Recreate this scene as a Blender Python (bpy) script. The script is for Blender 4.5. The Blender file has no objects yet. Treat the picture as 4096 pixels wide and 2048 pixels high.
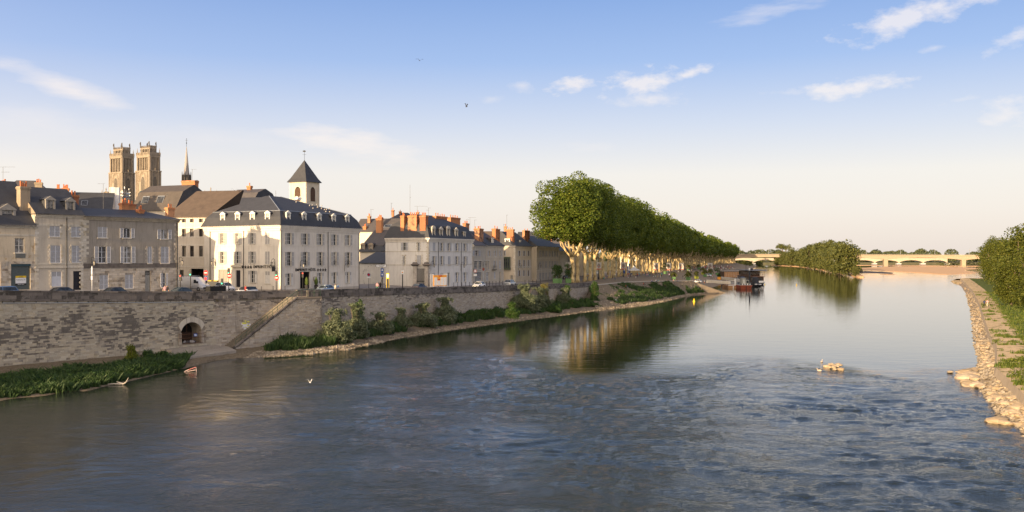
import bpy,math,random,bmesh
import numpy as np
from mathutils import noise as MN
from mathutils import Vector,Matrix
from mathutils.bvhtree import BVHTree
R = math.radians
rnd = random.Random(7)
SC = bpy.context.scene
COL = SC.collection
# ------------------------------------------------------------------ camera
CH = 14.0; FP = 3800.0; HY = 1026.0
cd = bpy.data.cameras.new('camera'); cam = bpy.data.objects.new('camera',cd); COL.objects.link(cam)
cam.location = (0,0,CH); cam.rotation_euler = (R(90),0,0)
cd.sensor_width = 36; cd.lens = 36 * FP / 4096; cd.shift_y = (HY - 1024) / 4096
cd.clip_start = 0.5; cd.clip_end = 12000
SC.camera = cam
SC.view_settings.view_transform = 'Standard'; SC.view_settings.look = 'None'
SC.view_settings.gamma = 1; SC.view_settings.use_curve_mapping = False
SC.view_settings.exposure = 0.83
SC.cycles.max_bounces = 5; SC.cycles.diffuse_bounces = 2; SC.cycles.glossy_bounces = 3
SC.cycles.transparent_max_bounces = 6; SC.cycles.caustics_reflective = False; SC.cycles.caustics_refractive = False
SC.cycles.sample_clamp_indirect = 4
# ------------------------------------------------------------------ sun and sky
SUN_EL = 8.0
sun_v = Vector((-0.55,-0.835,0)).normalized() * math.cos(R(SUN_EL)) + Vector((0,0,math.sin(R(SUN_EL))))
sl = bpy.data.lights.new('sun','SUN'); so = bpy.data.objects.new('sun',sl); COL.objects.link(so)
sl.energy = 5.0; sl.angle = R(0.6); sl.color = (1.0,0.72,0.42)
so.rotation_euler = sun_v.to_track_quat('Z','Y').to_euler(); so.location = (-60,-60,80)
W = bpy.data.worlds.new('World'); SC.world = W; W.use_nodes = True
nt = W.node_tree; nt.nodes.clear()
def wn(t,**k):
 n = nt.nodes.new(t)
 for a,b in k.items(): setattr(n,a,b)
 return n
def lk(a,b): nt.links.new(a,b)
def wm(op,a,b=None,c=None,clamp=False):
 n = wn('ShaderNodeMath',operation=op); n.use_clamp = clamp
 for i,v in enumerate((a,b,c)):
  if v is None: continue
  if isinstance(v,(int,float)): n.inputs[i].default_value = v
  else: lk(v,n.inputs[i])
 return n.outputs[0]
tc = wn('ShaderNodeTexCoord'); sep = wn('ShaderNodeSeparateXYZ'); lk(tc.outputs['Generated'],sep.inputs[0])
sky = wn('ShaderNodeTexSky',sky_type='NISHITA'); sky.sun_disc = False
sky.sun_elevation = R(SUN_EL); sky.sun_rotation = math.atan2(sun_v.x,sun_v.y) % (2 * math.pi)
sky.air_density = 1.0; sky.dust_density = 1.5; sky.ozone_density = 1.2
ramp = wn('ShaderNodeValToRGB'); er = ramp.color_ramp
el = wm('MAXIMUM',sep.outputs[2],0.0)
stops = [(0.0,(.78,.695,.64)),(.045,(.79,.73,.70)),(.085,(.78,.735,.72)),(.135,(.57,.61,.745)),(.20,(.31,.435,.73)),(.27,(.19,.32,.65)),(.5,(.125,.215,.44)),(1,(.09,.15,.32))]
er.elements[0].position = 0; er.elements[0].color = (*stops[0][1],1)
er.elements[1].position = 1; er.elements[1].color = (*stops[-1][1],1)
for p,c in stops[1:-1]:
 e = er.elements.new(p); e.color = (*c,1)
lk(el,ramp.inputs[0])
# clouds: (px, py, half width px, half height px, tilt deg, density, noise scale)
az = wm('ARCTAN2',sep.outputs[0],sep.outputs[1]); ev = wm('ARCSINE',sep.outputs[2])
clouds = [(270,355,250,48,-17,.42,0),(1400,575,330,70,-8,.65,0),(2300,345,120,42,6,.8,1),(2560,335,190,62,8,.8,1),(2760,295,105,26,14,.7,1),(2600,395,180,36,0,.42,1),(3430,345,260,46,7,.7,1),(3150,372,110,16,0,.3,1),(3640,70,330,70,14,.62,1),(3080,40,200,45,8,.35,0),(4040,160,110,40,20,.5,1),(4030,450,150,60,0,.5,1),(2090,340,60,34,0,.3,1),(1960,395,60,20,0,.22,1),(2370,585,130,34,0,.2,0),(150,480,420,90,-6,.18,0),(950,560,420,50,-3,.15,0),(3850,400,90,18,12,.3,1),(3740,190,70,16,10,.3,1)]
comb = wn('ShaderNodeCombineXYZ'); lk(az,comb.inputs[0]); lk(ev,comb.inputs[1])
def noise(sx,sy,rot,scale,detail,rough):
 mp = wn('ShaderNodeMapping'); lk(comb.outputs[0],mp.inputs[0]); mp.inputs['Scale'].default_value = (sx,sy,1); mp.inputs['Rotation'].default_value = (0,0,rot)
 n = wn('ShaderNodeTexNoise'); n.inputs['Scale'].default_value = scale; n.inputs['Detail'].default_value = detail; n.inputs['Roughness'].default_value = rough
 lk(mp.outputs[0],n.inputs[0]); return n.outputs[0]
nz = (noise(1,4.5,R(12),10,6,.6),noise(1,2.0,R(-8),26,7,.62))
tot = None
for (px,py,hw,hh,tilt,dens,kind) in clouds:
 a0 = math.atan((px - 2048) / FP); e0 = math.atan((HY - py) / FP * math.cos(a0))
 w = hw / FP; h = hh / FP; c,s = math.cos(R(tilt)),math.sin(R(tilt))
 da = wm('SUBTRACT',az,a0); de = wm('SUBTRACT',ev,e0)
 u = wm('MULTIPLY_ADD',da,c / w,wm('MULTIPLY',de,s / w)); v = wm('MULTIPLY_ADD',da,-s / h,wm('MULTIPLY',de,c / h))
 d = wm('SQRT',wm('MULTIPLY_ADD',u,u,wm('MULTIPLY',v,v)))
 m = wm('SUBTRACT',1.0,wm('MULTIPLY',d,.8),clamp=True)
 q = wm('MULTIPLY',wm('SUBTRACT',wm('MULTIPLY_ADD',m,.62,wm('MULTIPLY',nz[kind],1.7)),1.04 if kind else .98),2.9 * dens,clamp=True); q = wm('MULTIPLY',q,wm('MULTIPLY',m,5.0,clamp=True))
 tot = q if tot is None else wm('MAXIMUM',tot,q)
tot = wm('MINIMUM',tot,.8)
ccol = wn('ShaderNodeMixRGB'); ccol.inputs[1].default_value = (.88,.78,.72,1); ccol.inputs[2].default_value = (.80,.74,.76,1)
lk(wm('MULTIPLY',el,4.0,clamp=True),ccol.inputs[0])
mx = wn('ShaderNodeMixRGB'); lk(tot,mx.inputs[0]); lk(ramp.outputs[0],mx.inputs[1]); lk(ccol.outputs[0],mx.inputs[2])
sc_ = wn('ShaderNodeVectorMath',operation='SCALE'); lk(mx.outputs[0],sc_.inputs[0]); sc_.inputs[3].default_value = 5.9
m2 = wn('ShaderNodeMixRGB'); m2.inputs[0].default_value = .15; lk(sc_.outputs[0],m2.inputs[1]); lk(sky.outputs[0],m2.inputs[2])
dt = wn('ShaderNodeVectorMath',operation='DOT_PRODUCT'); lk(tc.outputs['Generated'],dt.inputs[0]); dt.inputs[1].default_value = sun_v
gl = wm('POWER',wm('MULTIPLY_ADD',dt.outputs[1],.5,.5,clamp=True),3.0)
gv = wn('ShaderNodeVectorMath',operation='SCALE'); gv.inputs[0].default_value = (11.8,8.9,5.3); lk(gl,gv.inputs[3])
ga_ = wn('ShaderNodeVectorMath',operation='ADD'); lk(m2.outputs[0],ga_.inputs[0]); lk(gv.outputs[0],ga_.inputs[1])
bg = wn('ShaderNodeBackground'); bg.inputs[1].default_value = .115; lk(ga_.outputs[0],bg.inputs[0])
wo = wn('ShaderNodeOutputWorld'); lk(bg.outputs[0],wo.inputs[0])
# ------------------------------------------------------------------ picture <-> place
def P(px,py,Y): return Vector(((px - 2048) / FP * Y,Y,CH - (py - HY) / FP * Y))
def G(px,py,z=0.0): return P(px,py,(CH - z) * FP / (py - HY))
# ------------------------------------------------------------------ materials
MATS = {}
class NB:
 def __init__(s,name):
  s.m = bpy.data.materials.new(name); s.m.use_nodes = True; s.t = s.m.node_tree; s.t.nodes.clear()
  s.b = s.n('ShaderNodeBsdfPrincipled'); o = s.n('ShaderNodeOutputMaterial'); s.l(s.b.outputs[0],o.inputs[0]); s.out = o
  s.pos = s.n('ShaderNodeNewGeometry')
 def n(s,t,**k):
  x = s.t.nodes.new(t)
  for a,b in k.items(): setattr(x,a,b)
  return x
 def l(s,a,b): s.t.links.new(a,b)
 def noise(s,scale,detail=5,rough=.6,stretch=(1,1,1),src=None,dist=0):
  mp = s.n('ShaderNodeMapping'); s.l(src or s.pos.outputs['Position'],mp.inputs[0]); mp.inputs['Scale'].default_value = stretch
  x = s.n('ShaderNodeTexNoise'); x.inputs['Scale'].default_value = scale; x.inputs['Detail'].default_value = detail
  x.inputs['Roughness'].default_value = rough; x.inputs['Distortion'].default_value = dist; s.l(mp.outputs[0],x.inputs[0]); return x.outputs[0]
 def ramp(s,f,st):
  r = s.n('ShaderNodeValToRGB'); e = r.color_ramp.elements
  e[0].position = st[0][0]; e[1].position = st[-1][0]
  cc = lambda c: (*c,1) if isinstance(c,tuple) else (c,c,c,1)
  e[0].color = cc(st[0][1]); e[1].color = cc(st[-1][1])
  for p,c in st[1:-1]: e.new(p).color = cc(c)
  s.l(f,r.inputs[0]); return r.outputs[0]
 def mix(s,f,a,b,mode='MIX'):
  x = s.n('ShaderNodeMixRGB',blend_type=mode)
  for i,v in enumerate((f,a,b)):
   if isinstance(v,(int,float)): x.inputs[i].default_value = v if i == 0 else (v,v,v,1)
   elif isinstance(v,tuple): x.inputs[i].default_value = (*v,1)
   else: s.l(v,x.inputs[i])
  return x.outputs[0]
 def math(s,op,a,b=0.0,clamp=False):
  x = s.n('ShaderNodeMath',operation=op); x.use_clamp = clamp
  for i,v in enumerate((a,b)):
   if isinstance(v,(int,float)): x.inputs[i].default_value = v
   else: s.l(v,x.inputs[i])
  return x.outputs[0]
 def col(s,v):
  if isinstance(v,tuple): s.b.inputs['Base Color'].default_value = (*v,1)
  else: s.l(v,s.b.inputs['Base Color'])
 def rough(s,v,spec=None):
  s.b.inputs['Roughness'].default_value = v
  if spec is not None: s.b.inputs['Specular IOR Level'].default_value = spec
 def bump(s,h,strength=.3,dist=.05):
  x = s.n('ShaderNodeBump'); x.inputs['Strength'].default_value = strength; x.inputs['Distance'].default_value = dist
  s.l(h,x.inputs['Height']); s.l(x.outputs[0],s.b.inputs['Normal'])
def simple(name,c,rough=.6,var=.12,scale=3,metal=0,spec=.3,bump=0):
 if name in MATS: return MATS[name]
 b = NB(name); n = b.noise(scale)
 lo = tuple(x * (1 - var) for x in c); hi = tuple(min(1,x * (1 + var)) for x in c)
 b.col(b.ramp(n,[(.3,lo),(.7,hi)])); b.rough(rough,spec); b.b.inputs['Metallic'].default_value = metal
 if bump: b.bump(n,bump,.03)
 MATS[name] = b.m; return b.m
def wallmat(name,c,dirt,amt=.5,patch=None,pscale=.25,pthr=.55,grain=.05):
 """plaster or ashlar: large cloudy tone changes, vertical rain streaks, flaked patches, fine grain"""
 b = NB(name)
 n1 = b.noise(.35,6,.6); n2 = b.noise(1.2,6,.7,(1.6,1.6,.18)); n3 = b.noise(9,4,.6)
 base = b.ramp(n1,[(.3,tuple(x * .88 for x in c)),(.7,tuple(min(1,x * 1.07) for x in c))])
 if patch: base = b.mix(b.ramp(b.noise(pscale,7,.62,dist=.6),[(pthr,0.0),(pthr + .05,1.0)]),base,patch)
 st = b.math('MULTIPLY',b.ramp(n2,[(.5,0.0),(.75,1.0)]),amt)
 base = b.mix(st,base,dirt)
 base = b.mix(grain * 4,base,b.ramp(n3,[(.3,.25),(.7,.8)]),'SOFT_LIGHT')
 b.col(base); b.rough(.85,.15); b.bump(b.mix(.5,n3,n2),.35,.02)
 MATS[name] = b.m; return b.m
def stonemat(name,cols,dark,lichen=None,island=True,stain=.5,sscale=.16,zone=None):
 """cut stone: every block has its own tone (per island / per object), black weathering and lichen on top"""
 b = NB(name)
 r1 = b.pos.outputs['Random Per Island']; oi = b.n('ShaderNodeObjectInfo')
 r = b.math('FRACT',b.math('ADD',r1,b.math('MULTIPLY',oi.outputs['Random'],7.3)))
 base = b.ramp(r,[(i / (len(cols) - 1),c) for i,c in enumerate(cols)])
 n1 = b.noise(sscale,8,.68,dist=.8); n2 = b.noise(.9,7,.72,(1.5,1.5,.22)); n3 = b.noise(7,5,.65)
 k = b.math('ADD',n1,b.math('MULTIPLY',b.math('SUBTRACT',r,.5),.24))
 if zone:
  sx = b.n('ShaderNodeSeparateXYZ'); b.l(b.pos.outputs['Position'],sx.inputs[0])
  zz = b.ramp(b.math('DIVIDE',sx.outputs[2],10.0),zone); k = b.math('ADD',k,b.math('SUBTRACT',zz,.5))
 base = b.mix(b.ramp(k,[(stain,0.0),(stain + .09,.86)]),base,dark)
 base = b.mix(b.math('MULTIPLY',b.ramp(n2,[(.56,0.0),(.72,1.0)]),.6),base,tuple(x * .6 for x in dark))
 if lichen: base = b.mix(b.ramp(b.noise(.45,6,.7),[(.62,0.0),(.74,.55)]),base,lichen)
 base = b.mix(.25,base,b.ramp(n3,[(.3,.2),(.7,.85)]),'SOFT_LIGHT')
 b.col(base); b.rough(.9,.12); b.bump(b.mix(.5,n3,b.noise(25,3)),.5,.03)
 MATS[name] = b.m; return b.m
def slatemat(name,c,moss=None,course=.22,mthr=.62):
 b = NB(name); sx = b.n('ShaderNodeSeparateXYZ'); b.l(b.pos.outputs['Position'],sx.inputs[0])
 w = b.math('FRACT',b.math('MULTIPLY',sx.outputs[2],1 / course)); n = b.noise(1.1,5,.6); n2 = b.noise(14,2,.5,(1,1,3))
 base = b.ramp(b.mix(.5,n,n2),[(.32,tuple(x * .72 for x in c)),(.68,tuple(x * 1.28 for x in c))])
 base = b.mix(b.ramp(w,[(0,.35),(.12,0.0)]),base,tuple(x * .45 for x in c))
 if moss: base = b.mix(b.ramp(b.noise(.5,7,.7,(1,1,.5)),[(mthr,0.0),(mthr + .1,.8)]),base,moss)
 b.col(base); b.rough(.62,.35); b.bump(b.mix(.4,w,n2),.4,.02); MATS[name] = b.m; return b.m
def leafmat(name,c1,c2,c3,trans=.3):
 b = NB(name); r = b.pos.outputs['Random Per Island']; n = b.noise(.22,3)
 base = b.ramp(b.mix(.45,r,n),[(.2,c1),(.5,c2),(.8,c3)])
 b.col(base); b.rough(.55,.25)
 tr = b.n('ShaderNodeBsdfTranslucent'); b.l(b.mix(1.0,base,(1.25,1.15,.55),'MULTIPLY'),tr.inputs[0])
 ms = b.n('ShaderNodeMixShader'); ms.inputs[0].default_value = trans; b.l(b.b.outputs[0],ms.inputs[1]); b.l(tr.outputs[0],ms.inputs[2]); b.l(ms.outputs[0],b.out.inputs[0])
 MATS[name] = b.m; return b.m
def emit(name,c,s):
 b = NB(name); b.col((c[0] * .5,c[1] * .5,c[2] * .5)); b.b.inputs['Emission Color'].default_value = (*c,1); b.b.inputs['Emission Strength'].default_value = s; MATS[name] = b.m; return b.m
def glassmat(name,c=(.018,.02,.024),rough=.06):
 b = NB(name); b.col(b.ramp(b.noise(1.3,3),[(.4,c),(.65,tuple(x * 3.2 for x in c))])); b.rough(rough,.5)
 b.bump(b.noise(1.1,2),.08,.05); MATS[name] = b.m; return b.m
M_glass = glassmat('window_glass'); M_glass2 = glassmat('curtained_glass',(.11,.105,.10),.12); M_carglass = glassmat('car_glass',(.02,.025,.03),.03)
M_shorestone = stonemat('shore_stone',[(.20,.165,.12),(.30,.25,.18),(.38,.33,.26),(.15,.12,.09)],(.08,.065,.05),None,stain=.55,sscale=.6)
M_slate = slatemat('blue_slate',(.050,.052,.059)); M_slate_w = slatemat('weathered_slate',(.085,.078,.078),(.11,.105,.085),.2,.58)
M_slate_b = slatemat('brown_tiles',(.105,.078,.058),(.06,.045,.035),.25,.6); M_slate_l = slatemat('lichen_slate',(.085,.072,.062),(.22,.20,.17),.2,.63)
M_slate_p = slatemat('pale_slate',(.115,.10,.096),None,.2)
M_zinc = simple('zinc',(.25,.27,.30),.45,.15,2,.4)
M_brick = stonemat('chimney_brick',[(.42,.17,.08),(.50,.23,.11),(.34,.13,.07),(.52,.27,.15)],(.11,.08,.06),None,stain=.60,sscale=.9)
M_pot = simple('terracotta',(.47,.16,.07),.8,.25,6)
M_render = wallmat('chimney_render',(.33,.27,.20),(.12,.10,.08),.8)
M_hotel = wallmat('pale_hotel_stone',(.72,.665,.58),(.42,.36,.29),.6)
M_hotel2 = wallmat('pale_hotel_render',(.80,.75,.67),(.50,.45,.38),.35)
M_beige = wallmat('beige_render',(.66,.59,.49),(.38,.31,.24),.45)
M_white = wallmat('white_render',(.74,.71,.66),(.42,.38,.33),.6)
M_patchy = wallmat('peeling_white_render',(.66,.63,.59),(.36,.33,.30),.5,(.33,.31,.30),.42,.57)
M_b1 = wallmat('ochre_render',(.60,.51,.38),(.22,.18,.13),.6,(.45,.33,.2),.5,.56)
M_b2 = wallmat('tan_render',(.55,.49,.40),(.25,.21,.17),.5)
M_b3 = wallmat('grey_cement_render',(.34,.305,.26),(.13,.115,.09),.75,(.48,.43,.34),.35,.60)
M_tuff = wallmat('tuffeau_trim',(.60,.55,.46),(.22,.19,.16),.7)
M_tan2 = wallmat('tan_ashlar',(.50,.45,.37),(.22,.19,.15),.55,(.35,.31,.25),.3,.6)
M_tan3 = wallmat('warm_ashlar',(.53,.46,.36),(.25,.21,.16),.45)
M_quoin = stonemat('quoin_stone',[(.60,.55,.46),(.52,.47,.38),(.66,.61,.53),(.50,.43,.31)],(.25,.22,.18),None,stain=.64,sscale=.5)
M_block = stonemat('house_ashlar',[(.50,.44,.36),(.43,.38,.31),(.57,.51,.43),(.38,.32,.24)],(.20,.17,.14),None,stain=.60,sscale=.4)
M_quay = stonemat('quay_stone',[(.42,.37,.29),(.47,.415,.32),(.36,.32,.26),(.53,.46,.34),(.43,.385,.31),(.54,.49,.39),(.33,.30,.255),(.47,.395,.27)],(.12,.108,.10),(.21,.15,.05),stain=.525,sscale=.13,zone=[(0,.40),(.25,.47),(.50,.60),(.66,.47),(.85,.42),(.95,.6)])
M_quay2 = stonemat('pale_quay_stone',[(.40,.35,.29),(.50,.44,.36),(.33,.28,.23),(.46,.39,.30),(.37,.33,.29),(.54,.48,.40)],(.12,.105,.095),None,stain=.585,sscale=.12,zone=[(0,.40),(.55,.47),(.75,.62)])
M_mortar = wallmat('quay_mortar',(.31,.27,.215),(.11,.10,.09),.7)
M_parapet = stonemat('parapet_stone',[(.17,.15,.135),(.23,.20,.175),(.13,.115,.105),(.27,.24,.21)],(.065,.058,.052),(.10,.085,.035),stain=.53,sscale=.5)
M_asphalt = simple('asphalt',(.062,.060,.060),.9,.25,1.2)
M_pave = simple('pavement_concrete',(.26,.235,.21),.9,.15,.8)
M_paint = simple('road_paint',(.55,.54,.50),.7,.2,6)
M_iron = simple('black_iron',(.02,.021,.023),.5,.3,9)
M_green_iron = simple('green_railing_paint',(.045,.085,.06),.55,.3,6)
M_rust = simple('rusty_iron',(.10,.05,.03),.85,.4,9)
M_whitewood = simple('white_frame_paint',(.66,.68,.72),.55,.06,4)
M_wframe2 = simple('cream_frame_paint',(.74,.72,.66),.55,.06,4)
M_shut = simple('pale_shutter_paint',(.56,.575,.61),.6,.1,2); M_shutp = simple('shutter_louvre',(.38,.375,.38),.7,.15,5)
M_shut2 = simple('cream_shutter_paint',(.62,.60,.56),.6,.08,2); M_shutp2 = simple('cream_shutter_louvre',(.39,.37,.35),.7,.12,5)
M_doord = simple('dark_door_paint',(.022,.022,.028),.5,.3,3); M_doorg = simple('grey_door_paint',(.30,.29,.26),.6,.1,3)
M_roller = simple('roller_steel',(.115,.135,.13),.45,.12,4,.3)
M_yellow = simple('yellow_paint',(.75,.52,.03),.4,.05); M_red = simple('red_paint',(.50,.03,.03),.4,.05); M_blue = simple('blue_paint',(.03,.10,.35),.4,.05)
M_wp = simple('white_paint',(.78,.78,.77),.4,.05); M_orange = simple('poster_orange',(.80,.36,.05),.5,.05)
M_steel = simple('galvanised_steel',(.42,.44,.46),.4,.15,5,.6)
M_green_tub = simple('green_tub_paint',(.11,.22,.08),.6,.12,3); M_lime = simple('lime_tub_paint',(.42,.46,.06),.6,.1,3)
M_tyre = simple('tyre_rubber',(.015,.015,.016),.85,.2,9)
M_bark = NB('plane_bark')
_n = M_bark.noise(1.1,4,.55,(1.3,1.3,.7)); M_bark.col(M_bark.ramp(_n,[(.36,(.22,.165,.085)),(.48,(.46,.36,.19)),(.62,(.62,.49,.27))])); M_bark.rough(.85,.1); M_bark.bump(_n,.4,.05); M_bark = M_bark.m
M_wood = simple('grey_branch_wood',(.16,.12,.085),.9,.3,4)
M_plank = simple('warm_planks',(.42,.24,.12),.75,.25,2); M_darkwood = simple('dark_boat_wood',(.085,.05,.035),.6,.25,2)
M_leaf = leafmat('plane_leaves',(.052,.088,.012),(.100,.145,.018),(.18,.205,.028),.35)
M_leaf_d = leafmat('poplar_leaves',(.055,.075,.012),(.095,.115,.018),(.16,.165,.028),.35)
M_willow = leafmat('willow_leaves',(.075,.098,.052),(.125,.155,.09),(.20,.225,.145),.2)
M_bush = leafmat('bush_leaves',(.022,.052,.012),(.04,.085,.018),(.07,.12,.026),.2)
M_grass = leafmat('grass_blades',(.018,.042,.012),(.032,.068,.018),(.06,.095,.028),.15)
M_grassr = leafmat('warm_grass_blades',(.05,.085,.012),(.09,.13,.02),(.16,.17,.035),.3)
M_palm = leafmat('palm_fronds',(.05,.065,.015),(.10,.11,.02),(.17,.16,.03),.2)
M_far = leafmat('far_leaves',(.050,.068,.030),(.078,.096,.042),(.12,.125,.052),.15)
M_isl = leafmat('island_leaves',(.060,.075,.024),(.10,.115,.032),(.16,.16,.04),.25)
def groundmat(name,cols,scale,grass=None,thr=.55,gs=.3):
 b = NB(name); n = b.noise(scale,8,.7); n2 = b.noise(gs,6,.65); n3 = b.noise(scale * 6,3)
 base = b.ramp(n,[(.3 + .4 * i / (len(cols) - 1),c) for i,c in enumerate(cols)])
 if grass: base = b.mix(b.ramp(n2,[(thr,0.0),(thr + .06,1.0)]),base,grass)
 b.col(base); b.rough(.95,.08); b.bump(b.mix(.5,n,n3),.6,.06); MATS[name] = b.m; return b.m
M_gravel = groundmat('shore_gravel',[(.07,.055,.035),(.17,.135,.09),(.27,.22,.155)],3.5)
M_earth = groundmat('cobbled_bank',[(.11,.09,.06),(.19,.155,.11),(.25,.205,.15)],2.2,(.045,.065,.018),.52,.12)
M_plaza = groundmat('plaza_paving',[(.22,.175,.12),(.27,.215,.15),(.32,.26,.185)],.6)
M_sand = groundmat('river_sand',[(.56,.35,.18),(.66,.42,.23),(.72,.48,.28)],.25)
M_dike = groundmat('dike_path',[(.46,.33,.17),(.60,.44,.25),(.68,.52,.32)],1.6,(.16,.15,.05),.54,.5)
M_dgrass = groundmat('dike_turf',[(.07,.10,.02),(.10,.13,.028),(.21,.19,.07)],1.1)
M_land = groundmat('far_land',[(.10,.10,.05),(.14,.13,.07),(.18,.15,.09)],.05)
M_rock = stonemat('limestone_rock',[(.38,.29,.19),(.47,.37,.25),(.30,.23,.15),(.54,.44,.31)],(.16,.125,.085),None,stain=.66,sscale=1.0)
M_conc = wallmat('pale_concrete',(.36,.285,.205),(.30,.25,.19),.35); M_conc2 = wallmat('white_arch_stone',(.44,.37,.29),(.35,.29,.23),.3)
M_goth = wallmat('gothic_limestone',(.31,.26,.205),(.10,.085,.07),1.0)
M_gothd = simple('gothic_shadowed_lead',(.10,.09,.08),.8,.3,2)  # one even dark tone for lancets, statues and spire parts
# ------------------------------------------------------------------ mesh builder
class MB:
 def __init__(s): s.v = []; s.f = []; s.m = []
 def quad(s,a,b,c,d,m=0):
  i = len(s.v); s.v += [tuple(a),tuple(b),tuple(c),tuple(d)]; s.f.append((i,i + 1,i + 2,i + 3)); s.m.append(m)
 def tri(s,a,b,c,m=0):
  i = len(s.v); s.v += [tuple(a),tuple(b),tuple(c)]; s.f.append((i,i + 1,i + 2)); s.m.append(m)
 def poly(s,pts,m=0):
  i = len(s.v); s.v += [tuple(p) for p in pts]; s.f.append(tuple(range(i,i + len(pts)))); s.m.append(m)
 def hexa(s,p,m=0):      # 8 points: bottom 4 ccw, top 4 ccw
  i = len(s.v); s.v += [tuple(q) for q in p]
  for f in ((3,2,1,0),(4,5,6,7),(0,1,5,4),(1,2,6,5),(2,3,7,6),(3,0,4,7)):
   s.f.append(tuple(i + k for k in f)); s.m.append(m)
 def box(s,x0,x1,y0,y1,z0,z1,m=0):
  s.hexa([(x0,y0,z0),(x1,y0,z0),(x1,y1,z0),(x0,y1,z0),(x0,y0,z1),(x1,y0,z1),(x1,y1,z1),(x0,y1,z1)],m)
 def taper(s,x0,x1,y0,y1,z0,z1,k,m=0):
  cx,cy = (x0 + x1) / 2,(y0 + y1) / 2; q = lambda x,y: (cx + (x - cx) * k,cy + (y - cy) * k)
  s.hexa([(x0,y0,z0),(x1,y0,z0),(x1,y1,z0),(x0,y1,z0),(*q(x0,y0),z1),(*q(x1,y0),z1),(*q(x1,y1),z1),(*q(x0,y1),z1)],m)
 def ring(s,c,ax,r,n):
  ax = Vector(ax).normalized(); u = ax.orthogonal().normalized(); w = ax.cross(u)
  return [Vector(c) + (u * math.cos(2 * math.pi * k / n) + w * math.sin(2 * math.pi * k / n)) * r for k in range(n)]
 def tube(s,pts,rad,n=6,m=0,cap=True):
  pts = [Vector(p) for p in pts]; rad = rad if isinstance(rad,(list,tuple)) else [rad] * len(pts)
  base = len(s.v); u = None
  for k,p in enumerate(pts):
   ax = (pts[min(k + 1,len(pts) - 1)] - pts[max(k - 1,0)]).normalized()
   u = ax.orthogonal().normalized() if u is None else (u - ax * u.dot(ax)).normalized()
   w = ax.cross(u)
   for j in range(n):
    a = 2 * math.pi * j / n; s.v.append(tuple(p + (u * math.cos(a) + w * math.sin(a)) * rad[k]))
  for k in range(len(pts) - 1):
   for j in range(n):
    a = base + k * n + j; b = base + k * n + (j + 1) % n
    s.f.append((a,b,b + n,a + n)); s.m.append(m)
  if cap:
   s.f.append(tuple(base + j for j in reversed(range(n)))); s.m.append(m)
   e = base + (len(pts) - 1) * n; s.f.append(tuple(e + j for j in range(n))); s.m.append(m)
 def lathe(s,prof,c=(0,0,0),n=10,m=0,a0=0,sx=1,sy=1):
  base = len(s.v)
  for r,z in prof:
   for j in range(n):
    a = a0 + 2 * math.pi * j / n; s.v.append((c[0] + r * math.cos(a) * sx,c[1] + r * math.sin(a) * sy,c[2] + z))
  for k in range(len(prof) - 1):
   for j in range(n):
    a = base + k * n + j; b = base + k * n + (j + 1) % n
    s.f.append((a,b,b + n,a + n)); s.m.append(m)
  s.f.append(tuple(base + j for j in reversed(range(n)))); s.m.append(m)
  e = base + (len(prof) - 1) * n; s.f.append(tuple(e + j for j in range(n))); s.m.append(m)
 def mesh(s,name,mats,off=None,smooth=False):
  me = bpy.data.meshes.new(name)
  vs = s.v if off is None else [(a - off[0],b - off[1],c - off[2]) for a,b,c in s.v]
  me.from_pydata(vs,[],s.f)
  for m in (mats if isinstance(mats,(list,tuple)) else [mats]): me.materials.append(m)
  if any(s.m): me.polygons.foreach_set('material_index',s.m)
  if smooth: me.polygons.foreach_set('use_smooth',[True] * len(s.f))
  me.update(); return me
KIDS = {}
def link(name,me,parent=None,loc=(0,0,0),rz=0,scale=None):
 o = bpy.data.objects.new(name,me); COL.objects.link(o); o.parent = parent; o.location = loc; o.rotation_euler = (0,0,rz)
 if scale: o.scale = scale
 if parent: KIDS.setdefault(parent.name,[]).append(o)
 return o
def thing(name,label,cat,loc=(0,0,0),group=None,rz=0,me=None):
 o = link(name,me,None,loc,rz); o['label'] = label; o['category'] = cat; o['kind'] = 'thing'
 if group: o['group'] = group
 return o
def part(name,mb,mats,root,label=None,smooth=False,stuff=False):
 """mb holds world coordinates; the part sits at its root's origin"""
 if not mb.f: return None
 w = root; off = Vector((0,0,0))
 while w is not None: off += w.location; w = w.parent
 o = link(name,mb.mesh(name,mats,off,smooth),root)
 if label: o['label'] = label
 if stuff: o['kind'] = 'stuff'
 return o
def structure(name,mb,mats,smooth=False):
 o = link(name,mb.mesh(name,mats,None,smooth)); o['kind'] = 'structure'; return o
def stuff(name,me,label,cat):
 o = link(name,me); o['kind'] = 'stuff'; o['label'] = label; o['category'] = cat; return o
def copy_tree(o,parent=None,loc=None,rz=None,scale=None):
 c = o.copy(); COL.objects.link(c); c.parent = parent
 if parent: KIDS.setdefault(parent.name,[]).append(c)
 if loc is not None: c.location = loc
 if rz is not None: c.rotation_euler = (0,0,rz)
 if scale is not None: c.scale = scale
 for ch in list(KIDS.get(o.name,[])): copy_tree(ch,c)
 return c
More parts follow.
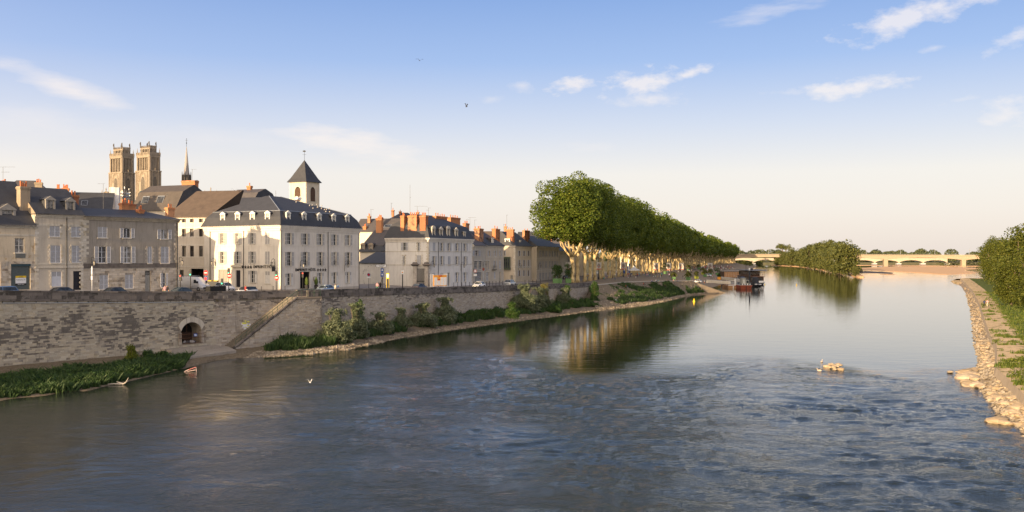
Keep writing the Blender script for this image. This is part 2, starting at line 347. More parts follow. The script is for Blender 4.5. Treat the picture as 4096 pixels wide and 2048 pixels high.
# ================================================================== GROUND
def lerp(a,b,t): return a + (b - a) * t
def resample(pts,n):
 """n+1 points along matched-index polyline"""
 out = []
 for k in range(n + 1):
  t = k / n * (len(pts) - 1); i = min(int(t),len(pts) - 2); out.append(Vector(pts[i]).lerp(Vector(pts[i + 1]),t - i))
 return out
GV = []; GF = []
def loft(name,rows,n,mats,sub=1,jit=0.0,add=True,kind='structure',fy=None):
 """rows: polylines with the same number of points"""
 rr = [resample(r,n) for r in rows]; full = []
 for a,b in zip(rr[:-1],rr[1:]):
  for q in range(sub): full.append([p.lerp(w,q / sub) for p,w in zip(a,b)])
 full.append(rr[-1]); vs = []; fs = []
 for i,row in enumerate(full):
  for j,p in enumerate(row):
   z = p.z + (rnd.uniform(-jit,jit) if 0 < i < len(full) - 1 else 0); vs.append((p.x,p.y,z))
 m = n + 1
 for i in range(len(full) - 1):
  for j in range(n): fs.append((i * m + j,i * m + j + 1,(i + 1) * m + j + 1,(i + 1) * m + j))
 me = bpy.data.meshes.new(name); me.from_pydata(vs,[],fs); me.materials.append(mats); me.update()
 bm = bmesh.new(); bm.from_mesh(me); bmesh.ops.recalc_face_normals(bm,faces=bm.faces)
 if sum(f.normal.z for f in bm.faces) < 0: bmesh.ops.reverse_faces(bm,faces=bm.faces)
 bm.to_mesh(me); bm.free()
 o = link(name,me); o['kind'] = kind
 if add:
  k = len(GV); GV.extend(vs); GF.extend([tuple(k + q for q in f) for f in fs])
 return o
# quay wall line: x, y, street z, foot z
QW = [(-90,72,10.0,.9),(-67.3,104.5,9.3,.9),(-61.1,113.4,8.9,.9),(-51.6,126.9,8.3,.8),(-43.9,138,7.85,.55),(-32.7,154,7.55,.67),(-22.2,173,7.25,1.7),(-8.1,206.7,6.42,2.0),(23,276,5.42,1.6)]
BL = [(-115,90,9.6),(-79,126,8.9),(-73,133,8.6),(-62,150,8.1),(-54,163,7.8),(-45,174,7.62),(-36,195,7.3),(-22,212,7.12),(-10,236,6.9),(-4,262,6.6),(2,290,6.35)]
shoreW = [(-70,60),(-56,84),(-49.96,92.7),(-44.5,99.6),(-41.4,116.4),(-40,128),(-37.1,131.7),(-31,134.3),(-24.7,144.2),(-18.7,165.2),(-7.4,190),(7.1,217),(23.4,248.6)]
shoreF = [(-90,72,.9),(-67.3,104.5,.9),(-61.1,113.4,.9),(-51.6,126.9,.8),(-46.5,134.3,.6),(-39.5,144.3,.55),(-36,149.3,.6),(-32.7,154,.67),(-27.5,163.4,1.3),(-20.1,178,1.8),(-8.1,206.7,2.0),(7.9,242,2.0),(23,276,1.6)]
def ext(W_,F_,k): return [(w[0] + (w[0] - f[0]) * k,w[1] + (w[1] - f[1]) * k,-.5) for w,f in zip(W_,F_)]
w0 = [(a,b,.02) for a,b in shoreW]
w1 = [(lerp(w[0],f[0],.3),lerp(w[1],f[1],.3),.35) for w,f in zip(w0,shoreF)]
loft('gravel_shore',[ext(w0,shoreF,.25),w0,w1,[(f[0] - .5,f[1] + .3,f[2]) for f in shoreF]],96,M_gravel,3,.06)
# street on the quay
st0 = [(q[0] - .5,q[1] + .35,q[2]) for q in QW]
def at_len(pts,n):
 d = [0]
 for a,b in zip(pts[:-1],pts[1:]): d.append(d[-1] + math.hypot(b[0] - a[0],b[1] - a[1]))
 out = []
 for k in range(n + 1):
  t = d[-1] * k / n; i = min(max(0,np.searchsorted(d,t) - 1),len(pts) - 2); i = int(i)
  out.append(Vector(pts[i]).lerp(Vector(pts[i + 1]),(t - d[i]) / (d[i + 1] - d[i])))
 return out
N_ = 40
A_ = at_len(st0,N_); B_ = at_len(BL,N_)
def mixrow(t,dz=0): return [a.lerp(b,t) + Vector((0,0,dz)) for a,b in zip(A_,B_)]
loft('river_pavement',[mixrow(0,.12),mixrow(.13,.12),mixrow(.131,0)],N_,M_pave)
loft('road',[mixrow(.131),mixrow(.72)],N_,M_asphalt,2)
loft('house_pavement',[mixrow(.72,-.002),mixrow(.721,.12),mixrow(1.0,.12),mixrow(1.8,.12)],N_,M_pave,2)
for a,b,nm in ((.42,.426,'lane_line'),):
 mb = MB()
 r0,r1 = mixrow(a,.02),mixrow(b,.02)
 for k in range(0,N_,2): mb.quad(r0[k],r0[k + 1],r1[k + 1],r1[k])
 structure(nm,mb,M_paint)
# embankment, plaza, ramp
EW = [(22,247,0),(38.1,272.8,0),(50,303,0),(63.4,341,0),(74.1,359.5,0)]
EC = [(22.6,276.6,5.4),(37,310,5.55),(47,326,5.35),(58,343,5.05),(68,357,4.8)]
em = [(lerp(w[0],f[0],.2),lerp(w[1],f[1],.2),.5) for w,f in zip(EW,EC)]
loft('gravel_beach',[ext(EW,EC,.2),[(a,b,.02) for a,b,c in EW],em],30,M_gravel,2,.05)
loft('cobbled_embankment',[em,EC],30,M_earth,6,.08)
PWt = [(75,394,0),(92,434,0),(108,484,0),(150,640,0),(200,820,0),(270,1064,0),(372,1440,0)]
PC = [(68,358,4.7),(74,405,3.2),(92,484,3.0),(130,640,2.9),(178,820,2.8),(246,1064,2.8),(345,1440,2.8)]
loft('boat_ramp',[[(x + 6,y - 8 if i == 0 else y,-1) for i,(x,y,z) in enumerate(PWt)],PWt,PC],36,M_plaza,3,.03)
mb = MB(); mb.poly([(74.1,359.5,0),(84,366,-.6),(84,392,-.6),(75,394,0),(68,358,4.7)]); structure('ramp_toe',mb,M_plaza)
spit = MB(); sp = [(66,345),(76,354),(80,366),(82,380),(76,388),(70,384)]
spit.poly([(x,y,.25) for x,y in sp])
for i in range(6):
 a,b = sp[i],sp[(i + 1) % 6]; c = (75,367)
 spit.quad((a[0],a[1],.25),(b[0],b[1],.25),(b[0] + (b[0] - c[0]) * .2,b[1] + (b[1] - c[1]) * .2,-.3),(a[0] + (a[0] - c[0]) * .2,a[1] + (a[1] - c[1]) * .2,-.3))
structure('gravel_spit',spit,M_gravel)
PL0 = [EC[0],EC[1],EC[2],EC[3],EC[4]] + PC[1:]
TL = [(12,280,5.9),(20.5,312,5.75),(25.5,333,5.7),(30,352,5.65),(34.5,372,5.6),(43,408,5.55),(65,484,5.4),(108,640,5.3),(155,812,5.3),(226,1060,5.3),(338,1440,5.3)]
FL = [(1,284,6.35),(6,312,6.1),(14,338,6.0),(18,356,5.95),(21,378,5.9),(27,414,5.8),(42,490,5.6),(84,646,5.5),(132,818,5.5),(203,1066,5.5),(315,1445,5.5)]
loft('plaza',[PL0,TL],60,M_plaza,3,.015)
loft('tree_walk',[TL,FL],60,simple('walk_gravel',(.20,.17,.14),.95,.12,.5),1)
loft('land_behind_town',[[(q.x,q.y,q.z) for q in at_len([(-115,90,9.7)] + BL[1:] + FL[2:],60)],[(q.x - 700,q.y + 300,9) for q in at_len([(-115,90,9.6)] + BL[1:] + FL[2:],60)]],60,M_land)
# far land beyond the bridges
mb = MB(); mb.quad((-1500,1745,3),(2600,1745,3),(4500,6000,3),(-4500,6000,3)); mb.quad((-1500,1745,3),(-1500,1735,-1),(2600,1735,-1),(2600,1745,3)); structure('far_bank',mb,M_land)
# dike on the right
DW = [(33,50),(37,66),(41.6,77.1),(43.2,83.8),(46.4,91.9),(51.6,105.6),(57.8,117.5),(65,131.7),(73.4,150.3),(95.3,196.3),(120.2,248.6),(167.3,350),(211,447),(249,532)]
def drow(off,z,pts=DW):
 out = []
 for i,p in enumerate(pts):
  a = pts[max(0,i - 1)]; b = pts[min(len(pts) - 1,i + 1)]; t = Vector((b[0] - a[0],b[1] - a[1])).normalized()
  out.append((p[0] + t.y * off,p[1] - t.x * off,z))
 return out
loft('dike_foot',[drow(-3,-1.2),drow(0,-.05),drow(1.7,.75)],60,M_rock,2,.12)
loft('dike_wall',[drow(1.7,.74),drow(1.95,1.75)],60,wallmat('dike_coping',(.46,.37,.26),(.2,.15,.1),.5),1)
loft('dike_path',[drow(1.95,1.75),drow(4,1.9),drow(6.2,1.85)],90,M_dike,3,.04)
loft('dike_turf',[drow(6.2,1.85),drow(14,1.6),drow(30,1.8),drow(500,2.5)],90,M_dgrass,4,.05)
tipr = [(249,532),(262,548),(285,560),(330,575),(600,640)]
mb = MB()
for a,b in zip(tipr[:-1],tipr[1:]):
 mb.quad((a[0],a[1],1.55),(a[0] + 12,a[1] - 70,1.55),(b[0] + 12,b[1] - 70,1.55),(b[0],b[1],1.55)); mb.quad((a[0],a[1],1.55),(b[0],b[1],1.55),(b[0] - 2,b[1] + 6,-.5),(a[0] - 2,a[1] + 6,-.5))
structure('dike_tip',mb,M_dike)
mb = MB(); mb.quad((470,640,2),(1500,600,2),(1500,1800,2),(655,1290,2)); structure('right_bank',mb,M_land)
# sandbanks and island ground
def blob(name,pts,z,mat,edge=3.0,drop=.6):
 c = Vector((sum(p.x for p in pts) / len(pts),sum(p.y for p in pts) / len(pts),0)); mb = MB(); top = [(p.x,p.y,z) for p in pts]
 n = len(pts); fine = []
 for i in range(n):
  a,b,p0,p3 = pts[i],pts[(i + 1) % n],pts[i - 1],pts[(i + 2) % n]
  for k in range(5):
   t = k / 5; q = a * (1 - t) + b * t; q2 = (p0 * ((-t**3 + 2*t**2 - t)) + a * (3*t**3 - 5*t**2 + 2) + b * (-3*t**3 + 4*t**2 + t) + p3 * (t**3 - t**2)) * .5
   fine.append(Vector((q2.x,q2.y,0)))
 mb.poly([(p.x,p.y,z) for p in fine])
 for i in range(len(fine)):
  a,b = fine[i],fine[(i + 1) % len(fine)]; ka = (a - c).normalized() * edge; kb = (b - c).normalized() * edge
  mb.quad((a.x,a.y,z),(a.x + ka.x,a.y + ka.y,z - drop),(b.x + kb.x,b.y + kb.y,z - drop),(b.x,b.y,z))
 structure(name,mb,mat)
g = lambda l: [G(x,y,0) for x,y in l]
blob('sandbank',g([(3425,1078),(3430,1073),(3560,1067),(3700,1066),(3830,1069),(3940,1074),(3850,1079),(3905,1091),(3830,1096),(3770,1098),(3700,1093),(3560,1085),(3480,1080)]),.35,M_sand)
blob('sandbank',g([(3250,1060.5),(3560,1060.5),(3800,1062.5),(3960,1064),(3960,1066),(3560,1063)]),.3,M_sand)
blob('dike_tip_shore',g([(3812,1128),(3828,1121),(3870,1118),(3935,1119),(3960,1124),(3900,1133),(3850,1137)]),.7,M_dike,2,1)
blob('mudbank',g([(3430,1087),(3480,1086),(3540,1089),(3570,1094),(3500,1092),(3440,1091)]),.25,simple('wet_mud',(.13,.10,.08),.8))
blob('sandbank',g([(3520,1097),(3560,1096),(3580,1098),(3550,1100)]),.12,M_sand,1)
blob('island_ground',g([(3100,1061),(3140,1064),(3215,1069),(3300,1081),(3380,1096),(3420,1107),(3450,1110),(3456,1108),(3440,1098),(3432,1084),(3425,1070),(3390,1060)]),.7,M_sand,2.5,1.2)
# water sheet with a real grid, its choppiness an attribute of the surface itself
xs = [-4000,-1500,-600,-300,-180,-120,-95] + list(np.arange(-78,82,.30)) + [95,120,160,200,260,340,450,650,1000,1800,4000]
ys = [-800,-300,-100,-20,10,30]; _y = 42.0
while _y < 185: ys.append(_y); _y += max(.24,_y * .0038)
ys += [190,200,215,230,250,270,300,340,400,480,600,800,1100,1600,2500]
wg = np.random.default_rng(4); WV = []
for k in range(90):
 lam = .80 * (3.6 / .80) ** (wg.random() ** 1.2); th = wg.normal(1.25,.75); WV.append((2 * math.pi / lam * math.cos(th),2 * math.pi / lam * math.sin(th),wg.uniform(0,6.28),lam))
def bound(x):  # the line of broken water across the river: (x, y) picked along the weir
 pts = [(-60,92),(-35,124),(-20,140),(-6,142),(0,122),(9,104),(24,112),(36,122),(40,116),(45,111),(53,113),(80,118)]
 if x <= pts[0][0]: return pts[0][1]
 for a,b in zip(pts[:-1],pts[1:]):
  if x <= b[0]: return lerp(a[1],b[1],(x - a[0]) / (b[0] - a[0]))
 return 118
me = bpy.data.meshes.new('river'); vs = [(x,y,0) for y in ys for x in xs]; nx = len(xs)
me.from_pydata(vs,[],[(j * nx + i,j * nx + i + 1,(j + 1) * nx + i + 1,(j + 1) * nx + i) for j in range(len(ys) - 1) for i in range(nx - 1)])
at = me.attributes.new('chop','FLOAT','POINT'); ch = []
for x,y,z in vs:
 d = bound(x) + 1.5 * math.sin(x * .5) + 1.2 * math.sin(x * .23 + 1) - y                       # positive = downstream of the weir, rough
 c = 1 / (1 + math.exp(max(-60,min(60,-d / 5.0)))); c = .03 + .97 * c
 c *= max(.16,min(1,(x + 36) / 38)) if x < 2 else 1
 c += (.9 + .8 * math.sin(x * .35)) * math.exp(-((d - 1.5) / 2.6) ** 2) * (1 if 14 < x < 46 else .25)
 if x > 34: c *= max(.6,1 - (x - 34) * .02)
 ch.append(c)
at.data.foreach_set('value',ch)
CA = np.array(ch); VA = np.array(vs,dtype=float); X_,Y_ = VA[:,0],VA[:,1]; Zw = np.zeros(len(VA)); wx = X_ + 1.3 * np.sin(Y_ * .31 + X_ * .12) + .7 * np.sin(X_ * .71 + 2); wy = Y_ + 1.3 * np.sin(X_ * .27 - Y_ * .15) + .6 * np.sin(Y_ * .83 + X_ * .3)
for kx,ky,ph,lam in WV: Zw += np.sin(kx * wx + ky * wy + ph) * lam ** .75
pt = np.clip(.75 + .45 * np.sin(X_ * .11 + 1.7 * np.sin(Y_ * .08)) * np.sin(Y_ * .13 + 1.3 * np.sin(X_ * .07 + 1)),.25,1.2)
wnd = np.clip((78 - np.abs(X_)) / 10,0,1) * np.clip((Y_ - 42) / 4,0,1) * np.clip((185 - Y_) / 25,0,1)
VA[:,2] = Zw * .0036 * np.clip(CA,0,1.6) * pt * wnd; me.vertices.foreach_set('co',VA.reshape(-1)); me.polygons.foreach_set('use_smooth',[True] * len(me.polygons)); me.update()
b = NB('river_water'); a_ = b.n('ShaderNodeAttribute',attribute_name='chop'); c_ = a_.outputs['Fac']
b.col(b.ramp(b.noise(.03,3),[(.4,(.016,.021,.016)),(.65,(.024,.029,.021))]))
b.b.inputs['IOR'].default_value = 1.333; b.b.inputs['Specular IOR Level'].default_value = .5
warp = b.noise(.05,2,.5)
n_big = b.noise(.16,3,.5,(1,1.7,1),dist=1.2); n_mid = b.noise(.95,5,.66,(1,1.6,1),dist=1.0); n_fine = b.noise(3.4,4,.6,(1,1.5,1),dist=.5); n_calm = b.noise(.30,4,.55,(.55,1.6,1),dist=.3)
patch = b.ramp(b.noise(.055,5,.6,(1,1.4,1),dist=1.5),[(.33,.25),(.6,1.0)])
cc = b.math('MULTIPLY',c_,patch)
h = b.math('ADD',b.math('MULTIPLY',b.math('MULTIPLY',n_mid,cc),.13),b.math('MULTIPLY',b.math('MULTIPLY',n_fine,cc),.10))
h = b.math('ADD',h,b.math('MULTIPLY',b.math('MULTIPLY',n_big,c_),.12)); h = b.math('ADD',h,b.math('MULTIPLY',n_calm,.022))
b.bump(h,1.0,1.0); b.l(b.math('ADD',b.math('MULTIPLY',c_,.02),.012),b.b.inputs['Roughness'])
me.materials.append(b.m); o = link('river',me); o['kind'] = 'structure'
GBVH = BVHTree.FromPolygons(GV,GF)
def gz(x,y,d=0.0):
 h = GBVH.ray_cast(Vector((x,y,60)),Vector((0,0,-1)),100)
 return h[0].z if h[0] is not None else d
def GP(px,py):
 """the ground point seen at a spot of the photograph"""
 d = Vector(((px - 2048) / FP,1,-(py - HY) / FP)).normalized(); h = GBVH.ray_cast(Vector((0,0,CH)),d,3000)
 return h[0] if h[0] is not None else G(px,py,3)
# ================================================================== QUAY WALL
root = thing('quay_wall','long stained limestone quay wall with dark parapet above the river bank','wall')
seg = [Vector((q[0],q[1],0)) for q in QW]; sl_ = [0]
for a,b_ in zip(seg[:-1],seg[1:]): sl_.append(sl_[-1] + (b_ - a).length)
LW = sl_[-1]
def wp(s,off=0.0):
 i = 0
 while i < len(seg) - 2 and s > sl_[i + 1]: i += 1
 t = (s - sl_[i]) / (sl_[i + 1] - sl_[i]); d = (seg[i + 1] - seg[i]).normalized(); p = seg[i].lerp(seg[i + 1],t); n = Vector((d.y,-d.x,0))
 return p + n * off,d,lerp(QW[i][2],QW[i + 1][2],t),lerp(QW[i][3],QW[i + 1][3],t)
def s_of(px):
 k = (px - 2048) / FP; lo,hi = 0,LW
 for _ in range(40):
  m = (lo + hi) / 2; p = wp(m)[0]
  if p.x / p.y < k: lo = m
  else: hi = m
 return lo
SA,SB = s_of(725),s_of(806); arc_mid = (SA + SB) / 2; arc_hw = (SB - SA) / 2
def arch_z(s):
 u = (s - arc_mid) / arc_hw
 return None if abs(u) >= 1 else 3.1 + 1.55 * math.sqrt(max(0,1 - u * u * .93))
SILL = 1.65
core = MB(); ss = sorted(set(list(np.arange(0,LW,2.0)) + [LW] + sl_ + [arc_mid + arc_hw * math.sin(t) for t in np.linspace(-math.pi / 2,math.pi / 2,15)]))
dark = MB()
for a,b_ in zip(ss[:-1],ss[1:]):
 pa,da,za,fa = wp(a,-.05); pb,db,zb,fb = wp(b_,-.05); top = 1.0
 V = lambda p,z: (p.x,p.y,z)
 if SA - .01 <= a and b_ <= SB + .01:
  ta,tb = arch_z(a) or 3.15,arch_z(b_) or 3.15
  core.quad(V(pa,-.3),V(pb,-.3),V(pb,SILL),V(pa,SILL)); core.quad(V(pa,ta),V(pb,tb),V(pb,zb),V(pa,za))
  qa,qb = wp(a,-2.2)[0],wp(b_,-2.2)[0]
  dark.quad(V(pa,ta),V(qa,ta),V(qb,tb),V(pb,tb)); dark.quad(V(pa,SILL),V(pb,SILL),V(qb,SILL),V(qa,SILL)); dark.quad(V(qa,SILL),V(qb,SILL),V(qb,tb),V(qa,ta),1)
 else: core.quad(V(pa,-.3),V(pb,-.3),V(pb,zb),V(pa,za))
 i1,i2 = wp(a,-.50)[0],wp(b_,-.50)[0]
 core.quad(V(pa,za),V(pb,zb),V(pb,zb + top),V(pa,za + top)); core.quad(V(i1,za - .2),V(i1,za + top),V(i2,zb + top),V(i2,zb - .2)); core.quad(V(pa,za + top),V(pb,zb + top),V(i2,zb + top),V(i1,za + top))
for s_,in ((SA,),(SB,)):
 p,q = wp(s_,-.05)[0],wp(s_,-2.2)[0]; dark.quad((p.x,p.y,SILL),(q.x,q.y,SILL),(q.x,q.y,3.18),(p.x,p.y,3.18))
e = wp(LW,-.05)[0]; e2 = wp(LW,-1.2)[0]; core.quad((e.x,e.y,-.3),(e2.x,e2.y,-.3),(e2.x,e2.y,6.4),(e.x,e.y,6.4))
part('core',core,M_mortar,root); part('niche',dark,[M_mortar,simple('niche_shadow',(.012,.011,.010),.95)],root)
# coursed stones: each one a block proud of the mortar; 300 largest as objects, the rest as one stuff part
ST0,ST1,ST2 = s_of(893),s_of(1150),s_of(1243)      # stair foot, stair top, end of stair block
STOFF = 2.3
def stair_z(s):
 if s < ST0 or s > ST2: return None
 zt = wp(ST1)[2]
 return zt if s >= ST1 else lerp(.6,zt,(s - ST0) / (ST1 - ST0))
stones = []
def block(s0,s1,z0,z1,off,pr): stones.append((s0,s1,z0,z1,off,pr))
z_rows = []; z = .2
while z < 10.2:
 hgt = rnd.choice((.17,.19,.2,.22,.24)) * (1.25 if z < 1.9 else 1); z_rows.append((z,z + hgt)); z += hgt
for (z0,z1) in z_rows:
 s = -rnd.random()
 while s < LW - .1:
  ln = rnd.uniform(.38,1.0) * (1.1 if z0 < 2 else 1); a,b_ = max(0,s + .008),min(LW,s + ln - .008); s += ln
  if b_ - a < .12: continue
  p,d,zs,zf = wp((a + b_) / 2)
  if z0 < zf - .25 or z1 > zs - .26: continue
  if b_ > SA - .25 and a < SB + .25 and z1 > SILL - .1 and z0 < 5.05:
   if not (b_ < SA - .2 or a > SB + .2): continue
  sz = stair_z((a + b_) / 2)
  if sz is not None and z1 < sz - .4:
   block(a,b_,z0 + .006,z1 - .006,STOFF,rnd.uniform(.0,.03)); continue
  if rnd.random() < .035: continue
  block(a,b_,z0 + .006,z1 - .006,0,rnd.uniform(.0,.045))
# string course and parapet
par = []
s = 0
while s < LW - .05:
 for lvl,(h0,h1) in enumerate(((-.24,-.02),(0.0,.47),(.48,.86),(.87,1.08))): pass
 s += 1
for lvl,(h0,h1,l0,l1,off) in enumerate(((-.24,-.02,.7,1.1,.10),(0.0,.45,.7,1.3,.02),(.46,.84,.7,1.3,.02),(.85,1.06,.9,1.5,.07))):
 s = -rnd.random()
 while s < LW - .1:
  ln = rnd.uniform(l0,l1); a,b_ = max(0,s + .01),min(LW,s + ln - .01); s += ln
  if b_ - a < .15: continue
  if lvl >= 1 and ST1 + .2 < (a + b_) / 2 < ST1 + 2.0: continue
  par.append((a,b_,h0,h1,off))
unit = MB(); unit.box(-.5,.5,0,1,0,1)
singles = sorted(range(len(stones)),key=lambda i: -((stones[i][1] - stones[i][0]) * (stones[i][3] - stones[i][2]) / wp(stones[i][0])[0].y ** 2 if 18 < stones[i][0] else 0))[:300]
sset = set(singles); um = unit.mesh('stone',M_quay); um2 = unit.mesh('pale_stone',M_quay2)
SPALE = s_of(850)
far = MB(); farp = MB()
for i,(a,b_,z0,z1,off,pr) in enumerate(stones):
 p,d,_,_ = wp((a + b_) / 2,off + pr); n = Vector((d.y,-d.x,0)); dep = .14
 pale = (a > SPALE)
 if i in sset:
  link('stone',um2 if pale else um,root,(p.x - n.x * dep,p.y - n.y * dep,z0),math.atan2(d.y,d.x) + math.pi,(b_ - a,-dep if False else dep,z1 - z0))
  continue
 h = d * (b_ - a) / 2; q = p - n * dep; A,B,C,D = p - h,p + h,q + h,q - h
 t = farp if pale else far
 t.hexa([(A.x,A.y,z0),(B.x,B.y,z0),(C.x,C.y,z0),(D.x,D.y,z0),(A.x,A.y,z1),(B.x,B.y,z1),(C.x,C.y,z1),(D.x,D.y,z1)])
part('stonework',far,M_quay,root,stuff=True); part('pale_stonework',farp,M_quay2,root,stuff=True)
parr = link('parapet',None,root); umc = unit.mesh('coping_stone',M_parapet); far = MB()
near = set(sorted(range(len(par)),key=lambda i: -(par[i][1] - par[i][0]) * (par[i][3] - par[i][2]) / wp(par[i][0])[0].y ** 2 if par[i][0] > 18 else 0)[:300])
for i,(a,b_,h0,h1,off) in enumerate(par):
 pm,d,zs,_ = wp((a + b_) / 2,off); p0,_,za,_ = wp(a,off); p1,_,zb,_ = wp(b_,off); n = Vector((d.y,-d.x,0)); j = rnd.uniform(-.015,.015)
 dep = .60 if h0 > .8 else .5; q0,q1 = p0 - n * dep,p1 - n * dep; p0 = p0 + n * j; p1 = p1 + n * j
 pts = [(p0.x,p0.y,za + h0),(p1.x,p1.y,zb + h0),(q1.x,q1.y,zb + h0),(q0.x,q0.y,za + h0),(p0.x,p0.y,za + h1),(p1.x,p1.y,zb + h1),(q1.x,q1.y,zb + h1),(q0.x,q0.y,za + h1)]
 if i in near:
  m1 = MB(); m1.hexa(pts); o = link('stone',m1.mesh('stone',M_parapet,(p0.x,p0.y,za)),parr,(p0.x,p0.y,za))
 else: far.hexa(pts)
part('stonework',far,M_parapet,parr,stuff=True)
# stair block core + steps + string wall
blk = MB(); qq = [ST0 + (ST2 - ST0) * k / 24 for k in range(25)]
for a,b_ in zip(qq[:-1],qq[1:]):
 za,zb = stair_z(a) - .35,stair_z(b_) - .35; pa,pb = wp(a,STOFF - .05)[0],wp(b_,STOFF - .05)[0]; ia,ib = wp(a,0)[0],wp(b_,0)[0]
 blk.quad((pa.x,pa.y,-.3),(pb.x,pb.y,-.3),(pb.x,pb.y,zb),(pa.x,pa.y,za)); blk.quad((pa.x,pa.y,za),(pb.x,pb.y,zb),(ib.x,ib.y,zb),(ia.x,ia.y,za))
pe,ie = wp(ST2,STOFF)[0],wp(ST2,0)[0]; zt = stair_z(ST2); blk.quad((pe.x,pe.y,-.3),(ie.x,ie.y,-.3),(ie.x,ie.y,zt),(pe.x,pe.y,zt))
stair = link('river_stair',None,root); part('core',blk,M_mortar,stair)
ns = 38; zt = stair_z(ST1); stm = MB(); stm.box(-.5,.5,0,1,0,1); stm = stm.mesh('step',simple('worn_step',(.17,.15,.125),.9,.25,2))
for k in range(ns):
 s = lerp(ST0,ST1,(k + .5) / ns); z = lerp(.6,zt,(k + 1) / ns); p,d,_,_ = wp(s,0); n = Vector((d.y,-d.x,0)); w = (ST1 - ST0) / ns * 1.15
 q = p + n * (STOFF - .28); link('step',stm,stair,(q.x,q.y,z - .32),math.atan2(d.y,d.x),(w,STOFF - .3,.32))
cp = MB()
for k in range(26):
 a,b_ = lerp(ST0,ST1,k / 26),lerp(ST0,ST1,(k + 1) / 26) - .02
 za,zb = lerp(.75,zt + .12,k / 26),lerp(.75,zt + .12,(k + 1) / 26); o1,o2 = wp(a,STOFF + .05)[0],wp(b_,STOFF + .05)[0]; i1,i2 = wp(a,STOFF - .28)[0],wp(b_,STOFF - .28)[0]
 cp.hexa([(o1.x,o1.y,za - .3),(o2.x,o2.y,zb - .3),(i2.x,i2.y,zb - .3),(i1.x,i1.y,za - .3),(o1.x,o1.y,za),(o2.x,o2.y,zb),(i2.x,i2.y,zb),(i1.x,i1.y,za)])
part('edge_stones',cp,M_parapet,stair,stuff=True)
lp = MB(); a,b_ = ST1,ST2;
P1,P2,P3,P4 = wp(a,STOFF)[0],wp(b_,STOFF)[0],wp(b_,0)[0],wp(a,0)[0]; lp.hexa([(q.x,q.y,zt - .3) for q in (P1,P2,P3,P4)] + [(q.x,q.y,zt) for q in (P1,P2,P3,P4)]); part('landing',lp,M_conc,stair)
# parapet round the landing
lp = MB()
for a,b_ in zip(np.linspace(ST1 + 2.2,ST2,6)[:-1],np.linspace(ST1 + 2.2,ST2,6)[1:]):
 for h0,h1 in ((0,.4),(.41,.8),(.81,1.0)):
  o1,o2,i1,i2 = wp(a + .01,STOFF + .02)[0],wp(b_ - .01,STOFF + .02)[0],wp(a + .01,STOFF - .4)[0],wp(b_ - .01,STOFF - .4)[0]
  lp.hexa([(q.x,q.y,zt + h0) for q in (o1,o2,i2,i1)] + [(q.x,q.y,zt + h1) for q in (o1,o2,i2,i1)])
part('landing_wall',lp,M_parapet,stair)
rl = thing('stair_railing','long green metal handrail climbing the river stair on the quay wall','railing',(wp(ST0)[0].x,wp(ST0)[0].y,.6))
mb = MB(); pts = []
for k in range(0,13):
 s = lerp(ST0 + .5,ST1,k / 12); z = lerp(.75,zt,k / 12); p = wp(s,STOFF - .12)[0]; m1 = MB(); m1.tube([(p.x,p.y,z - .1),(p.x,p.y,z + 1.0)],.035,5); part('post',m1,M_green_iron,rl); pts.append((p.x,p.y,z + 1.0))
for s in (ST1 + 1.0,ST1 + 2.1,ST1 + 3.4,ST1 + 4.7):
 p = wp(s,STOFF - .12 if s < ST1 + 2.2 else STOFF + .1)[0]; m1 = MB(); m1.tube([(p.x,p.y,zt),(p.x,p.y,zt + 1.15)],.035,5); part('post',m1,M_green_iron,rl); pts.append((p.x,p.y,zt + 1.15))
mb.tube(pts,.04,5); part('handrail',mb,M_green_iron,rl); mb = MB(); mb.tube([(p[0],p[1],p[2] - .5) for p in pts],.025,5); part('lower_rail',mb,M_green_iron,rl)
# arch ring, grille
ar = link('arched_opening',None,root); vm = []
for k in range(17):
 t0,t1 = math.pi * k / 17,math.pi * (k + 1) / 17 - .01; mbv = MB()
 def av(t,r,off):
  s = arc_mid - arc_hw * r * math.cos(t); z = 3.7 + (1.55 * (.27 + .73 * math.sin(t)) if r == 1 else 1.55 * math.sin(t) * 1.12 + .62); p = wp(s,off)[0]; return (p.x,p.y,z)
 def av2(t,r,off):
  s = arc_mid - arc_hw * r * math.cos(t); u = math.cos(t); z = 3.1 + 1.55 * math.sqrt(max(0,1 - u * u * .93)) + (0 if r == 1 else .62 + .1 * math.sin(t)); p = wp(s,off)[0]; return (p.x,p.y,z)
 mbv.hexa([av2(t0,1,.07),av2(t1,1,.07),av2(t1,1,-.5),av2(t0,1,-.5),av2(t0,1.28,.07),av2(t1,1.28,.07),av2(t1,1.28,-.5),av2(t0,1.28,-.5)]); part('arch_stone',mbv,M_tuff,ar)
for sd in (-1,1):
 for k in range(4):
  mbv = MB(); s = arc_mid + sd * arc_hw * 1.10; z = SILL - .1 + k * .42; a,b_ = s - .22,s + .22
  o1,o2,i1,i2 = wp(a,.05)[0],wp(b_,.05)[0],wp(a,-.4)[0],wp(b_,-.4)[0]; mbv.hexa([(q.x,q.y,z) for q in (o1,o2,i2,i1)] + [(q.x,q.y,z + .40) for q in (o1,o2,i2,i1)]); part('jamb_stone',mbv,M_quay2,ar)
pc = wp(arc_mid)[0]; gr = thing('arch_grille','rusty barred cage over the arched opening in the quay wall','grille',(pc.x,pc.y,SILL))
gb = MB(); gb.tube([(0,0,0),(0,0,1)],.016,4); gbm = gb.mesh('bar',M_rust)
for k in range(27):
 s = lerp(SA - .55,SB + .55,k / 26); p = wp(s,.32)[0]; inside = SA < s < SB; z0 = SILL - .05 if inside else SILL + .75; z1 = 3.3;
 if k in (7,19): z1 = 5.3
 link('bar',gbm,gr,(p.x - pc.x,p.y - pc.y,z0 - SILL),0,(1,1,z1 - z0))
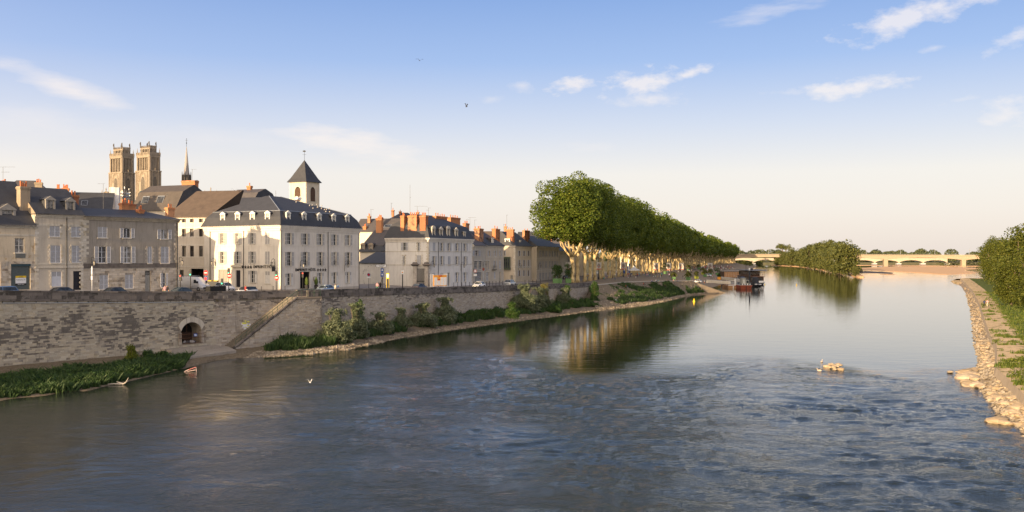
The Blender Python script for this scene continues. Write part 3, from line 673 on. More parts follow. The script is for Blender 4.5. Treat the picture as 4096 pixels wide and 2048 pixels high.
for z,e in ((SILL + .8,.55),(3.0,.55),(SILL + .02,0)):
 m1 = MB(); m1.tube([wp(SA - e,.32)[0] + Vector((0,0,z)),wp(SB + e,.32)[0] + Vector((0,0,z))],.035,4); part('rail',m1,M_rust,gr)
sg = MB(); p,d,_,_ = wp(lerp(SA,SB,.62),.36); sg.box(-.28,.28,-.015,.015,-.2,.2,0); sg.box(-.2,.16,-.022,-.0155,.04,.12,1); sg.box(-.2,.2,-.022,-.0155,-.12,-.04,1)
o = thing('notice_plate','small blue and white notice plate wired to the rusty grille','sign',(p.x,p.y,2.8),rz=math.atan2(d.y,d.x),me=sg.mesh('notice_plate',[M_blue,M_wp]))
# rubbish behind the grille
m1 = MB()
for k in range(7): m1.lathe([(.02,0),(.28,.05),(.3,.2),(.05,.38)],(rnd.uniform(-.9,.9),rnd.uniform(-.2,.3),0),7,rnd.choice((0,0,1)),sx=rnd.uniform(.8,1.6))
p,d,_,_ = wp(arc_mid,-.5); thing('rubbish_heap','grey heap of bags and debris lying on the sill behind the bars','rubbish',(p.x,p.y,SILL),rz=math.atan2(d.y,d.x),me=m1.mesh('rubbish_heap',[simple('rubbish_grey',(.07,.075,.085),.6),simple('rubbish_white',(.4,.4,.42),.6)],smooth=True))
# pipe under the parapet, left
pp = thing('wall_pipe','thin pale pipe running under the parapet on the left quay wall','pipe',(wp(12)[0].x,wp(12)[0].y,8))
m1 = MB(); a,b_ = s_of(8),s_of(812); m1.tube([wp(lerp(a,b_,k / 20),.12)[0] + Vector((0,0,wp(lerp(a,b_,k / 20))[2] - .45)) for k in range(21)],.045,5); part('tube',m1,M_steel,pp)
for k in range(22):
 s = lerp(a,b_,k / 21); p,d,z,_ = wp(s,.10); m1 = MB(); m1.box(p.x - .03,p.x + .03,p.y - .03,p.y + .03,z - .5,z - .25); part('bracket',m1,M_iron,pp)
# concrete ledge at the foot of the wall
lg = MB(); c0 = G(665,1432,.8);
A0,A1 = G(672,1458,.05),G(945,1420,.05); I0,I1 = wp(s_of(640),.0)[0],wp(s_of(905),.0)[0]
for (q0,q1,z0,z1) in ((A0,A1,-.3,.62),):
 lg.hexa([(A0.x,A0.y,z0),(A1.x,A1.y,z0),(I1.x,I1.y,z0),(I0.x,I0.y,z0),(A0.x,A0.y,z1),(A1.x,A1.y,z1 + .1),(I1.x,I1.y,z1 + .2),(I0.x,I0.y,z1 + .1)])
B0,B1 = wp(s_of(650),2.0)[0],wp(s_of(845),2.0)[0]; J0,J1 = wp(s_of(640),.05)[0],wp(s_of(838),.05)[0]
lg.hexa([(q.x,q.y,.6) for q in (B0,B1,J1,J0)] + [(q.x,q.y,1.15) for q in (B0,B1,J1,J0)])
structure('landing_ledge',lg,wallmat('ledge_concrete',(.34,.30,.25),(.14,.12,.10),.6))
# second small stair where the wall ends
st2 = link('end_stair',None,root); z1_ = 5.3
for k in range(24):
 s = lerp(LW - .4,LW - 5.4,0);
 t = k / 24; p0 = wp(lerp(LW - 4.6,LW - .2,t),1.2)[0]; d = wp(LW - 1)[1]
 link('step',stm,st2,(p0.x,p0.y,lerp(1.9,z1_,t) - .3),math.atan2(d.y,d.x),(.3,1.1,.32))
# spray paint mark on the wall beside the stair
p,d,_,_ = wp(s_of(985),.06); gm = MB()
for k in range(26):
 a = rnd.uniform(0,6.28); r = rnd.uniform(0,.75); c = (r * math.cos(a),0,r * math.sin(a) * .9); w = rnd.uniform(.14,.34); h = rnd.uniform(.08,.2); yy = -.002 * k
 gm.poly([(c[0] + w * math.cos(t),yy,c[2] + h * math.sin(t)) for t in np.linspace(0,2 * math.pi,9)[:-1]],0 if k % 4 else 1)
o = link('spray_paint_mark',gm.mesh('spray_paint_mark',[M_wp,simple('spray_yellow',(.75,.72,.12),.6)]),root,(p.x,p.y,3.7),math.atan2(d.y,d.x))
# ================================================================== BUILDINGS
class Fac:
 """a vertical wall plane: A -> B left to right as seen from outside"""
 def __init__(s,A,B):
  s.A = Vector((A[0],A[1],0)); s.B = Vector((B[0],B[1],0)); s.L = (s.B - s.A).length; s.t = (s.B - s.A).normalized(); s.n = Vector((s.t.y,-s.t.x,0)); s.rz = math.atan2(s.t.y,s.t.x)
 def p(s,u,z,off=0.0): q = s.A + s.t * u + s.n * off; return Vector((q.x,q.y,z))
 def hit(s,px):
  k = (px - 2048) / FP; d = Vector((k,1,0)); den = d.x * s.t.y - d.y * s.t.x
  Y = (s.A.x * s.t.y - s.A.y * s.t.x) / den; q = d * Y; return (q - s.A).dot(s.t),Y
 def rect(s,a,b,c,d):
  u0,_ = s.hit(a); u1,_ = s.hit(b); _,Y = s.hit((a + b) / 2); return [min(u0,u1),max(u0,u1),CH - (d - HY) / FP * Y,CH - (c - HY) / FP * Y]
 def z(s,px,py): return CH - (py - HY) / FP * s.hit(px)[1]
 def left(s,D): return Fac((s.A - s.n * D)[:2],s.A[:2])
 def right(s,D): return Fac(s.B[:2],(s.B - s.n * D)[:2])
 def back(s,D): return Fac((s.B - s.n * D)[:2],(s.A - s.n * D)[:2])
def wall_grid(mb,F,z0,z1,ops,reveal=.22,m=0,z0b=None):
 us = sorted(set([0,F.L] + [u for o in ops for u in o[:2]])); zs = sorted(set([z0,z1] + [z for o in ops for z in o[2:4]]))
 us = [u for u in us if 0 <= u <= F.L]; zs = [z for z in zs if z0 <= z <= z1]
 for a,b in zip(us[:-1],us[1:]):
  for c,d in zip(zs[:-1],zs[1:]):
   um,zm = (a + b) / 2,(c + d) / 2
   if any(o[0] < um < o[1] and o[2] < zm < o[3] for o in ops): continue
   mb.quad(F.p(a,c),F.p(b,c),F.p(b,d),F.p(a,d),m)
 for o in ops:
  a,b,c,d = o[:4]; r = -reveal
  mb.quad(F.p(a,c),F.p(b,c),F.p(b,c,r),F.p(a,c,r),m); mb.quad(F.p(a,d,r),F.p(b,d,r),F.p(b,d),F.p(a,d),m)
  mb.quad(F.p(a,c,r),F.p(a,d,r),F.p(a,d),F.p(a,c),m); mb.quad(F.p(b,c),F.p(b,d),F.p(b,d,r),F.p(b,c,r),m)
MC = {}
def win_mesh(w,h,nb,mull,mat):
 w = round(max(w,.1),1); h = round(max(h,.1),1); k = ('w',w,h,nb,mull,mat.name)
 if k not in MC:
  mb = MB(); f = .055
  mb.box(-w / 2,w / 2,0,.06,0,f); mb.box(-w / 2,w / 2,0,.06,h - f,h); mb.box(-w / 2,-w / 2 + f,.001,.059,f,h - f); mb.box(w / 2 - f,w / 2,.001,.059,f,h - f)
  for q in range(mull): x = -w / 2 + w * (q + 1) / (mull + 1); mb.box(x - .045,x + .045,.002,.058,f,h - f)
  for q in range(nb):
   z = h * (q + 1) / (nb + 1); mb.box(-w / 2 + f,w / 2 - f,.004,.05,z - .022,z + .022)
  p = MB(); p.quad((-w / 2,.05,0),(w / 2,.05,0),(w / 2,.05,h),(-w / 2,.05,h))
  MC[k] = (mb.mesh('window',mat),p.mesh('pane',M_glass),p.mesh('pane',M_glass2))
 return MC[k]
def shut_mesh(w,h,np_,mats,solid=False):
 w = round(max(w,.1),1); h = round(max(h,.1),1); k = ('s',w,h,np_,mats[0].name,solid)
 if k not in MC:
  mb = MB(); f = .06; mb.box(-w / 2,-w / 2 + f,-.045,0,0,h,0); mb.box(w / 2 - f,w / 2,-.045,0,0,h,0)
  zs = [h * q / np_ for q in range(np_ + 1)] if not solid else [0,h * .68,h]
  for q,z in enumerate(zs): a = max(0,z - f / 2); mb.box(-w / 2 + f,w / 2 - f,-.044,-.001,a if q else 0,min(h,z + f / 2 + (.03 if q == 0 else 0)),0)
  for q in range(len(zs) - 1):
   if solid and q == 0: mb.box(-w / 2 + f,w / 2 - f,-.035,-.005,zs[0] + .05,zs[1] - f / 2,0); continue
   a,b = zs[q] + .04,zs[q + 1] - .04; n = max(4,int((b - a) / .11))
   for i in range(n):
    z = a + (b - a) * i / n; mb.quad((-w / 2 + f,-.036,z),(w / 2 - f,-.036,z),(w / 2 - f,-.012,z + (b - a) / n),(-w / 2 + f,-.012,z + (b - a) / n),1)
  MC[k] = mb.mesh('shutter',list(mats))
 return MC[k]
def openings(root,F,lst,tf=lambda v: v,frame=None,smats=None,reveal=.20,sill=None,surround=None):
 """lst: (kind, px0, px1, py0, py1[, bars]) picked on the photograph; returns rectangles for wall_grid.
       kinds: o open shutters, c closed shutters, l/r only left/right shutter, p plain, d door, g roller, t door with fanlight, v void"""
 frame = frame or M_whitewood; smats = smats or (M_shut,M_shutp); res = []; R0 = Vector(root.location)
 for it in lst:
  kind,a,b,c,d = it[:5]; nb = it[5] if len(it) > 5 else 2; u0,u1,z0,z1 = F.rect(*tf((a,b,c,d))); w,h = u1 - u0,z1 - z0
  um = (u0 + u1) / 2; solid = 's' in kind; kk = kind[0]; mull = 1 if w > .6 else 0
  if len(it) > 6: mull = it[6]
  if kk != 'C': res.append((u0,u1,z0,z1))
  if kk in 'olrpm':
   ms,pn,pn2 = win_mesh(w,h,nb,mull,frame); wo = link('window',ms,root,F.p(um,z0,-reveal) - R0,F.rz,(w / round(max(w,.1),1),1,h / round(h,1))); link('pane',pn2 if rnd.random() < .25 else pn,wo)
  if kk in 'olr' or kk == 'c':
   sw = w / 2
   xs = {'o': (u0 - sw / 2,u1 + sw / 2),'l': (u0 - sw / 2,),'r': (u1 + sw / 2,),'c': (um - sw / 2,um + sw / 2)}[kk]
   if kk == 'c' and w < .75: xs = (um,); sw = w
   off = -.06 if kk == 'c' else .07
   for x in xs:
    sm = shut_mesh(sw,h,3 if h > 2.1 else 2,smats,solid); link('shutter',sm,root,F.p(x,z0,off - .0) - R0,F.rz,(sw / round(max(sw,.1),1),1,h / round(h,1)))
   if kk == 'c':
    bk = MB(); bk.quad(F.p(u0,z0,-.15),F.p(u1,z0,-.15),F.p(u1,z1,-.15),F.p(u0,z1,-.15)); part('reveal_back',bk,M_doord,root)
  if kk in 'dDtg':
   m1 = MB(); mt = M_doord if kk == 'd' else (M_doorg if kk in 'Dt' else M_roller); top = z1 - h * .22 if kk == 't' else z1
   m1.hexa([F.p(u,z,o) for z in (z0,top) for u,o in ((u0,-.2),(u1,-.2),(u1,-.28),(u0,-.28))])
   if kk in 'dDt':
    for (q0,q1) in ((.06,.45),(.5,.94)):
     for (e0,e1) in ((.1,.47),(.53,.9)): m1.hexa([F.p(lerp(u0,u1,e),lerp(z0,top,q),o) for q in (q0,q1) for e,o in ((e0,-.17),(e1,-.17),(e1,-.2),(e0,-.2))])
   else:
    n = int(h / .12)
    for q in range(n): z = z0 + q * h / n; m1.hexa([F.p(u,zz,o) for zz in (z + .01,z + h / n - .02) for u,o in ((u0 + .05,-.17),(u1 - .05,-.17),(u1 - .05,-.21),(u0 + .05,-.21))])
   dr = part('door' if kk != 'g' else 'roller_door',m1,mt,root)
   if kk != 'g': m1 = MB(); m1.lathe([(.03,0),(.04,.03),(.02,.06)],F.p(lerp(u0,u1,.85),z0 + 1.05,-.15),6); part('handle',m1,M_steel,dr)
   if kk == 't':
    ms,pn,_ = win_mesh(w,h * .22,1,2,M_doorg); wo = link('fanlight',ms,root,F.p(um,top,-reveal) - R0,F.rz,(w / round(w,1),1,h * .22 / round(h * .22,1))); link('pane',pn,wo)
  if kk == 'v':
   m1 = MB(); m1.quad(F.p(u0,z0,-2.5),F.p(u1,z0,-2.5),F.p(u1,z1,-2.5),F.p(u0,z1,-2.5));
   for x in (u0,u1): m1.quad(F.p(x,z0,-.2),F.p(x,z1,-.2),F.p(x,z1,-2.5),F.p(x,z0,-2.5))
   m1.quad(F.p(u0,z1,-.2),F.p(u1,z1,-.2),F.p(u1,z1,-2.5),F.p(u0,z1,-2.5)); part('passage',m1,M_doord,root)
  if sill is not None and kk in 'olrpc' and h < 3.4:
   m1 = MB(); m1.hexa([F.p(u,z,o) for z in (z0 - .15,z0 - .003) for u,o in ((u0 - .13,.10),(u1 + .13,.10),(u1 + .13,-.1),(u0 - .13,-.1))]); part('sill',m1,sill,root)
  if surround is not None and kk in 'olrpcdD':
   m1 = MB()
   for x0,x1,y0,y1 in ((u0 - .17,u1 + .17,z1 + .002,z1 + .24),): m1.hexa([F.p(u,z,o) for z in (y0,y1) for u,o in ((x0,.035),(x1,.035),(x1,-.05),(x0,-.05))])
   part('lintel',m1,surround,root)
 return res
def band(root,F,z0,z1,off,mat,name='string_course',u0=0,u1=None):
 u1 = F.L if u1 is None else u1; m1 = MB(); m1.hexa([F.p(u,z,o) for z in (z0,z1) for u,o in ((u0,off),(u1,off),(u1,-.05),(u0,-.05))]); return part(name,m1,mat,root)
def cornice(root,F,z,mat,u0=-.2,u1=None,h=.55,out=.4):
 u1 = F.L + .2 if u1 is None else u1; m1 = MB()
 for z0,z1,o in ((z - h,z - h * .6,out * .3),(z - h * .6 + .002,z - h * .25,out * .65),(z - h * .25 + .002,z,out)): m1.hexa([F.p(u,zz,oo) for zz in (z0,z1) for u,oo in ((u0,o),(u1,o),(u1,-.1),(u0,-.1))])
 return part('cornice',m1,mat,root)
def roof(root,F,levels,mat,mats=None,name='roof',side_mat=None):
 """levels: rectangles (u0, u1, v0, v1, z) in wall coordinates, v = depth behind the front"""
 m1 = MB(); ms = [mat] + ([side_mat] if side_mat else [])
 Q = lambda l: [F.p(l[0],l[4],-l[2]),F.p(l[1],l[4],-l[2]),F.p(l[1],l[4],-l[3]),F.p(l[0],l[4],-l[3])]
 a = Q(levels[0]); low = [q - Vector((0,0,.12)) for q in a]; m1.poly(low[::-1])
 for i in range(4): m1.quad(low[i],low[(i + 1) % 4],a[(i + 1) % 4],a[i])
 for l0,l1 in zip(levels[:-1],levels[1:]):
  a,b = Q(l0),Q(l1)
  for i in range(4):
   p = [a[i],a[(i + 1) % 4],b[(i + 1) % 4],b[i]]
   if (p[2] - p[3]).length < .02: p = p[:3]
   gab = side_mat and i in (1,3) and abs(l1[0] - l0[0]) < .02 + abs(levels[0][0])
   m1.poly(p,1 if gab else 0)
 m1.poly(Q(levels[-1])) if (levels[-1][1] - levels[-1][0]) > .05 and (levels[-1][3] - levels[-1][2]) > .05 else None
 return part(name,m1,ms,root)
def ridge_tiles(root,a,b,mat=None):
 m1 = MB(); m1.tube([a,b],.11,5); return part('ridge',m1,mat or M_zinc,root)
def chimney(root,F,px0,px1,pyt,pyb,v=1.0,depth=.8,pots=3,mat=None,flare=0,name='chimney'):
 """stack picked on the photograph, v metres behind the facade"""
 mat = mat or M_brick; F2 = Fac(F.p(0,0,-v)[:2],F.p(F.L,0,-v)[:2]); u0,u1,zb,zt = F2.rect(px0,px1,pyt,pyb)
 wv = depth; c = Vector(((px0 + px1) / 2,0,0)); m1 = MB()
 if u1 - u0 < depth * .5 or u1 - u0 > 12: pass
 g = lambda u,z,o: F2.p(u,z,-o)
 def bx(a,b,o0,o1,z0,z1): m1.hexa([g(u,z,o) for z in (z0,z1) for u,o in ((a,o0),(b,o0),(b,o1),(a,o1))])
 if flare: m1.hexa([g(u,z,o) for z,e in ((zb,flare),(zb + (zt - zb) * .35,0)) for u,o in ((u0 - e,0),(u1 + e,0),(u1 + e,wv),(u0 - e,wv))]); bx(u0,u1,0,wv,zb + (zt - zb) * .35,zt - .45)
 else: bx(u0,u1,0,wv,zb,zt - .45)
 bx(u0 - .06,u1 + .06,-.06,wv + .06,zt - .45,zt - .3); bx(u0 - .11,u1 + .11,-.11,wv + .11,zt - .298,zt - .12); bx(u0 - .05,u1 + .05,-.05,wv + .05,zt - .118,zt)
 ch = part(name,m1,mat,root)
 for k in range(pots):
  u = lerp(u0 + .18,u1 - .18,(k + .5) / pots); q = g(u,zt - .02,wv / 2); h = rnd.uniform(.45,.85); m2 = MB(); m2.lathe([(.13,0),(.11,h * .8),(.14,h * .82),(.13,h)],q,8); part('chimney_pot',m2,M_pot,ch)
 return ch
def dormer(root,F,u,z0,w,h,v=0.35,depth=1.9,front=None,cheek=None,ped='tri',open_=False,nb=2,wz=.18,wt=.12):
 """a roof dormer: jambs, pediment, cheeks, little roof; window inside"""
 front = front or M_wframe2; cheek = cheek or M_slate; m1 = MB(); q = lambda uu,z,o: F.p(u + uu,z,-(v + o))
 def bx(a,b,o0,o1,c,d,m=0): m1.hexa([q(x,z,o) for z in (c,d) for x,o in ((a,o0),(b,o0),(b,o1),(a,o1))],m)
 f = w * .17; bx(-w / 2,-w / 2 + f,0,.25,z0,z0 + h); bx(w / 2 - f,w / 2,0,.25,z0,z0 + h); bx(-w / 2 + f,w / 2 - f,.0,.25,z0,z0 + .12); bx(-w / 2 - .07,w / 2 + .07,-.07,.25,z0 + h + .001,z0 + h + .14)
 for s in (-1,1): bx(s * w / 2 - .04 * s - .03,s * w / 2 - .04 * s + .03,.25,depth,z0,z0 + h,1)
 zt = z0 + h + .14; rise = w * .34
 if ped == 'tri': prof = [(-w / 2 - .1,zt),(w / 2 + .1,zt),(0,zt + rise)]
 elif ped == 'arc': prof = [(w / 2 * 1.12 * -math.cos(t),zt + rise * math.sin(t)) for t in np.linspace(math.pi,0,7)[::-1]]; prof = [(-w / 2 * 1.12 * math.cos(t),zt + rise * math.sin(t)) for t in np.linspace(0,math.pi,7)]; prof = prof[::-1]
 else: prof = [(-w / 2 - .12,zt),(w / 2 + .12,zt),(w / 2 + .12,zt + .1),(-w / 2 - .12,zt + .1)]
 fr = [q(a,b,-.05) for a,b in prof]; bk = [q(a,b,depth + .5) for a,b in prof]; fm = [q(a,b,.22) for a,b in prof]
 m1.poly(fr,0)
 n = len(prof)
 for i in range(n): m1.quad(fr[i],fm[i],fm[(i + 1) % n],fr[(i + 1) % n],0); m1.quad(fm[i],bk[i],bk[(i + 1) % n],fm[(i + 1) % n],1)
 do = part('dormer',m1,[front,cheek],root)
 ww = w - 2 * f; ms,pn,pn2 = win_mesh(ww,h - .12,nb,1,front); R0 = Vector(root.location)
 wo = link('window',ms,do,q(0,z0 + .12,.12) - R0,F.rz,(ww / round(ww,1),1,(h - .12) / round(h - .12,1))); link('pane',pn,None if False else wo) if False else None
 p2 = MB(); p2.quad(q(-ww / 2,z0 + .12,.18),q(ww / 2,z0 + .12,.18),q(ww / 2,z0 + h,.18),q(-ww / 2,z0 + h,.18)); part('pane',p2,M_glass2 if rnd.random() < .5 else M_glass,do)
 return do
def velux(root,F,u,v,z,w,h,slope,mat=None):
 m1 = MB(); d = Vector((-F.n.x,-F.n.y,slope)).normalized(); up = F.t.cross(d).normalized();
 if up.z < 0: up = -up
 c = F.p(u,z,-v) + up * .06; t = F.t
 P8 = [c + t * (a * w / 2) + d * (b * h / 2) + up * k for k in (-.1,.04) for a,b in ((-1,-1),(1,-1),(1,1),(-1,1))]; m1.hexa(P8); fo = part('roof_window',m1,M_zinc,root)
 m2 = MB(); m2.quad(*[c + t * (a * w * .42) + d * (b * h * .42) + up * .05 for a,b in ((-1,-1),(1,-1),(1,1),(-1,1))]); part('pane',m2,mat or M_glass,fo)
def pipe(root,F,u,z0,z1,mat=None,r=.06): m1 = MB(); m1.tube([F.p(u,z0,.1),F.p(u,z1,.1)],r,6); return part('drainpipe',m1,mat or M_iron,root)
def quoins(root,F,u,z0,z1,side=1,mat=None,h=.33,w=(.35,.6)):
 k = 0; z = z0; m1 = MB(); m1.box(0,1,0,1,0,1); me = m1.mesh('quoin',mat or M_quoin); R0 = Vector(root.location)
 while z < z1 - h * .5:
  ww = w[k % 2]; a = u if side > 0 else u - ww; link('quoin',me,root,F.p(a,z,.03) - R0,F.rz,(ww,.1,h - .012)); z += h; k += 1
def frames(root,F,ops,mat=None,h=.3):
 for (u0,u1,z0,z1) in ops: quoins(root,F,u0 - .02,z0,z1 + .15,-1,mat,h,(.2,.38)); quoins(root,F,u1 + .02,z0,z1 + .15,1,mat,h,(.2,.38))
def ashlar(root,F,z0,z1,ops,mat,course=.34,ln=(.5,.95),u0=0,u1=None,name='stone',maxp=300,skip=.02):
 """individually proud wall stones as child objects"""
 u1 = F.L if u1 is None else u1; m1 = MB(); m1.box(0,1,0,1,0,1); me = m1.mesh(name,mat); R0 = Vector(root.location); n = 0; z = z0; far = MB()
 while z < z1 - course * .6:
  u = u0 - rnd.random() * .3
  while u < u1 - .1:
   l = rnd.uniform(*ln); a,b = max(u0,u),min(u1,u + l); u += l
   if b - a < .12 or rnd.random() < skip: continue
   segs = [(a,b)]
   for o in ops:
    if z + course > o[2] - .02 and z < o[3] + .02:
     ns = []
     for (x,y) in segs:
      if y <= o[0] or x >= o[1]: ns.append((x,y))
      else:
       if o[0] - x > .1: ns.append((x,o[0]))
       if y - o[1] > .1: ns.append((o[1],y))
     segs = ns
   for (x,y) in segs:
    pr = rnd.uniform(.012,.035)
    if n < maxp: link(name,me,root,F.p(x + .01,z + .01,pr) - R0,F.rz,(y - x - .02,.1,course - .02)); n += 1
    else: far.hexa([F.p(q,zz,o) for zz in (z + .01,z + course - .01) for q,o in ((x + .01,pr),(y - .01,pr),(y - .01,-.05),(x + .01,-.05))])
  z += course
 part('stonework',far,mat,root,stuff=True)
def lantern(F,px,py,label,size=1.0,grp='wrought iron wall lanterns along the quay'):
 u,Y = F.hit(px); z = CH - (py - HY) / FP * Y; p = F.p(u,z,0); o = thing('wall_lantern',label,'lantern',p,grp); m1 = MB(); n = F.n
 arm = [p + n * (.05 + .9 * math.sin(t) * .62 * 1.0) + Vector((0,0,-.3 + .9 * (1 - math.cos(t)) * .55)) for t in np.linspace(0,2.4,9)]
 pts = [p + n * .06 + Vector((0,0,-1.1)),p + n * .06 + Vector((0,0,.5))] + [p + n * (.06 + .42 * (1 - math.cos(t))) + Vector((0,0,.5 + .42 * math.sin(t))) for t in np.linspace(.3,2.9,8)]
 end = pts[-1]; pts.append(end + Vector((0,0,-.25))); m1.tube(pts,.035,5); m1.tube([p + n * .06 + Vector((0,0,-.1)),p + n * .35 + Vector((0,0,.45))],.02,4); part('bracket',m1,M_iron,o)
 m2 = MB(); c = end + Vector((0,0,-.35)); m2.lathe([(.02,.14),(.24,0),(.20,-.02)],c,6); m2.lathe([(.10,-.62),(.12,-.58),(.02,-.72)],c,6);
 for k in range(6): a = k * math.pi / 3; m2.tube([c + Vector((.2 * math.cos(a),.2 * math.sin(a),-.02)),c + Vector((.11 * math.cos(a),.11 * math.sin(a),-.6))],.014,4)
 part('lamp_head',m2,M_iron,o); m3 = MB(); m3.lathe([(.10,-.58),(.18,-.04)],c,6); part('glass',m3,simple('lantern_glass',(.45,.42,.36),.2,.1),o)
 return o
def house(name,label,F,D,zb,ze,mat,cat='house',loc=None):
 q = F.p(F.L / 2,zb,-D / 2); return thing(name,label,cat,q)
def shell(root,F,D,zb,ze,mat,opsF=(),opsL=(),opsR=(),sides=True):
 m1 = MB(); wall_grid(m1,F,zb,ze,list(opsF)); wall_grid(m1,F.left(D),zb,ze,list(opsL)); wall_grid(m1,F.right(D),zb,ze,list(opsR)); wall_grid(m1,F.back(D),zb,ze,[])
 a,b,c,d = [F.p(u,ze - .01,-v) for u,v in ((0,0),(F.L,0),(F.L,D),(0,D))]; m1.quad(a,b,c,d); part('wall',m1,mat,root)
def text(root,s,F,u,z,size,mat,off=.06,ext=.03,name='lettering',align='CENTER'):
 c = bpy.data.curves.new(name,'FONT'); c.body = s; c.size = size; c.extrude = ext; c.align_x = align; c.materials.append(mat); c.offset = .004 * size
 t0 = bpy.data.objects.new('t',c); COL.objects.link(t0); dg = bpy.context.evaluated_depsgraph_get(); me = bpy.data.meshes.new_from_object(t0.evaluated_get(dg)); bpy.data.objects.remove(t0); me.name = name
 me.transform(Matrix.Rotation(R(90),4,'X')); p = F.p(u,z,off); R0 = Vector(root.location) if root else Vector()
 o = link(name,me,root,p - R0,F.rz); return o
zc = lambda ox,oy,s: (lambda v: (ox + v[0] * s,ox + v[1] * s,oy + v[2] * s,oy + v[3] * s))
# ---- the three left houses share one street line
def onl(px): Y = 164.2 / (.7 - (px - 2048) / FP); return ((px - 2048) / FP * Y,Y)
Z1 = zc(0,880,1 / 4.292); Z3 = zc(360,860,.2484); Z4 = zc(700,880,1 / 4.292); ZH = zc(680,680,.4037)
# B1
F = Fac(onl(-130),onl(139)); ze = F.z(138,903); r = house('corner_house','low ochre rendered house with grey roller door at the far left of the quay',F,9,8.4,ze,M_b1,'house')
ops = openings(r,F,[('p',257,417,312,560,1),('g',190,520,790,1195),('g',-330,3,750,1195),('p',-360,-200,312,560,1)],Z1,M_wframe2,sill=M_tuff)
shell(r,F,9,7.0,ze,M_b1,ops); cornice(r,F,ze,M_tuff,h=.4,out=.35)
for a,b,c,d in (Z1((258,434,562,650)),): u0,u1,z0,z1 = F.rect(a,b,c,d); m1 = MB(); m1.hexa([F.p(u,z,o) for z in (z0,z1) for u,o in ((u0,.06),(u1,.06),(u1,.0),(u0,.0))]); part('balcony_panel',m1,simple('balcony_grey',(.14,.145,.135),.5),r)
u0,u1,z0,z1 = F.rect(*Z1((186,524,755,792))); m1 = MB(); m1.hexa([F.p(u,z,o) for z in (z0,z1) for u,o in ((u0,.08),(u1,.08),(u1,-.1),(u0,-.1))]); part('shutter_box',m1,simple('teal_box',(.03,.06,.075),.5),r)
band(r,F,F.z(60,937),F.z(60,943),.04,M_tuff); ashlar(r,F,F.z(60,1180),F.z(60,1042),ops,M_block,maxp=120,u0=F.hit(-20)[0])
roof(r,F,[(-.2,F.L + .1,-.35,9,ze),(-.2,F.L + .1,5.5,6.2,ze + 6.6)],M_slate,side_mat=M_render)
dormer(r,F,F.hit(44)[0],F.z(44,902),2.3,2.2,v=.9,depth=2.2,front=simple('grey_dormer_paint',(.30,.28,.25),.6),ped='tri')
chimney(r,F,8,34,738,800,v=6.0,pots=2)
# for-let board on the roller door
sb = F.rect(*Z1((274,455,958,1120))); o = thing('letting_board','yellow, white and black letting board fixed on the grey roller door','sign',F.p((sb[0] + sb[1]) / 2,sb[2],-.12)); w,h = sb[1] - sb[0],sb[3] - sb[2]
for nm,a,b,m,e in (('backing_panel',0,1,M_wp,0),('top_strip',.78,1,M_yellow,.01),('bottom_strip',0,.2,simple('board_black',(.02,.02,.022),.5),.01)):
 m1 = MB(); m1.hexa([F.p(u,z,q) for z in (sb[2] + h * a,sb[2] + h * b) for u,q in ((sb[0],-.10 + e),(sb[1],-.10 + e),(sb[1],-.14),(sb[0],-.14))]); part(nm,m1,m,o)
bk_ = simple('print_black',(.02,.02,.022),.6)
um = (sb[0] + sb[1]) / 2
text(o,'LOCAUX',F,um,sb[2] + h * .89,h * .10,bk_,-.085,.003); text(o,'DISPONIBLES',F,um,sb[2] + h * .80,h * .10,bk_,-.085,.003)
text(o,'Century 21',F,um,sb[2] + h * .52,h * .21,bk_,-.095,.003); text(o,'02.38.81.10.83',F,um,sb[2] + h * .06,h * .11,M_wp,-.085,.003)
# B2
F = Fac(onl(139),onl(333)); ze = F.z(140,854); F2_ = F; r = house('dormered_house','tan rendered town house with two roof dormers and a black front door',F,10,8.2,ze,M_b2)
ops = openings(r,F,[('c',855,1030,100,285),('c',1225,1393,113,293),('c',870,1043,440,735),('c',1237,1400,440,730),('cs',888,1057,888,1140),('d',1258,1427,877,1200)],Z1,sill=M_tuff)
shell(r,F,10,6.8,ze,M_b2,ops); cornice(r,F,ze,M_tuff,u0=0,u1=F.L + .1,h=.5,out=.4); frames(r,F,ops[:5]); quoins(r,F,0,7.0,ze - .6,1); quoins(r,F,F.L,7.0,ze - .6,-1)
band(r,F,F.z(240,1058),F.z(240,1052),.05,M_tuff); band(r,F,F.z(240,1072),F.z(240,1065),.12,M_tuff); band(r,F,F.z(240,905),F.z(240,896),.03,M_tuff)
roof(r,F,[(-.1,F.L + .1,-.4,10,ze),(-.1,F.L + .1,4.6,5.4,F.z(240,770) + .9)],M_slate,side_mat=M_render)
for px,py in ((211,842),(291,847)): dormer(r,F,F.hit(px)[0],F.z(px,py),1.45,1.5,v=.55,depth=2.4,front=simple('grey_dormer_paint',(.30,.28,.25),.6),cheek=M_slate)
pipe(r,F,F.hit(266)[0],7,ze); chimney(r,F,82,121,746,880,v=1.6,depth=1.1,pots=4,mat=M_render,flare=.5); chimney(r,F,283,315,780,830,v=5.5,pots=2)
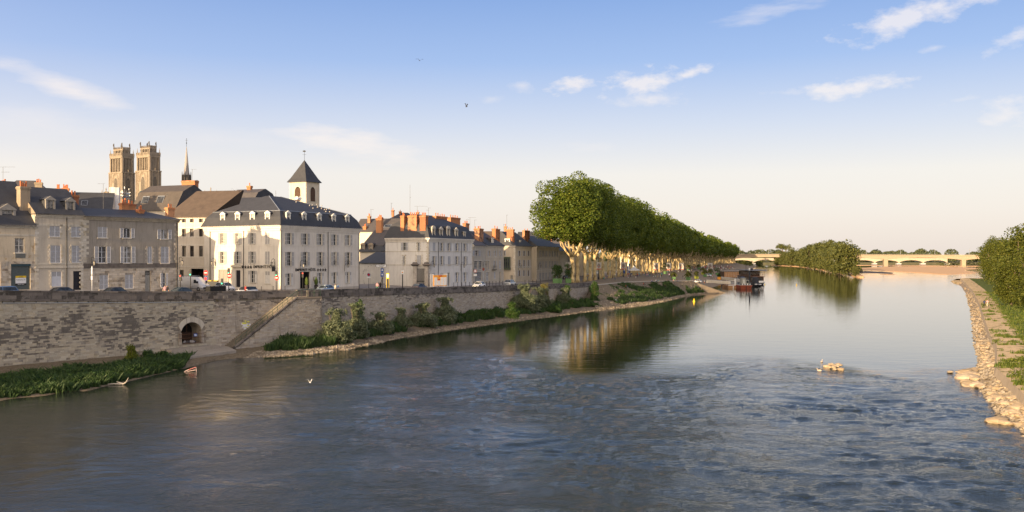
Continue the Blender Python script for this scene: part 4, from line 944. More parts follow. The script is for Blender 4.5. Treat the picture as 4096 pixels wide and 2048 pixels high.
# B3
F = Fac(onl(333),onl(712)); F3 = F; ze = F.z(340,864); r = house('grey_rendered_house','long grey cement rendered house with white shutters at the street corner',F,9.5,7.9,ze,M_b3)
ops = openings(r,F,[('c',128,278,193,365),('o',537,655,215,368,0),('o',1140,1255,237,385,0),('o',135,265,508,770,2),('o',545,665,510,770,2),('c',930,997,510,775),('c',1145,1272,512,775),('c',155,295,970,1195),('c',567,697,962,1182),('t',890,975,900,1240),('o',1157,1217,940,1160,2)],Z3,sill=M_tuff)
shell(r,F,9.5,6.6,ze,M_b3,ops); cornice(r,F,ze,simple('old_gutter_stone',(.42,.37,.29),.8,.3,2),u0=.05,h=.55,out=.5)
band(r,F,F.z(400,1072),F.z(400,1054),.05,simple('dark_render_band',(.15,.13,.115),.9,.3,1.2)); ashlar(r,F,7.0,F.z(400,1076),ops,M_block,maxp=300)
quoins(r,F,0,F.z(340,1050),ze - .7,1,M_quoin,.4,(.5,.9)); quoins(r,F,F.L,F.z(700,1050),ze - .7,-1,M_block,.4,(.4,.7)); frames(r,F,[ops[5],ops[6]],M_block)
pipe(r,F,F.L - .25,7,ze,r=.09)
roof(r,F,[(-.1,F.L + .5,-.5,10,ze),(1.2,F.L - 4.0,4.4,5.0,F.z(500,838) + .2)],M_slate)
for a,b,c,d,v in ((488,515,812,846,5),(512,543,816,846,5.5),(557,577,838,865,2.4),(672,698,830,868,4)): chimney(r,F,a,b,c,d,v=v,pots=2)
lantern(F,364,1052,'black iron lantern on the left end of the grey rendered house'); lantern(F,716,1050,'black iron lantern on the corner of the grey rendered house by the street opening')
# ---- beige house up the side street
F = Fac((-66.2,187),(-58.9,185.2)); F4 = Fac((-68.2,187.6),(-58.9,185.2)); F = F4; ze = F.z(780,868); r = house('beige_house','beige rendered building with steep brown roof set back between the quay houses',F,9,7.6,ze,M_beige)
ops = openings(r,F,[('p',118,157,476,520,1),('p',197,235,474,519,1),('p',287,325,472,519,1),('p',118,157,583,671,1),('p',197,235,582,670,1),('p',287,325,581,669,1),('p',118,157,753,862,1),('p',197,235,753,861,1),('p',287,325,753,860,1),('v',205,332,978,1160),('p',95,135,990,1080,1)],ZH,simple('brown_frame',(.10,.07,.05),.6),reveal=.3)
shell(r,F,9,6.5,ze,M_beige,ops); cornice(r,F,ze,M_hotel,h=.35,out=.3)
for py in (912,950,982,1030,1068): band(r,F,F.z(780,py),F.z(780,py - 4),.05,M_hotel)
zr = F.z(800,784) + 1.5; roof(r,F,[(-.3,F.L,-.4,9.0,ze),(2.2,F.L + 3.0,7.0,7.6,zr)],M_slate_b)
for px in (745,775,812): velux(r,F,F.hit(px)[0],1.4,ze + 1.4 * (zr - ze) / 7.2,1.4,2.0,(zr - ze) / 7.2)
pipe(r,F,F.hit(822)[0],7,ze)
# ---- the hotel
F = Fac((-42.4,174),(-31.4,195)); FH = F; D = 19.0; FHL = F.left(D); zb = 6.6; ze = F.z(1122,900); r = house('hotel','large pale stone hotel with slate mansard roof and dark lettering on the quay corner',F,D,7.3,ze,M_hotel,'hotel'); hotel = r
cs = [(1155,1202),(1315,1360),(1467,1508),(1611,1649),(1746,1784)]; opf = []
for i,(a,b) in enumerate(cs):
 f = i / 4; opf += [('o',a,b,lerp(623,644,f),lerp(738,748,f),2),('o',a,b,lerp(812,815,f),lerp(950,945,f),3)]
opf += [('os',1154,1196,1024,1143,2),('v',1290,1386,1007,1200),('os',1468,1503,1016,1130,2),('os',1611,1645,1013,1126,2),('os',1745,1777,1010,1120,2)]
opsF = openings(r,F,opf,ZH,M_wframe2,(M_shut2,M_shutp2),sill=M_tuff)
cl = [(501,540),(651,689),(797,834)]; opl = []
for a,b in cl: opl += [('o',a,b,625,733,2),('o',a,b,808,925,2)]
opl += [('c',942,988,626,737),('c',942,988,808,935),('D',480,571,988,1175),('d',652,697,993,1160),('os',799,843,998,1118,2),('cs',943,989,1004,1125)]
opsL = openings(r,FHL,opl,ZH,M_wframe2,(M_shut2,M_shutp2),sill=M_tuff)
shell(r,F,D,zb,ze,M_hotel,opsF,opsL)
for G_ in (F,FHL):
 cornice(r,G_,ze,M_hotel,u0=-.35 if G_ is F else 0,h=1.0,out=.45)
 for z0 in (F.z(1122,1068),F.z(1122,982)): band(r,G_,z0 - .12,z0 + .06,.05,M_hotel,u0=-.05 if G_ is F else 0)
 band(r,G_,zb,7.95,.04,wallmat('plinth_stone',(.50,.45,.38),(.22,.19,.16),.8),'plinth',u0=-.04 if G_ is F else 0,u1=G_.L)
zk = F.z(1118,843) + .1; sl_in = 1.15; zk_hotel = zk
zr = zk + 3.3
side = [(-.45,F.L + .45,-.45,D + .45,ze),(.25,F.L - .25,.25,D - .25,ze + 1.6),(sl_in,F.L - sl_in,sl_in,D - sl_in,zk),(7.0,F.L - 13.5,9,10,zr)]
rf = roof(r,F,side,M_slate)
for py in ((1),):
 q = [F.p(u,zk + .03,-v) for u,v in ((sl_in,sl_in),(F.L - sl_in,sl_in),(F.L - sl_in,D - sl_in),(sl_in,D - sl_in))]; m1 = MB()
 for a,b in zip(q,q[1:] + q[:1]): m1.tube([a,b],.09,5)
 m1.tube([q[0],F.p(7,zr,-9)],.08,5); m1.tube([q[1],F.p(F.L - 13.5,zr,-9)],.08,5); part('roof_edging',m1,M_zinc,r)
for x in (1177,1335,1486,1628,1763):
 px = 680 + x * .4037; k = dormer(r,F,F.hit(px)[0],ze + .35,1.15,1.85,v=.05,depth=1.6,cheek=M_slate)
for x in (518,665,812,962): px = 680 + x * .4037; dormer(r,FHL,FHL.hit(px)[0],ze + .35,1.15,1.85,v=.05,depth=1.6,cheek=M_slate)
for G_,xs_ in ((F,(1125,1311,1435)),(FHL,(841.5,975.5))):
 for x in xs_: pipe(r,G_,G_.hit(x)[0],7.3,ze - .9,M_iron)
for (a,b) in cs:
 f = F.rect(*ZH((a,b,905,948))); m1 = MB(); n = 7
 for k in range(n): u = lerp(f[0],f[1],k / (n - 1)); m1.tube([F.p(u,f[2] + .02,.06),F.p(u,f[3],.06)],.015,4)
 m1.tube([F.p(f[0],f[3],.06),F.p(f[1],f[3],.06)],.025,4); part('balcony_rail',m1,M_iron,r)
def star(F,u,z,rr,root,mat):
 m1 = MB(); pts = [(rr * (1 if k % 2 == 0 else .42) * math.sin(k * math.pi / 5),rr * (1 if k % 2 == 0 else .42) * math.cos(k * math.pi / 5)) for k in range(10)]
 f = [F.p(u + a,z + b,.09) for a,b in pts]; bk = [F.p(u + a,z + b,.04) for a,b in pts]; m1.poly(f)
 for i in range(10): m1.quad(f[i],bk[i],bk[(i + 1) % 10],f[(i + 1) % 10])
 part('star',m1,mat,root)
let = simple('lettering_black',(.025,.022,.02),.5)
ua,ub = F.hit(680 + 1238 * .4037)[0],F.hit(680 + 1442 * .4037)[0]; zt_ = F.z(1215,680 + 1001 * .4037)
t = text(r,'EMPREINTE HÔTEL',F,ua,zt_,.72,let,align='LEFT'); t.scale.x = (ub - ua) / max(.1,t.dimensions.x)
ua,ub = FHL.hit(680 + 828 * .4037)[0],FHL.hit(680 + 1048 * .4037)[0]; t = text(r,'EMPREINTE HÔTEL',FHL,ua,FHL.z(1060,680 + 972 * .4037),.72,let,align='LEFT'); t.scale.x = (ub - ua) / max(.1,t.dimensions.x)
for x in (1464,1489,1514,1538): px = 680 + x * .4037; star(F,F.hit(px)[0],F.z(px,680 + 990 * .4037),.36,r,let)
for x in (723,750,777,803): px = 680 + x * .4037; star(FHL,FHL.hit(px)[0],FHL.z(px,680 + 962 * .4037),.36,r,let)
m1 = MB(); u0,u1,z0,z1 = F.rect(*ZH((1278,1398,1001,1008))); m1.hexa([F.p(u,z,o) for z in (z0,z1) for u,o in ((u0,.12),(u1,.12),(u1,-.05),(u0,-.05))]); part('door_head',m1,M_tuff,r)
u0,u1,z0,z1 = FHL.rect(*ZH((612,718,942,962))); m1 = MB(); m1.hexa([FHL.p(u,z,o) for z in (z0,z1) for u,o in ((u0,.35),(u1,.35),(u1,-.05),(u0,-.05))]); part('door_canopy',m1,M_tuff,r)
lantern(FHL,861,1052,'black lantern on the left street face of the hotel near its drainpipe'); lantern(FHL,1100,1055,'black lantern on the street face of the hotel over its hanging sign')
lantern(F,1200,1062,'black lantern on the river face of the hotel left of the lettering'); lantern(F,1378,1062,'black lantern on the river face of the hotel towards its right end')
p = FHL.p(FHL.hit(1102)[0],FHL.z(1102,1076),.55); hs = thing('hanging_sign','small dark square sign hanging from a bracket at the hotel corner','sign',p); m1 = MB(); q = FHL.n
m1.hexa([p + q * a + FHL.t * b + Vector((0,0,c)) for c in (-.45,.45) for a,b in ((-.42,-.03),(.42,-.03),(.42,.03),(-.42,.03))]); part('panel',m1,simple('sign_navy',(.02,.025,.035),.5),hs); m1 = MB(); m1.tube([p - q * .6 + Vector((0,0,.5)),p + q * .5 + Vector((0,0,.5))],.025,4); part('bracket',m1,M_iron,hs)
m1 = MB(); m1.hexa([p + q * a - FHL.t * (b) + Vector((0,0,c)) for c in (-.3,.25) for a,b in ((-.06,.031),(.06,.031),(.06,.036),(-.06,.036))]); part('emblem',m1,M_wp,hs)
# two birds' worth of dishes beyond, tower first
# ---- church tower
c0 = P(1224,800,300); FT = Fac((c0.x,300),(P(1272,800,306.5).x,306.5)); D = FT.L; D = 6.9
FT = Fac((c0.x,300),(c0.x + 6.6 * .45,300 + 6.6 * .893)); zt = CH + 301 * 300 / FP; r = thing('church_tower','square pale stone church belfry with louvred arches and slate pyramid roof','church tower',FT.p(3,8,-3))
m1 = MB(); FL_ = FT.left(6.6); wall_grid(m1,FT,8,zt,[]); wall_grid(m1,FL_,8,zt,[]); wall_grid(m1,FT.right(6.6),8,zt,[]); wall_grid(m1,FT.back(6.6),8,zt,[]); part('wall',m1,wallmat('belfry_stone',(.60,.54,.43),(.33,.29,.23),.4),r)
for G_ in (FT,FL_):
 for u in (0,G_.L): m1 = MB(); m1.hexa([G_.p(a,z,o) for z in (8,zt - .2) for a,o in ((max(0,u - .6),.12),(min(G_.L,u + .6),.12),(min(G_.L,u + .6),0),(max(0,u - .6),0))]); part('corner_pilaster',m1,M_tuff,r)
 zz = zt - 6.2; hh = 4.6; w = 1.15; pts = [(w * math.cos(t) if t <= math.pi / 2 else w * math.cos(t),0) for t in (0,)]
 prof = [(-w,0),(w,0),(w,hh * .62)] + [(w * math.cos(t),hh * .62 + hh * .38 * math.sin(t) ** .8) for t in np.linspace(.3,math.pi - .3,7)] + [(-w,hh * .62)]
 m1 = MB(); m1.poly([G_.p(G_.L / 2 + a * 1.22,zz - .15 + b * 1.06,.06) for a,b in prof]); part('arch_surround',m1,M_tuff,r)
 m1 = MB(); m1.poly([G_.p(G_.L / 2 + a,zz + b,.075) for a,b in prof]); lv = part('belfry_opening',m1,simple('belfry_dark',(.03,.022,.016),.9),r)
 for k in range(11):
  z = zz + .2 + k * .36; ww = w if z < zz + hh * .62 else w * math.sqrt(max(.05,1 - ((z - zz - hh * .62) / (hh * .38)) ** 2)); m1 = MB(); m1.hexa([G_.p(G_.L / 2 + a,z + c,o) for c in (0,.2) for a,o in ((-ww,.16 - c * .3),(ww,.16 - c * .3),(ww,.09),(-ww,.09))]); part('louvre',m1,simple('louvre_brown',(.13,.075,.045),.7),lv)
apx = FT.p(3.3,CH + 388 * 303 / FP,-3.3); lv = [(-.6,7.2,-.6,7.2,zt),(.2,6.4,.2,6.4,zt + 1.2),(3.29,3.31,3.29,3.31,apx.z)]; roof(r,FT,lv,M_slate); m1 = MB(); m1.tube([apx - Vector((0,0,.5)),apx + Vector((0,0,3.2))],.05,5); m1.tube([apx + Vector((-.6,0,1.7)),apx + Vector((.6,0,1.7))],.04,4); m1.box(apx.x - .5,apx.x + .4,apx.y - .04,apx.y + .04,apx.z + 2.6,apx.z + 3.0); part('weather_vane',m1,M_iron,r)
# ---- gambrel and gable roofs behind
def back_house(name,label,px0,px1,Y,pyeave,pyridge,mat,D=10,dirv=(.89,-.46),zb=8,kind='gable',wall=None,hipin=3.0,vr=None):
 k0 = (px0 - 2048) / FP; A = Vector((k0 * Y,Y)); t = Vector(dirv).normalized(); F = Fac(A,A + t); u1,_ = F.hit(px1); F = Fac(A,A + t * u1); mid = (px0 + px1) / 2; ze = F.z(mid,pyeave)
 r = thing(name,label,'house',F.p(F.L / 2,zb,-D / 2)); shell(r,F,D,zb,ze,wall or M_beige); vr = vr or D / 2
 u_,Yr = F.hit(mid); Yr += vr * abs(F.n.y); zr = CH + (HY - pyridge) * Yr / FP
 if kind == 'gable': roof(r,F,[(-.2,F.L + .2,-.4,D + .4,ze),(-.2,F.L + .2,vr - .1,vr + .1,zr)],mat,side_mat=wall or M_beige)
 elif kind == 'hip': roof(r,F,[(-.3,F.L + .3,-.4,D + .4,ze),(hipin,F.L - hipin,vr - .1,vr + .1,zr)],mat)
 elif kind == 'gambrel':
  zk = lerp(ze,zr,.72); roof(r,F,[(-.2,F.L + .2,-.3,D + .3,ze),(-.2,F.L + .2,D * .2,D * .8,zk),(-.2,F.L + .2,vr - .1,vr + .1,zr)],mat,side_mat=M_slate)
 return r,F,ze,zr
r,F,ze,zr = back_house('far_slate_house','big weathered slate roofed block rising behind the leftmost houses',-80,250,172,830,722,M_slate_w,12,(.9,.3),kind='hip',hipin=5); velux(r,F,F.hit(45)[0],2.8,lerp(ze,zr,.5),2.2,1.8,(zr - ze) / 6)
chimney(r,F,139,168,729,765,v=2,pots=3,mat=M_render)
back_house('courtyard_house','plain house behind the dormered house, hidden from the river',60,620,150,912,852,M_slate_w,12,(.57,.82))  # unseen block, added to keep low sun off the hotel's street side
r,F,ze,zr = back_house('blue_slate_house','long dark blue slate roof behind the grey rendered house',262,445,188,850,770,M_slate,10,(.95,.3)); velux(r,F,F.hit(333)[0],2,lerp(ze,zr,.45),1.2,1.6,(zr - ze) / 5)
chimney(r,F,223,240,753,775,v=4,pots=4); chimney(r,F,247,275,752,785,v=3,pots=4)
r,F,ze,zr = back_house('lichen_roofed_building','broad gambrel roofed building with lichen spotted slates and brick chimney',528,700,205,842,742,M_slate_l,11.5,(.93,-.37),kind='gambrel',wall=M_beige); gf = F
for px in (560,620): velux(r,F,F.hit(px)[0],1.1,lerp(ze,zr,.38),1.0,2.2,2.2); velux(r,F,F.hit(px + 12)[0],1.1,lerp(ze,zr,.38),1.0,2.2,2.2)
chimney(r,F,726,779,722,757,v=6,pots=0,depth=1.2)
def dish(p,d,s,label):
 o = thing('satellite_dish',label,'dish',p,'round satellite dishes on the roofs'); d = Vector(d).normalized(); m1 = MB(); q = d.to_track_quat('Z','Y'); pr = [(.02,0),(.3 * s,.02 * s),(.55 * s,.10 * s),(.7 * s,.2 * s)]
 n = 14; base = [[p + q @ Vector((r_ * math.cos(2 * math.pi * k / n),r_ * math.sin(2 * math.pi * k / n),z)) for k in range(n)] for r_,z in pr]
 for a,b in zip(base[:-1],base[1:]):
  for k in range(n): m1.quad(a[k],a[(k + 1) % n],b[(k + 1) % n],b[k])
 part('reflector',m1,simple('dish_grey',(.55,.56,.58),.5),o); m1 = MB(); m1.tube([p,p - d * .3 * s,p - d * .3 * s - Vector((0,0,.6 * s))],.03 * s,4); m1.tube([p + q @ Vector((0,-.6 * s,.1)),p + d * .7 * s],.015,4); part('arm',m1,M_steel,o)
dish(P(754,738,208),(-.2,-1,.3),.75,'large pale dish on the left side of the brick chimney stack'); dish(P(788,729,209),(.9,-.6,.3),.7,'grey dish seen edge on, right of the brick chimney stack')
dish(P(1186,793,196),(-.2,-.9,.3),.6,'left of the two dishes on the hotel ridge below the belfry'); dish(P(1199,794,197),(.4,-.9,.3),.6,'right of the two dishes on the hotel ridge below the belfry')
r,F,ze,zr = back_house('gambrel_house','dark gambrel roofed house between the lichen roof and the hotel roof',905,1010,215,812,757,M_slate_w,9,(.93,-.37),kind='gambrel'); chimney(r,F,987,1001,743,766,v=4,pots=1)
r,F,ze,zr = back_house('low_slate_range','low dark slate range behind the left wing of the hotel',860,1060,205,828,790,M_slate,8,(.93,-.3))
# ---- cathedral
def gothic_tower(name,label,pxl,pxc,pxr,Y,pyb,py1,py2,py3,py4):
 """three diminishing stages: belfry block, colonnade, open crown"""
 A = P(pxl,700,Y + 7); C = P(pxc,700,Y); Bb = P(pxr,700,Y + 12); c = C; t = Vector((.55,.83)); s1 = (P(pxc,0,Y).x - P(pxl,0,Y).x) / .83
 zf = lambda py: CH - (py - HY) / FP * Y
 F = Fac((C.x,Y),(C.x + t.x,Y + t.y)); L = F.hit(pxr)[0]; L = max(6,min(L,18)); Dp = Fac((C.x,Y),(C.x - .83,Y + .55)); Ld = abs(Dp.hit(pxl)[0]); F = Fac(F.A[:2],(F.A + F.t * L)[:2]); D = Ld
 r = thing(name,label,'cathedral tower',F.p(L / 2,10,-D / 2),'twin gothic cathedral towers'); m1 = MB()
 def stage(z0,z1,i0,mb,m=0): mb.hexa([F.p(u,z,-v) for z in (z0,z1) for u,v in ((i0,i0),(L - i0,i0),(L - i0,D - i0),(i0,D - i0))],m)
 z0,z1,z2,z3,z4 = zf(pyb),zf(py1),zf(py2),zf(py3),zf(py4)
 stage(10,z1,.4,m1); part('belfry_stage',m1,M_goth,r)
 m1 = MB(); stage(z1 - .5,z1 + .3,-.1,m1); stage(z2 - 1.5,z2,.6,m1); stage(z2,z2 + .3,.4,m1); part('cornices',m1,M_goth,r)
 m1 = MB(); stage(z1 + .3,z2 - 1.4,L * .36,m1,0); part('inner_core',m1,M_goth,r)
 for G_,LL in ((F,L),(F.left(D),D),(F.right(D),D),(F.back(D),L)):
  cols = MB();
  for k in range(8):
   u = lerp(1.1,LL - 1.1,k / 7); w = .32 if 0 < k < 7 else .8
   cols.hexa([G_.p(a,z,o) for z in (z1,z2 - 1.0) for a,o in ((u - w,-1.0),(u + w,-1.0),(u + w,-2.0),(u - w,-2.0))])
  part('colonnade',cols,M_goth,r); cols = MB()
  for k in range(6):
   u = lerp(2.9,LL - 2.9,k / 5); w = .26 if 0 < k < 5 else .7
   cols.hexa([G_.p(a,z,o) for z in (z2,z3 - 1.0) for a,o in ((u - w,-2.2),(u + w,-2.2),(u + w,-3.0),(u - w,-3.0))])
  cols.hexa([G_.p(a,z,o) for z in (z3 - 1.4,z3 - .6) for a,o in ((2.2,-2.1),(LL - 2.2,-2.1),(LL - 2.2,-3.1),(2.2,-3.1))]); part('crown_arcade',cols,M_goth,r)
  bal = MB()
  for k in range(12): u = lerp(2.4,LL - 2.4,k / 11); bal.hexa([G_.p(a,z,o) for z,e in ((z3 - .6,1),(z3 + 1.0,.2)) for a,o in ((u - .22 * e,-2.2),(u + .22 * e,-2.2),(u + .22 * e,-2.5),(u - .22 * e,-2.5))])
  for k in range(10): u = lerp(.7,LL - .7,k / 9); bal.hexa([G_.p(a,z,o) for z in (z2 + .3,z2 + 2.0) for a,o in ((u - .45,-.5),(u + .45,-.5),(u + .45,-.8),(u - .45,-.8))])
  part('balustrade',bal,M_goth,r)
  if G_.n.y < .2:
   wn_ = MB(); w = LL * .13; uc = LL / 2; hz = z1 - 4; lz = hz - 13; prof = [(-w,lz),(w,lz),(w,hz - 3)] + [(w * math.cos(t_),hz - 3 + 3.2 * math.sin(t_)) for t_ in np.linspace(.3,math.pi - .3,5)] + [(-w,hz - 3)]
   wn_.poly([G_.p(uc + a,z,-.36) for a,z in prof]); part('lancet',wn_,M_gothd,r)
   rb = MB()
   for e in (1.35,1.9): pts = [G_.p(uc + a * e,(z if z < hz - 3.1 else hz - 3 + (z - hz + 3) * (1.4 + e * .35)),-.3) for a,z in prof[1:]]; rb.tube(pts,.22,4)
   for u in (.5,2.4,LL - 2.4,LL - .5): rb.tube([G_.p(u,10,-.3),G_.p(u,z1,-.3)],.5,5)
   rb.tube([G_.p(uc,hz + 1.5,-.3),G_.p(uc,z1 + 2,-.3)],.25,4)
   for a in (-.5,0,.5): rb.tube([G_.p(uc + a * w,lz,-.3),G_.p(uc + a * w,hz - 1,-.3)],.1,4)
   part('window_tracery',rb,M_goth,r)
 for (u,v) in ((0.9,.9),(L - .9,.9),(L - .9,D - .9),(.9,D - .9)):
  m1 = MB(); q = F.p(u,z1,-v); m1.lathe([(.55,0),(.5,z2 - z1 - 1),(.8,z2 - z1 - .8),(.35,z2 - z1 + 1),(.28,z3 - z1 - 2.5),(.05,z3 - z1 - .5)],q,6); part('corner_turret',m1,M_goth,r)
  m1 = MB(); q = F.p(lerp(u,L / 2,.30),z3,-lerp(v,D / 2,.30)); m1.tube([q,q + Vector((0,0,1.2)),q + Vector((-.2,-.1,2.6)),q + Vector((0,0,3.6))],[.55,.35,.5,.22],6); part('angel_statue',m1,M_gothd,r)
 return r
gothic_tower('cathedral_tower','left gothic cathedral tower partly behind the white sheeted scaffold',434,487,541,640,760,688,622,590,575)
gothic_tower('cathedral_tower','right gothic cathedral tower above the green netting',541,597,646,622,760,681,618,584,568)
sp_ = P(746,730,700); r = thing('cathedral_spire','slender openwork lead spire with cross above the brick chimney','spire',(sp_.x,sp_.y,10)); zf = lambda py: CH - (py - HY) / FP * 700
m1 = MB(); m1.lathe([(3.0,0),(3.0,zf(700) - 10)],(sp_.x,sp_.y,10),8); part('base',m1,M_gothd,r); m1 = MB()
m1.lathe([(2.6,zf(702)),(2.0,zf(690)),(1.7,zf(672)),(.2,zf(588))],(sp_.x,sp_.y,0),8); part('needle',m1,simple('spire_lead',(.30,.28,.27),.7,.2,3),r)
m1 = MB()
for k in range(8):
 a = k * math.pi / 4; x,y = sp_.x + 3.3 * math.cos(a),sp_.y + 3.3 * math.sin(a); m1.lathe([(.4,zf(735)),(.35,zf(705)),(.03,zf(686))],(x,y,0),5); m1.tube([(x,y,zf(712)),(sp_.x + 1.8 * math.cos(a),sp_.y + 1.8 * math.sin(a),zf(692))],.18,4)
part('pinnacles',m1,M_gothd,r)
m1 = MB(); m1.tube([(sp_.x,sp_.y,zf(590)),(sp_.x,sp_.y,zf(553))],.12,5); m1.tube([(sp_.x - .9,sp_.y,zf(561)),(sp_.x + .9,sp_.y,zf(561))],.1,4); m1.lathe([(.1,0),(.45,.5),(.1,1)],(sp_.x,sp_.y,zf(575)),6); part('cross',m1,M_iron,r)
def gable_bit(px,pyt,pyb,Y,w,label):
 c = P(px,pyb,Y); zt = P(px,pyt,Y).z; r = thing('cathedral_gable',label,'gable',(c.x,c.y,10)); m1 = MB(); m1.box(c.x - w,c.x + w,c.y,c.y + 4,10,c.z); m1.poly([(c.x - w,c.y,c.z),(c.x + w,c.y,c.z),(c.x,c.y,zt - 2.5)]); m1.quad((c.x - w,c.y,c.z),(c.x,c.y,zt - 2.5),(c.x,c.y + 9,zt - 2.5),(c.x - w,c.y + 9,c.z)); m1.quad((c.x + w,c.y,c.z),(c.x,c.y,zt - 2.5),(c.x,c.y + 9,zt - 2.5),(c.x + w,c.y + 9,c.z)); part('wall',m1,M_goth,r)
 m1 = MB(); m1.lathe([(.35,-.2),(.2,1.0),(.5,1.2),(.03,2.6)],(c.x,c.y,zt - 2.6),6); m1.tube([(c.x - w,c.y - .1,c.z),(c.x,c.y - .1,zt - 2.4),(c.x + w,c.y - .1,c.z)],.25,4)
 for s in (-1,1): m1.lathe([(.3,-1),(.28,1.2),(.02,2.8)],(c.x + s * w,c.y,c.z),5)
 part('pinnacles',m1,M_goth,r)
gable_bit(424,750,775,620,2.6,'small gothic gable peeping left of the white scaffold sheet'); gable_bit(843,748,775,640,4.0,'gothic transept gable showing right of the dark gambrel roof')
# white sheeted scaffold, blue scaffold bits, green net
sc0 = P(436,838,196); sc1 = P(476,838,197); r = thing('sheeted_scaffold','tall white sheeted scaffold tower in front of the cathedral','scaffold',(sc0.x,sc0.y,12)); zt = P(456,748,196).z
m1 = MB(); n = 5
for i in range(n):
 for j in range(5):
  g2 = lambda a,b: (lerp(sc0.x,sc1.x,a),lerp(sc0.y,sc1.y,a) + .06 * math.sin(a * 9 + b * 7),lerp(14,zt,b)); m1.quad(g2(i / n,j / 5),g2((i + 1) / n,j / 5),g2((i + 1) / n,(j + 1) / 5),g2(i / n,(j + 1) / 5))
m1.quad((sc1.x,sc1.y,14),(sc1.x - .3,sc1.y + 1.4,14),(sc1.x - .3,sc1.y + 1.4,zt),(sc1.x,sc1.y,zt)); m1.quad((sc0.x,sc0.y,zt),(sc1.x,sc1.y,zt),(sc1.x - .3,sc1.y + 1.4,zt),(sc0.x - .3,sc0.y + 1.4,zt)); part('sheet',m1,simple('scaffold_sheet',(.80,.78,.76),.7,.04,1),r,smooth=True)
m1 = MB()
for k in range(5):
 px = 480 + k * 9; a = P(px,790,199); m1.tube([(a.x,a.y,18),(a.x,a.y,P(px,762 - (k % 3) * 8,199).z)],.05,4)
for py in (768,780,792): m1.tube([P(476,py,199),P(522,py + 2,199)],.05,4)
part('poles',m1,M_steel,r); m1 = MB()
for py in (774,786): m1.hexa([P(px,py + e,Y) for e in (2.5,0) for px,Y in ((478,198.5),(520,198.5),(520,200),(478,200))])
part('platform',m1,simple('scaffold_blue',(.10,.16,.30),.6),r)
m1 = MB(); pts = [P(x,y,330 + i * 4) for i,(x,y) in enumerate(((560,765),(585,759),(610,756),(640,757),(652,760)))]
for a,b in zip(pts[:-1],pts[1:]): m1.quad(a,b,b + Vector((1,4,-1.6)),a + Vector((1,4,-1.6))); m1.quad(a,b,b - Vector((0,2,1.2)),a - Vector((0,2,1.2)))
thing('green_netting','bright green construction netting below the right cathedral tower','netting',(0,0,0),me=m1.mesh('green_netting',simple('net_green',(.05,.42,.28),.7)))
# ---- right of the hotel: garden house, roofs behind, white mansard house
Z6 = zc(1420,900,.2096); Z7 = zc(1680,820,.2717); Z8 = zc(2100,1000,.17857); Z5 = zc(1400,800,.3105)
a0 = P(1436,1144,231); a1 = P(1560,1148,221.5); a2 = P(1613,1150,217.5)
F = Fac((a0.x,a0.y),(a2.x,a2.y)); ze = F.z(1530,1052); r = house('low_garden_house','low house with peeling white rendered wall and dark hipped roof beside the hotel',F,8,6.9,ze,M_patchy)
shell(r,F,8,6.2,ze,M_patchy); roof(r,F,[(-.3,F.L + .2,-.3,8.3,ze),(1.5,F.L - 6.5,3.9,4.1,F.z(1500,1014) + .4)],M_slate);
u = F.hit(1573)[0]; m1 = MB(); m1.hexa([F.p(q,z,o) for z in (6.4,ze + 1.1) for q,o in ((u - .85,.12),(u + .85,.12),(u + .85,-.5),(u - .85,-.5))]); m1.hexa([F.p(q,z,o) for z in (ze + 1.11,ze + 1.3) for q,o in ((u - 1.0,.25),(u + 1.0,.25),(u + 1.0,-.55),(u - 1.0,-.55))]); part('wall_pier',m1,M_patchy,r)
m1 = MB(); m1.hexa([F.p(q,z,o) for z in (F.z(1578,1090),F.z(1578,1036)) for q,o in ((u - .5,.16),(u + .5,.16),(u + .5,.1),(u - .5,.1))]); part('blocked_window',m1,M_white,r)
pipe(r,F,F.hit(1529)[0],6.9,ze); lantern(F,1577,1056,'black iron lantern on the peeling white garden house')
# boundary wall and gate piers in front of the white house
b0 = P(1613,1150,217.3); b1 = P(1662,1152,213.5); F = Fac((b0.x,b0.y),(b1.x,b1.y)); r = thing('boundary_wall','peeling white boundary wall with red tiled coping beside the gate','wall',F.p(1,7)); m1 = MB(); zt = F.z(1640,1082); m1.hexa([F.p(q,z,o) for z in (6.2,zt) for q,o in ((0,0),(F.L,0),(F.L,-.35),(0,-.35))]); part('render',m1,M_patchy,r); m1 = MB(); m1.hexa([F.p(q,z,o) for z,e in ((zt,.12),(zt + .35,-.1)) for q,o in ((0,e),(F.L,e),(F.L,-.35 - e),(0,-.35 - e))]); part('coping',m1,simple('red_tile',(.13,.045,.03),.8,.25,4),r)
r = thing('gateway','stone gate piers with flat caps and an iron bar gate beside the white house','gate',(P(1684,1150,212).x,212,7.2))
for px in (1660,1706):
 q = P(px,1152,211.5); m1 = MB(); zt = CH - (1064 - HY) / FP * 211.5; m1.box(q.x - .42,q.x + .42,q.y - .42,q.y + .42,6.6,zt); part('pier',m1,simple('pier_stone',(.42,.38,.33),.85,.3,1.5),r); m1 = MB(); m1.taper(q.x - .6,q.x + .6,q.y - .6,q.y + .6,zt,zt + .25,1.4); m1.box(q.x - .85,q.x + .85,q.y - .85,q.y + .85,zt + .251,zt + .45); m1.taper(q.x - .6,q.x + .6,q.y - .6,q.y + .6,zt + .451,zt + .85,.7); part('cap',m1,M_parapet,r)
q0,q1 = P(1664,1150,212),P(1702,1150,212)
for k in range(16):
 x = lerp(q0.x + .3,q1.x - .3,k / 15); m1 = MB(); m1.tube([(x,212,6.9),(x,212,CH - (1078 - HY) / FP * 212)],.035,4); part('bar',m1,simple('gate_grey',(.16,.15,.14),.6),r)
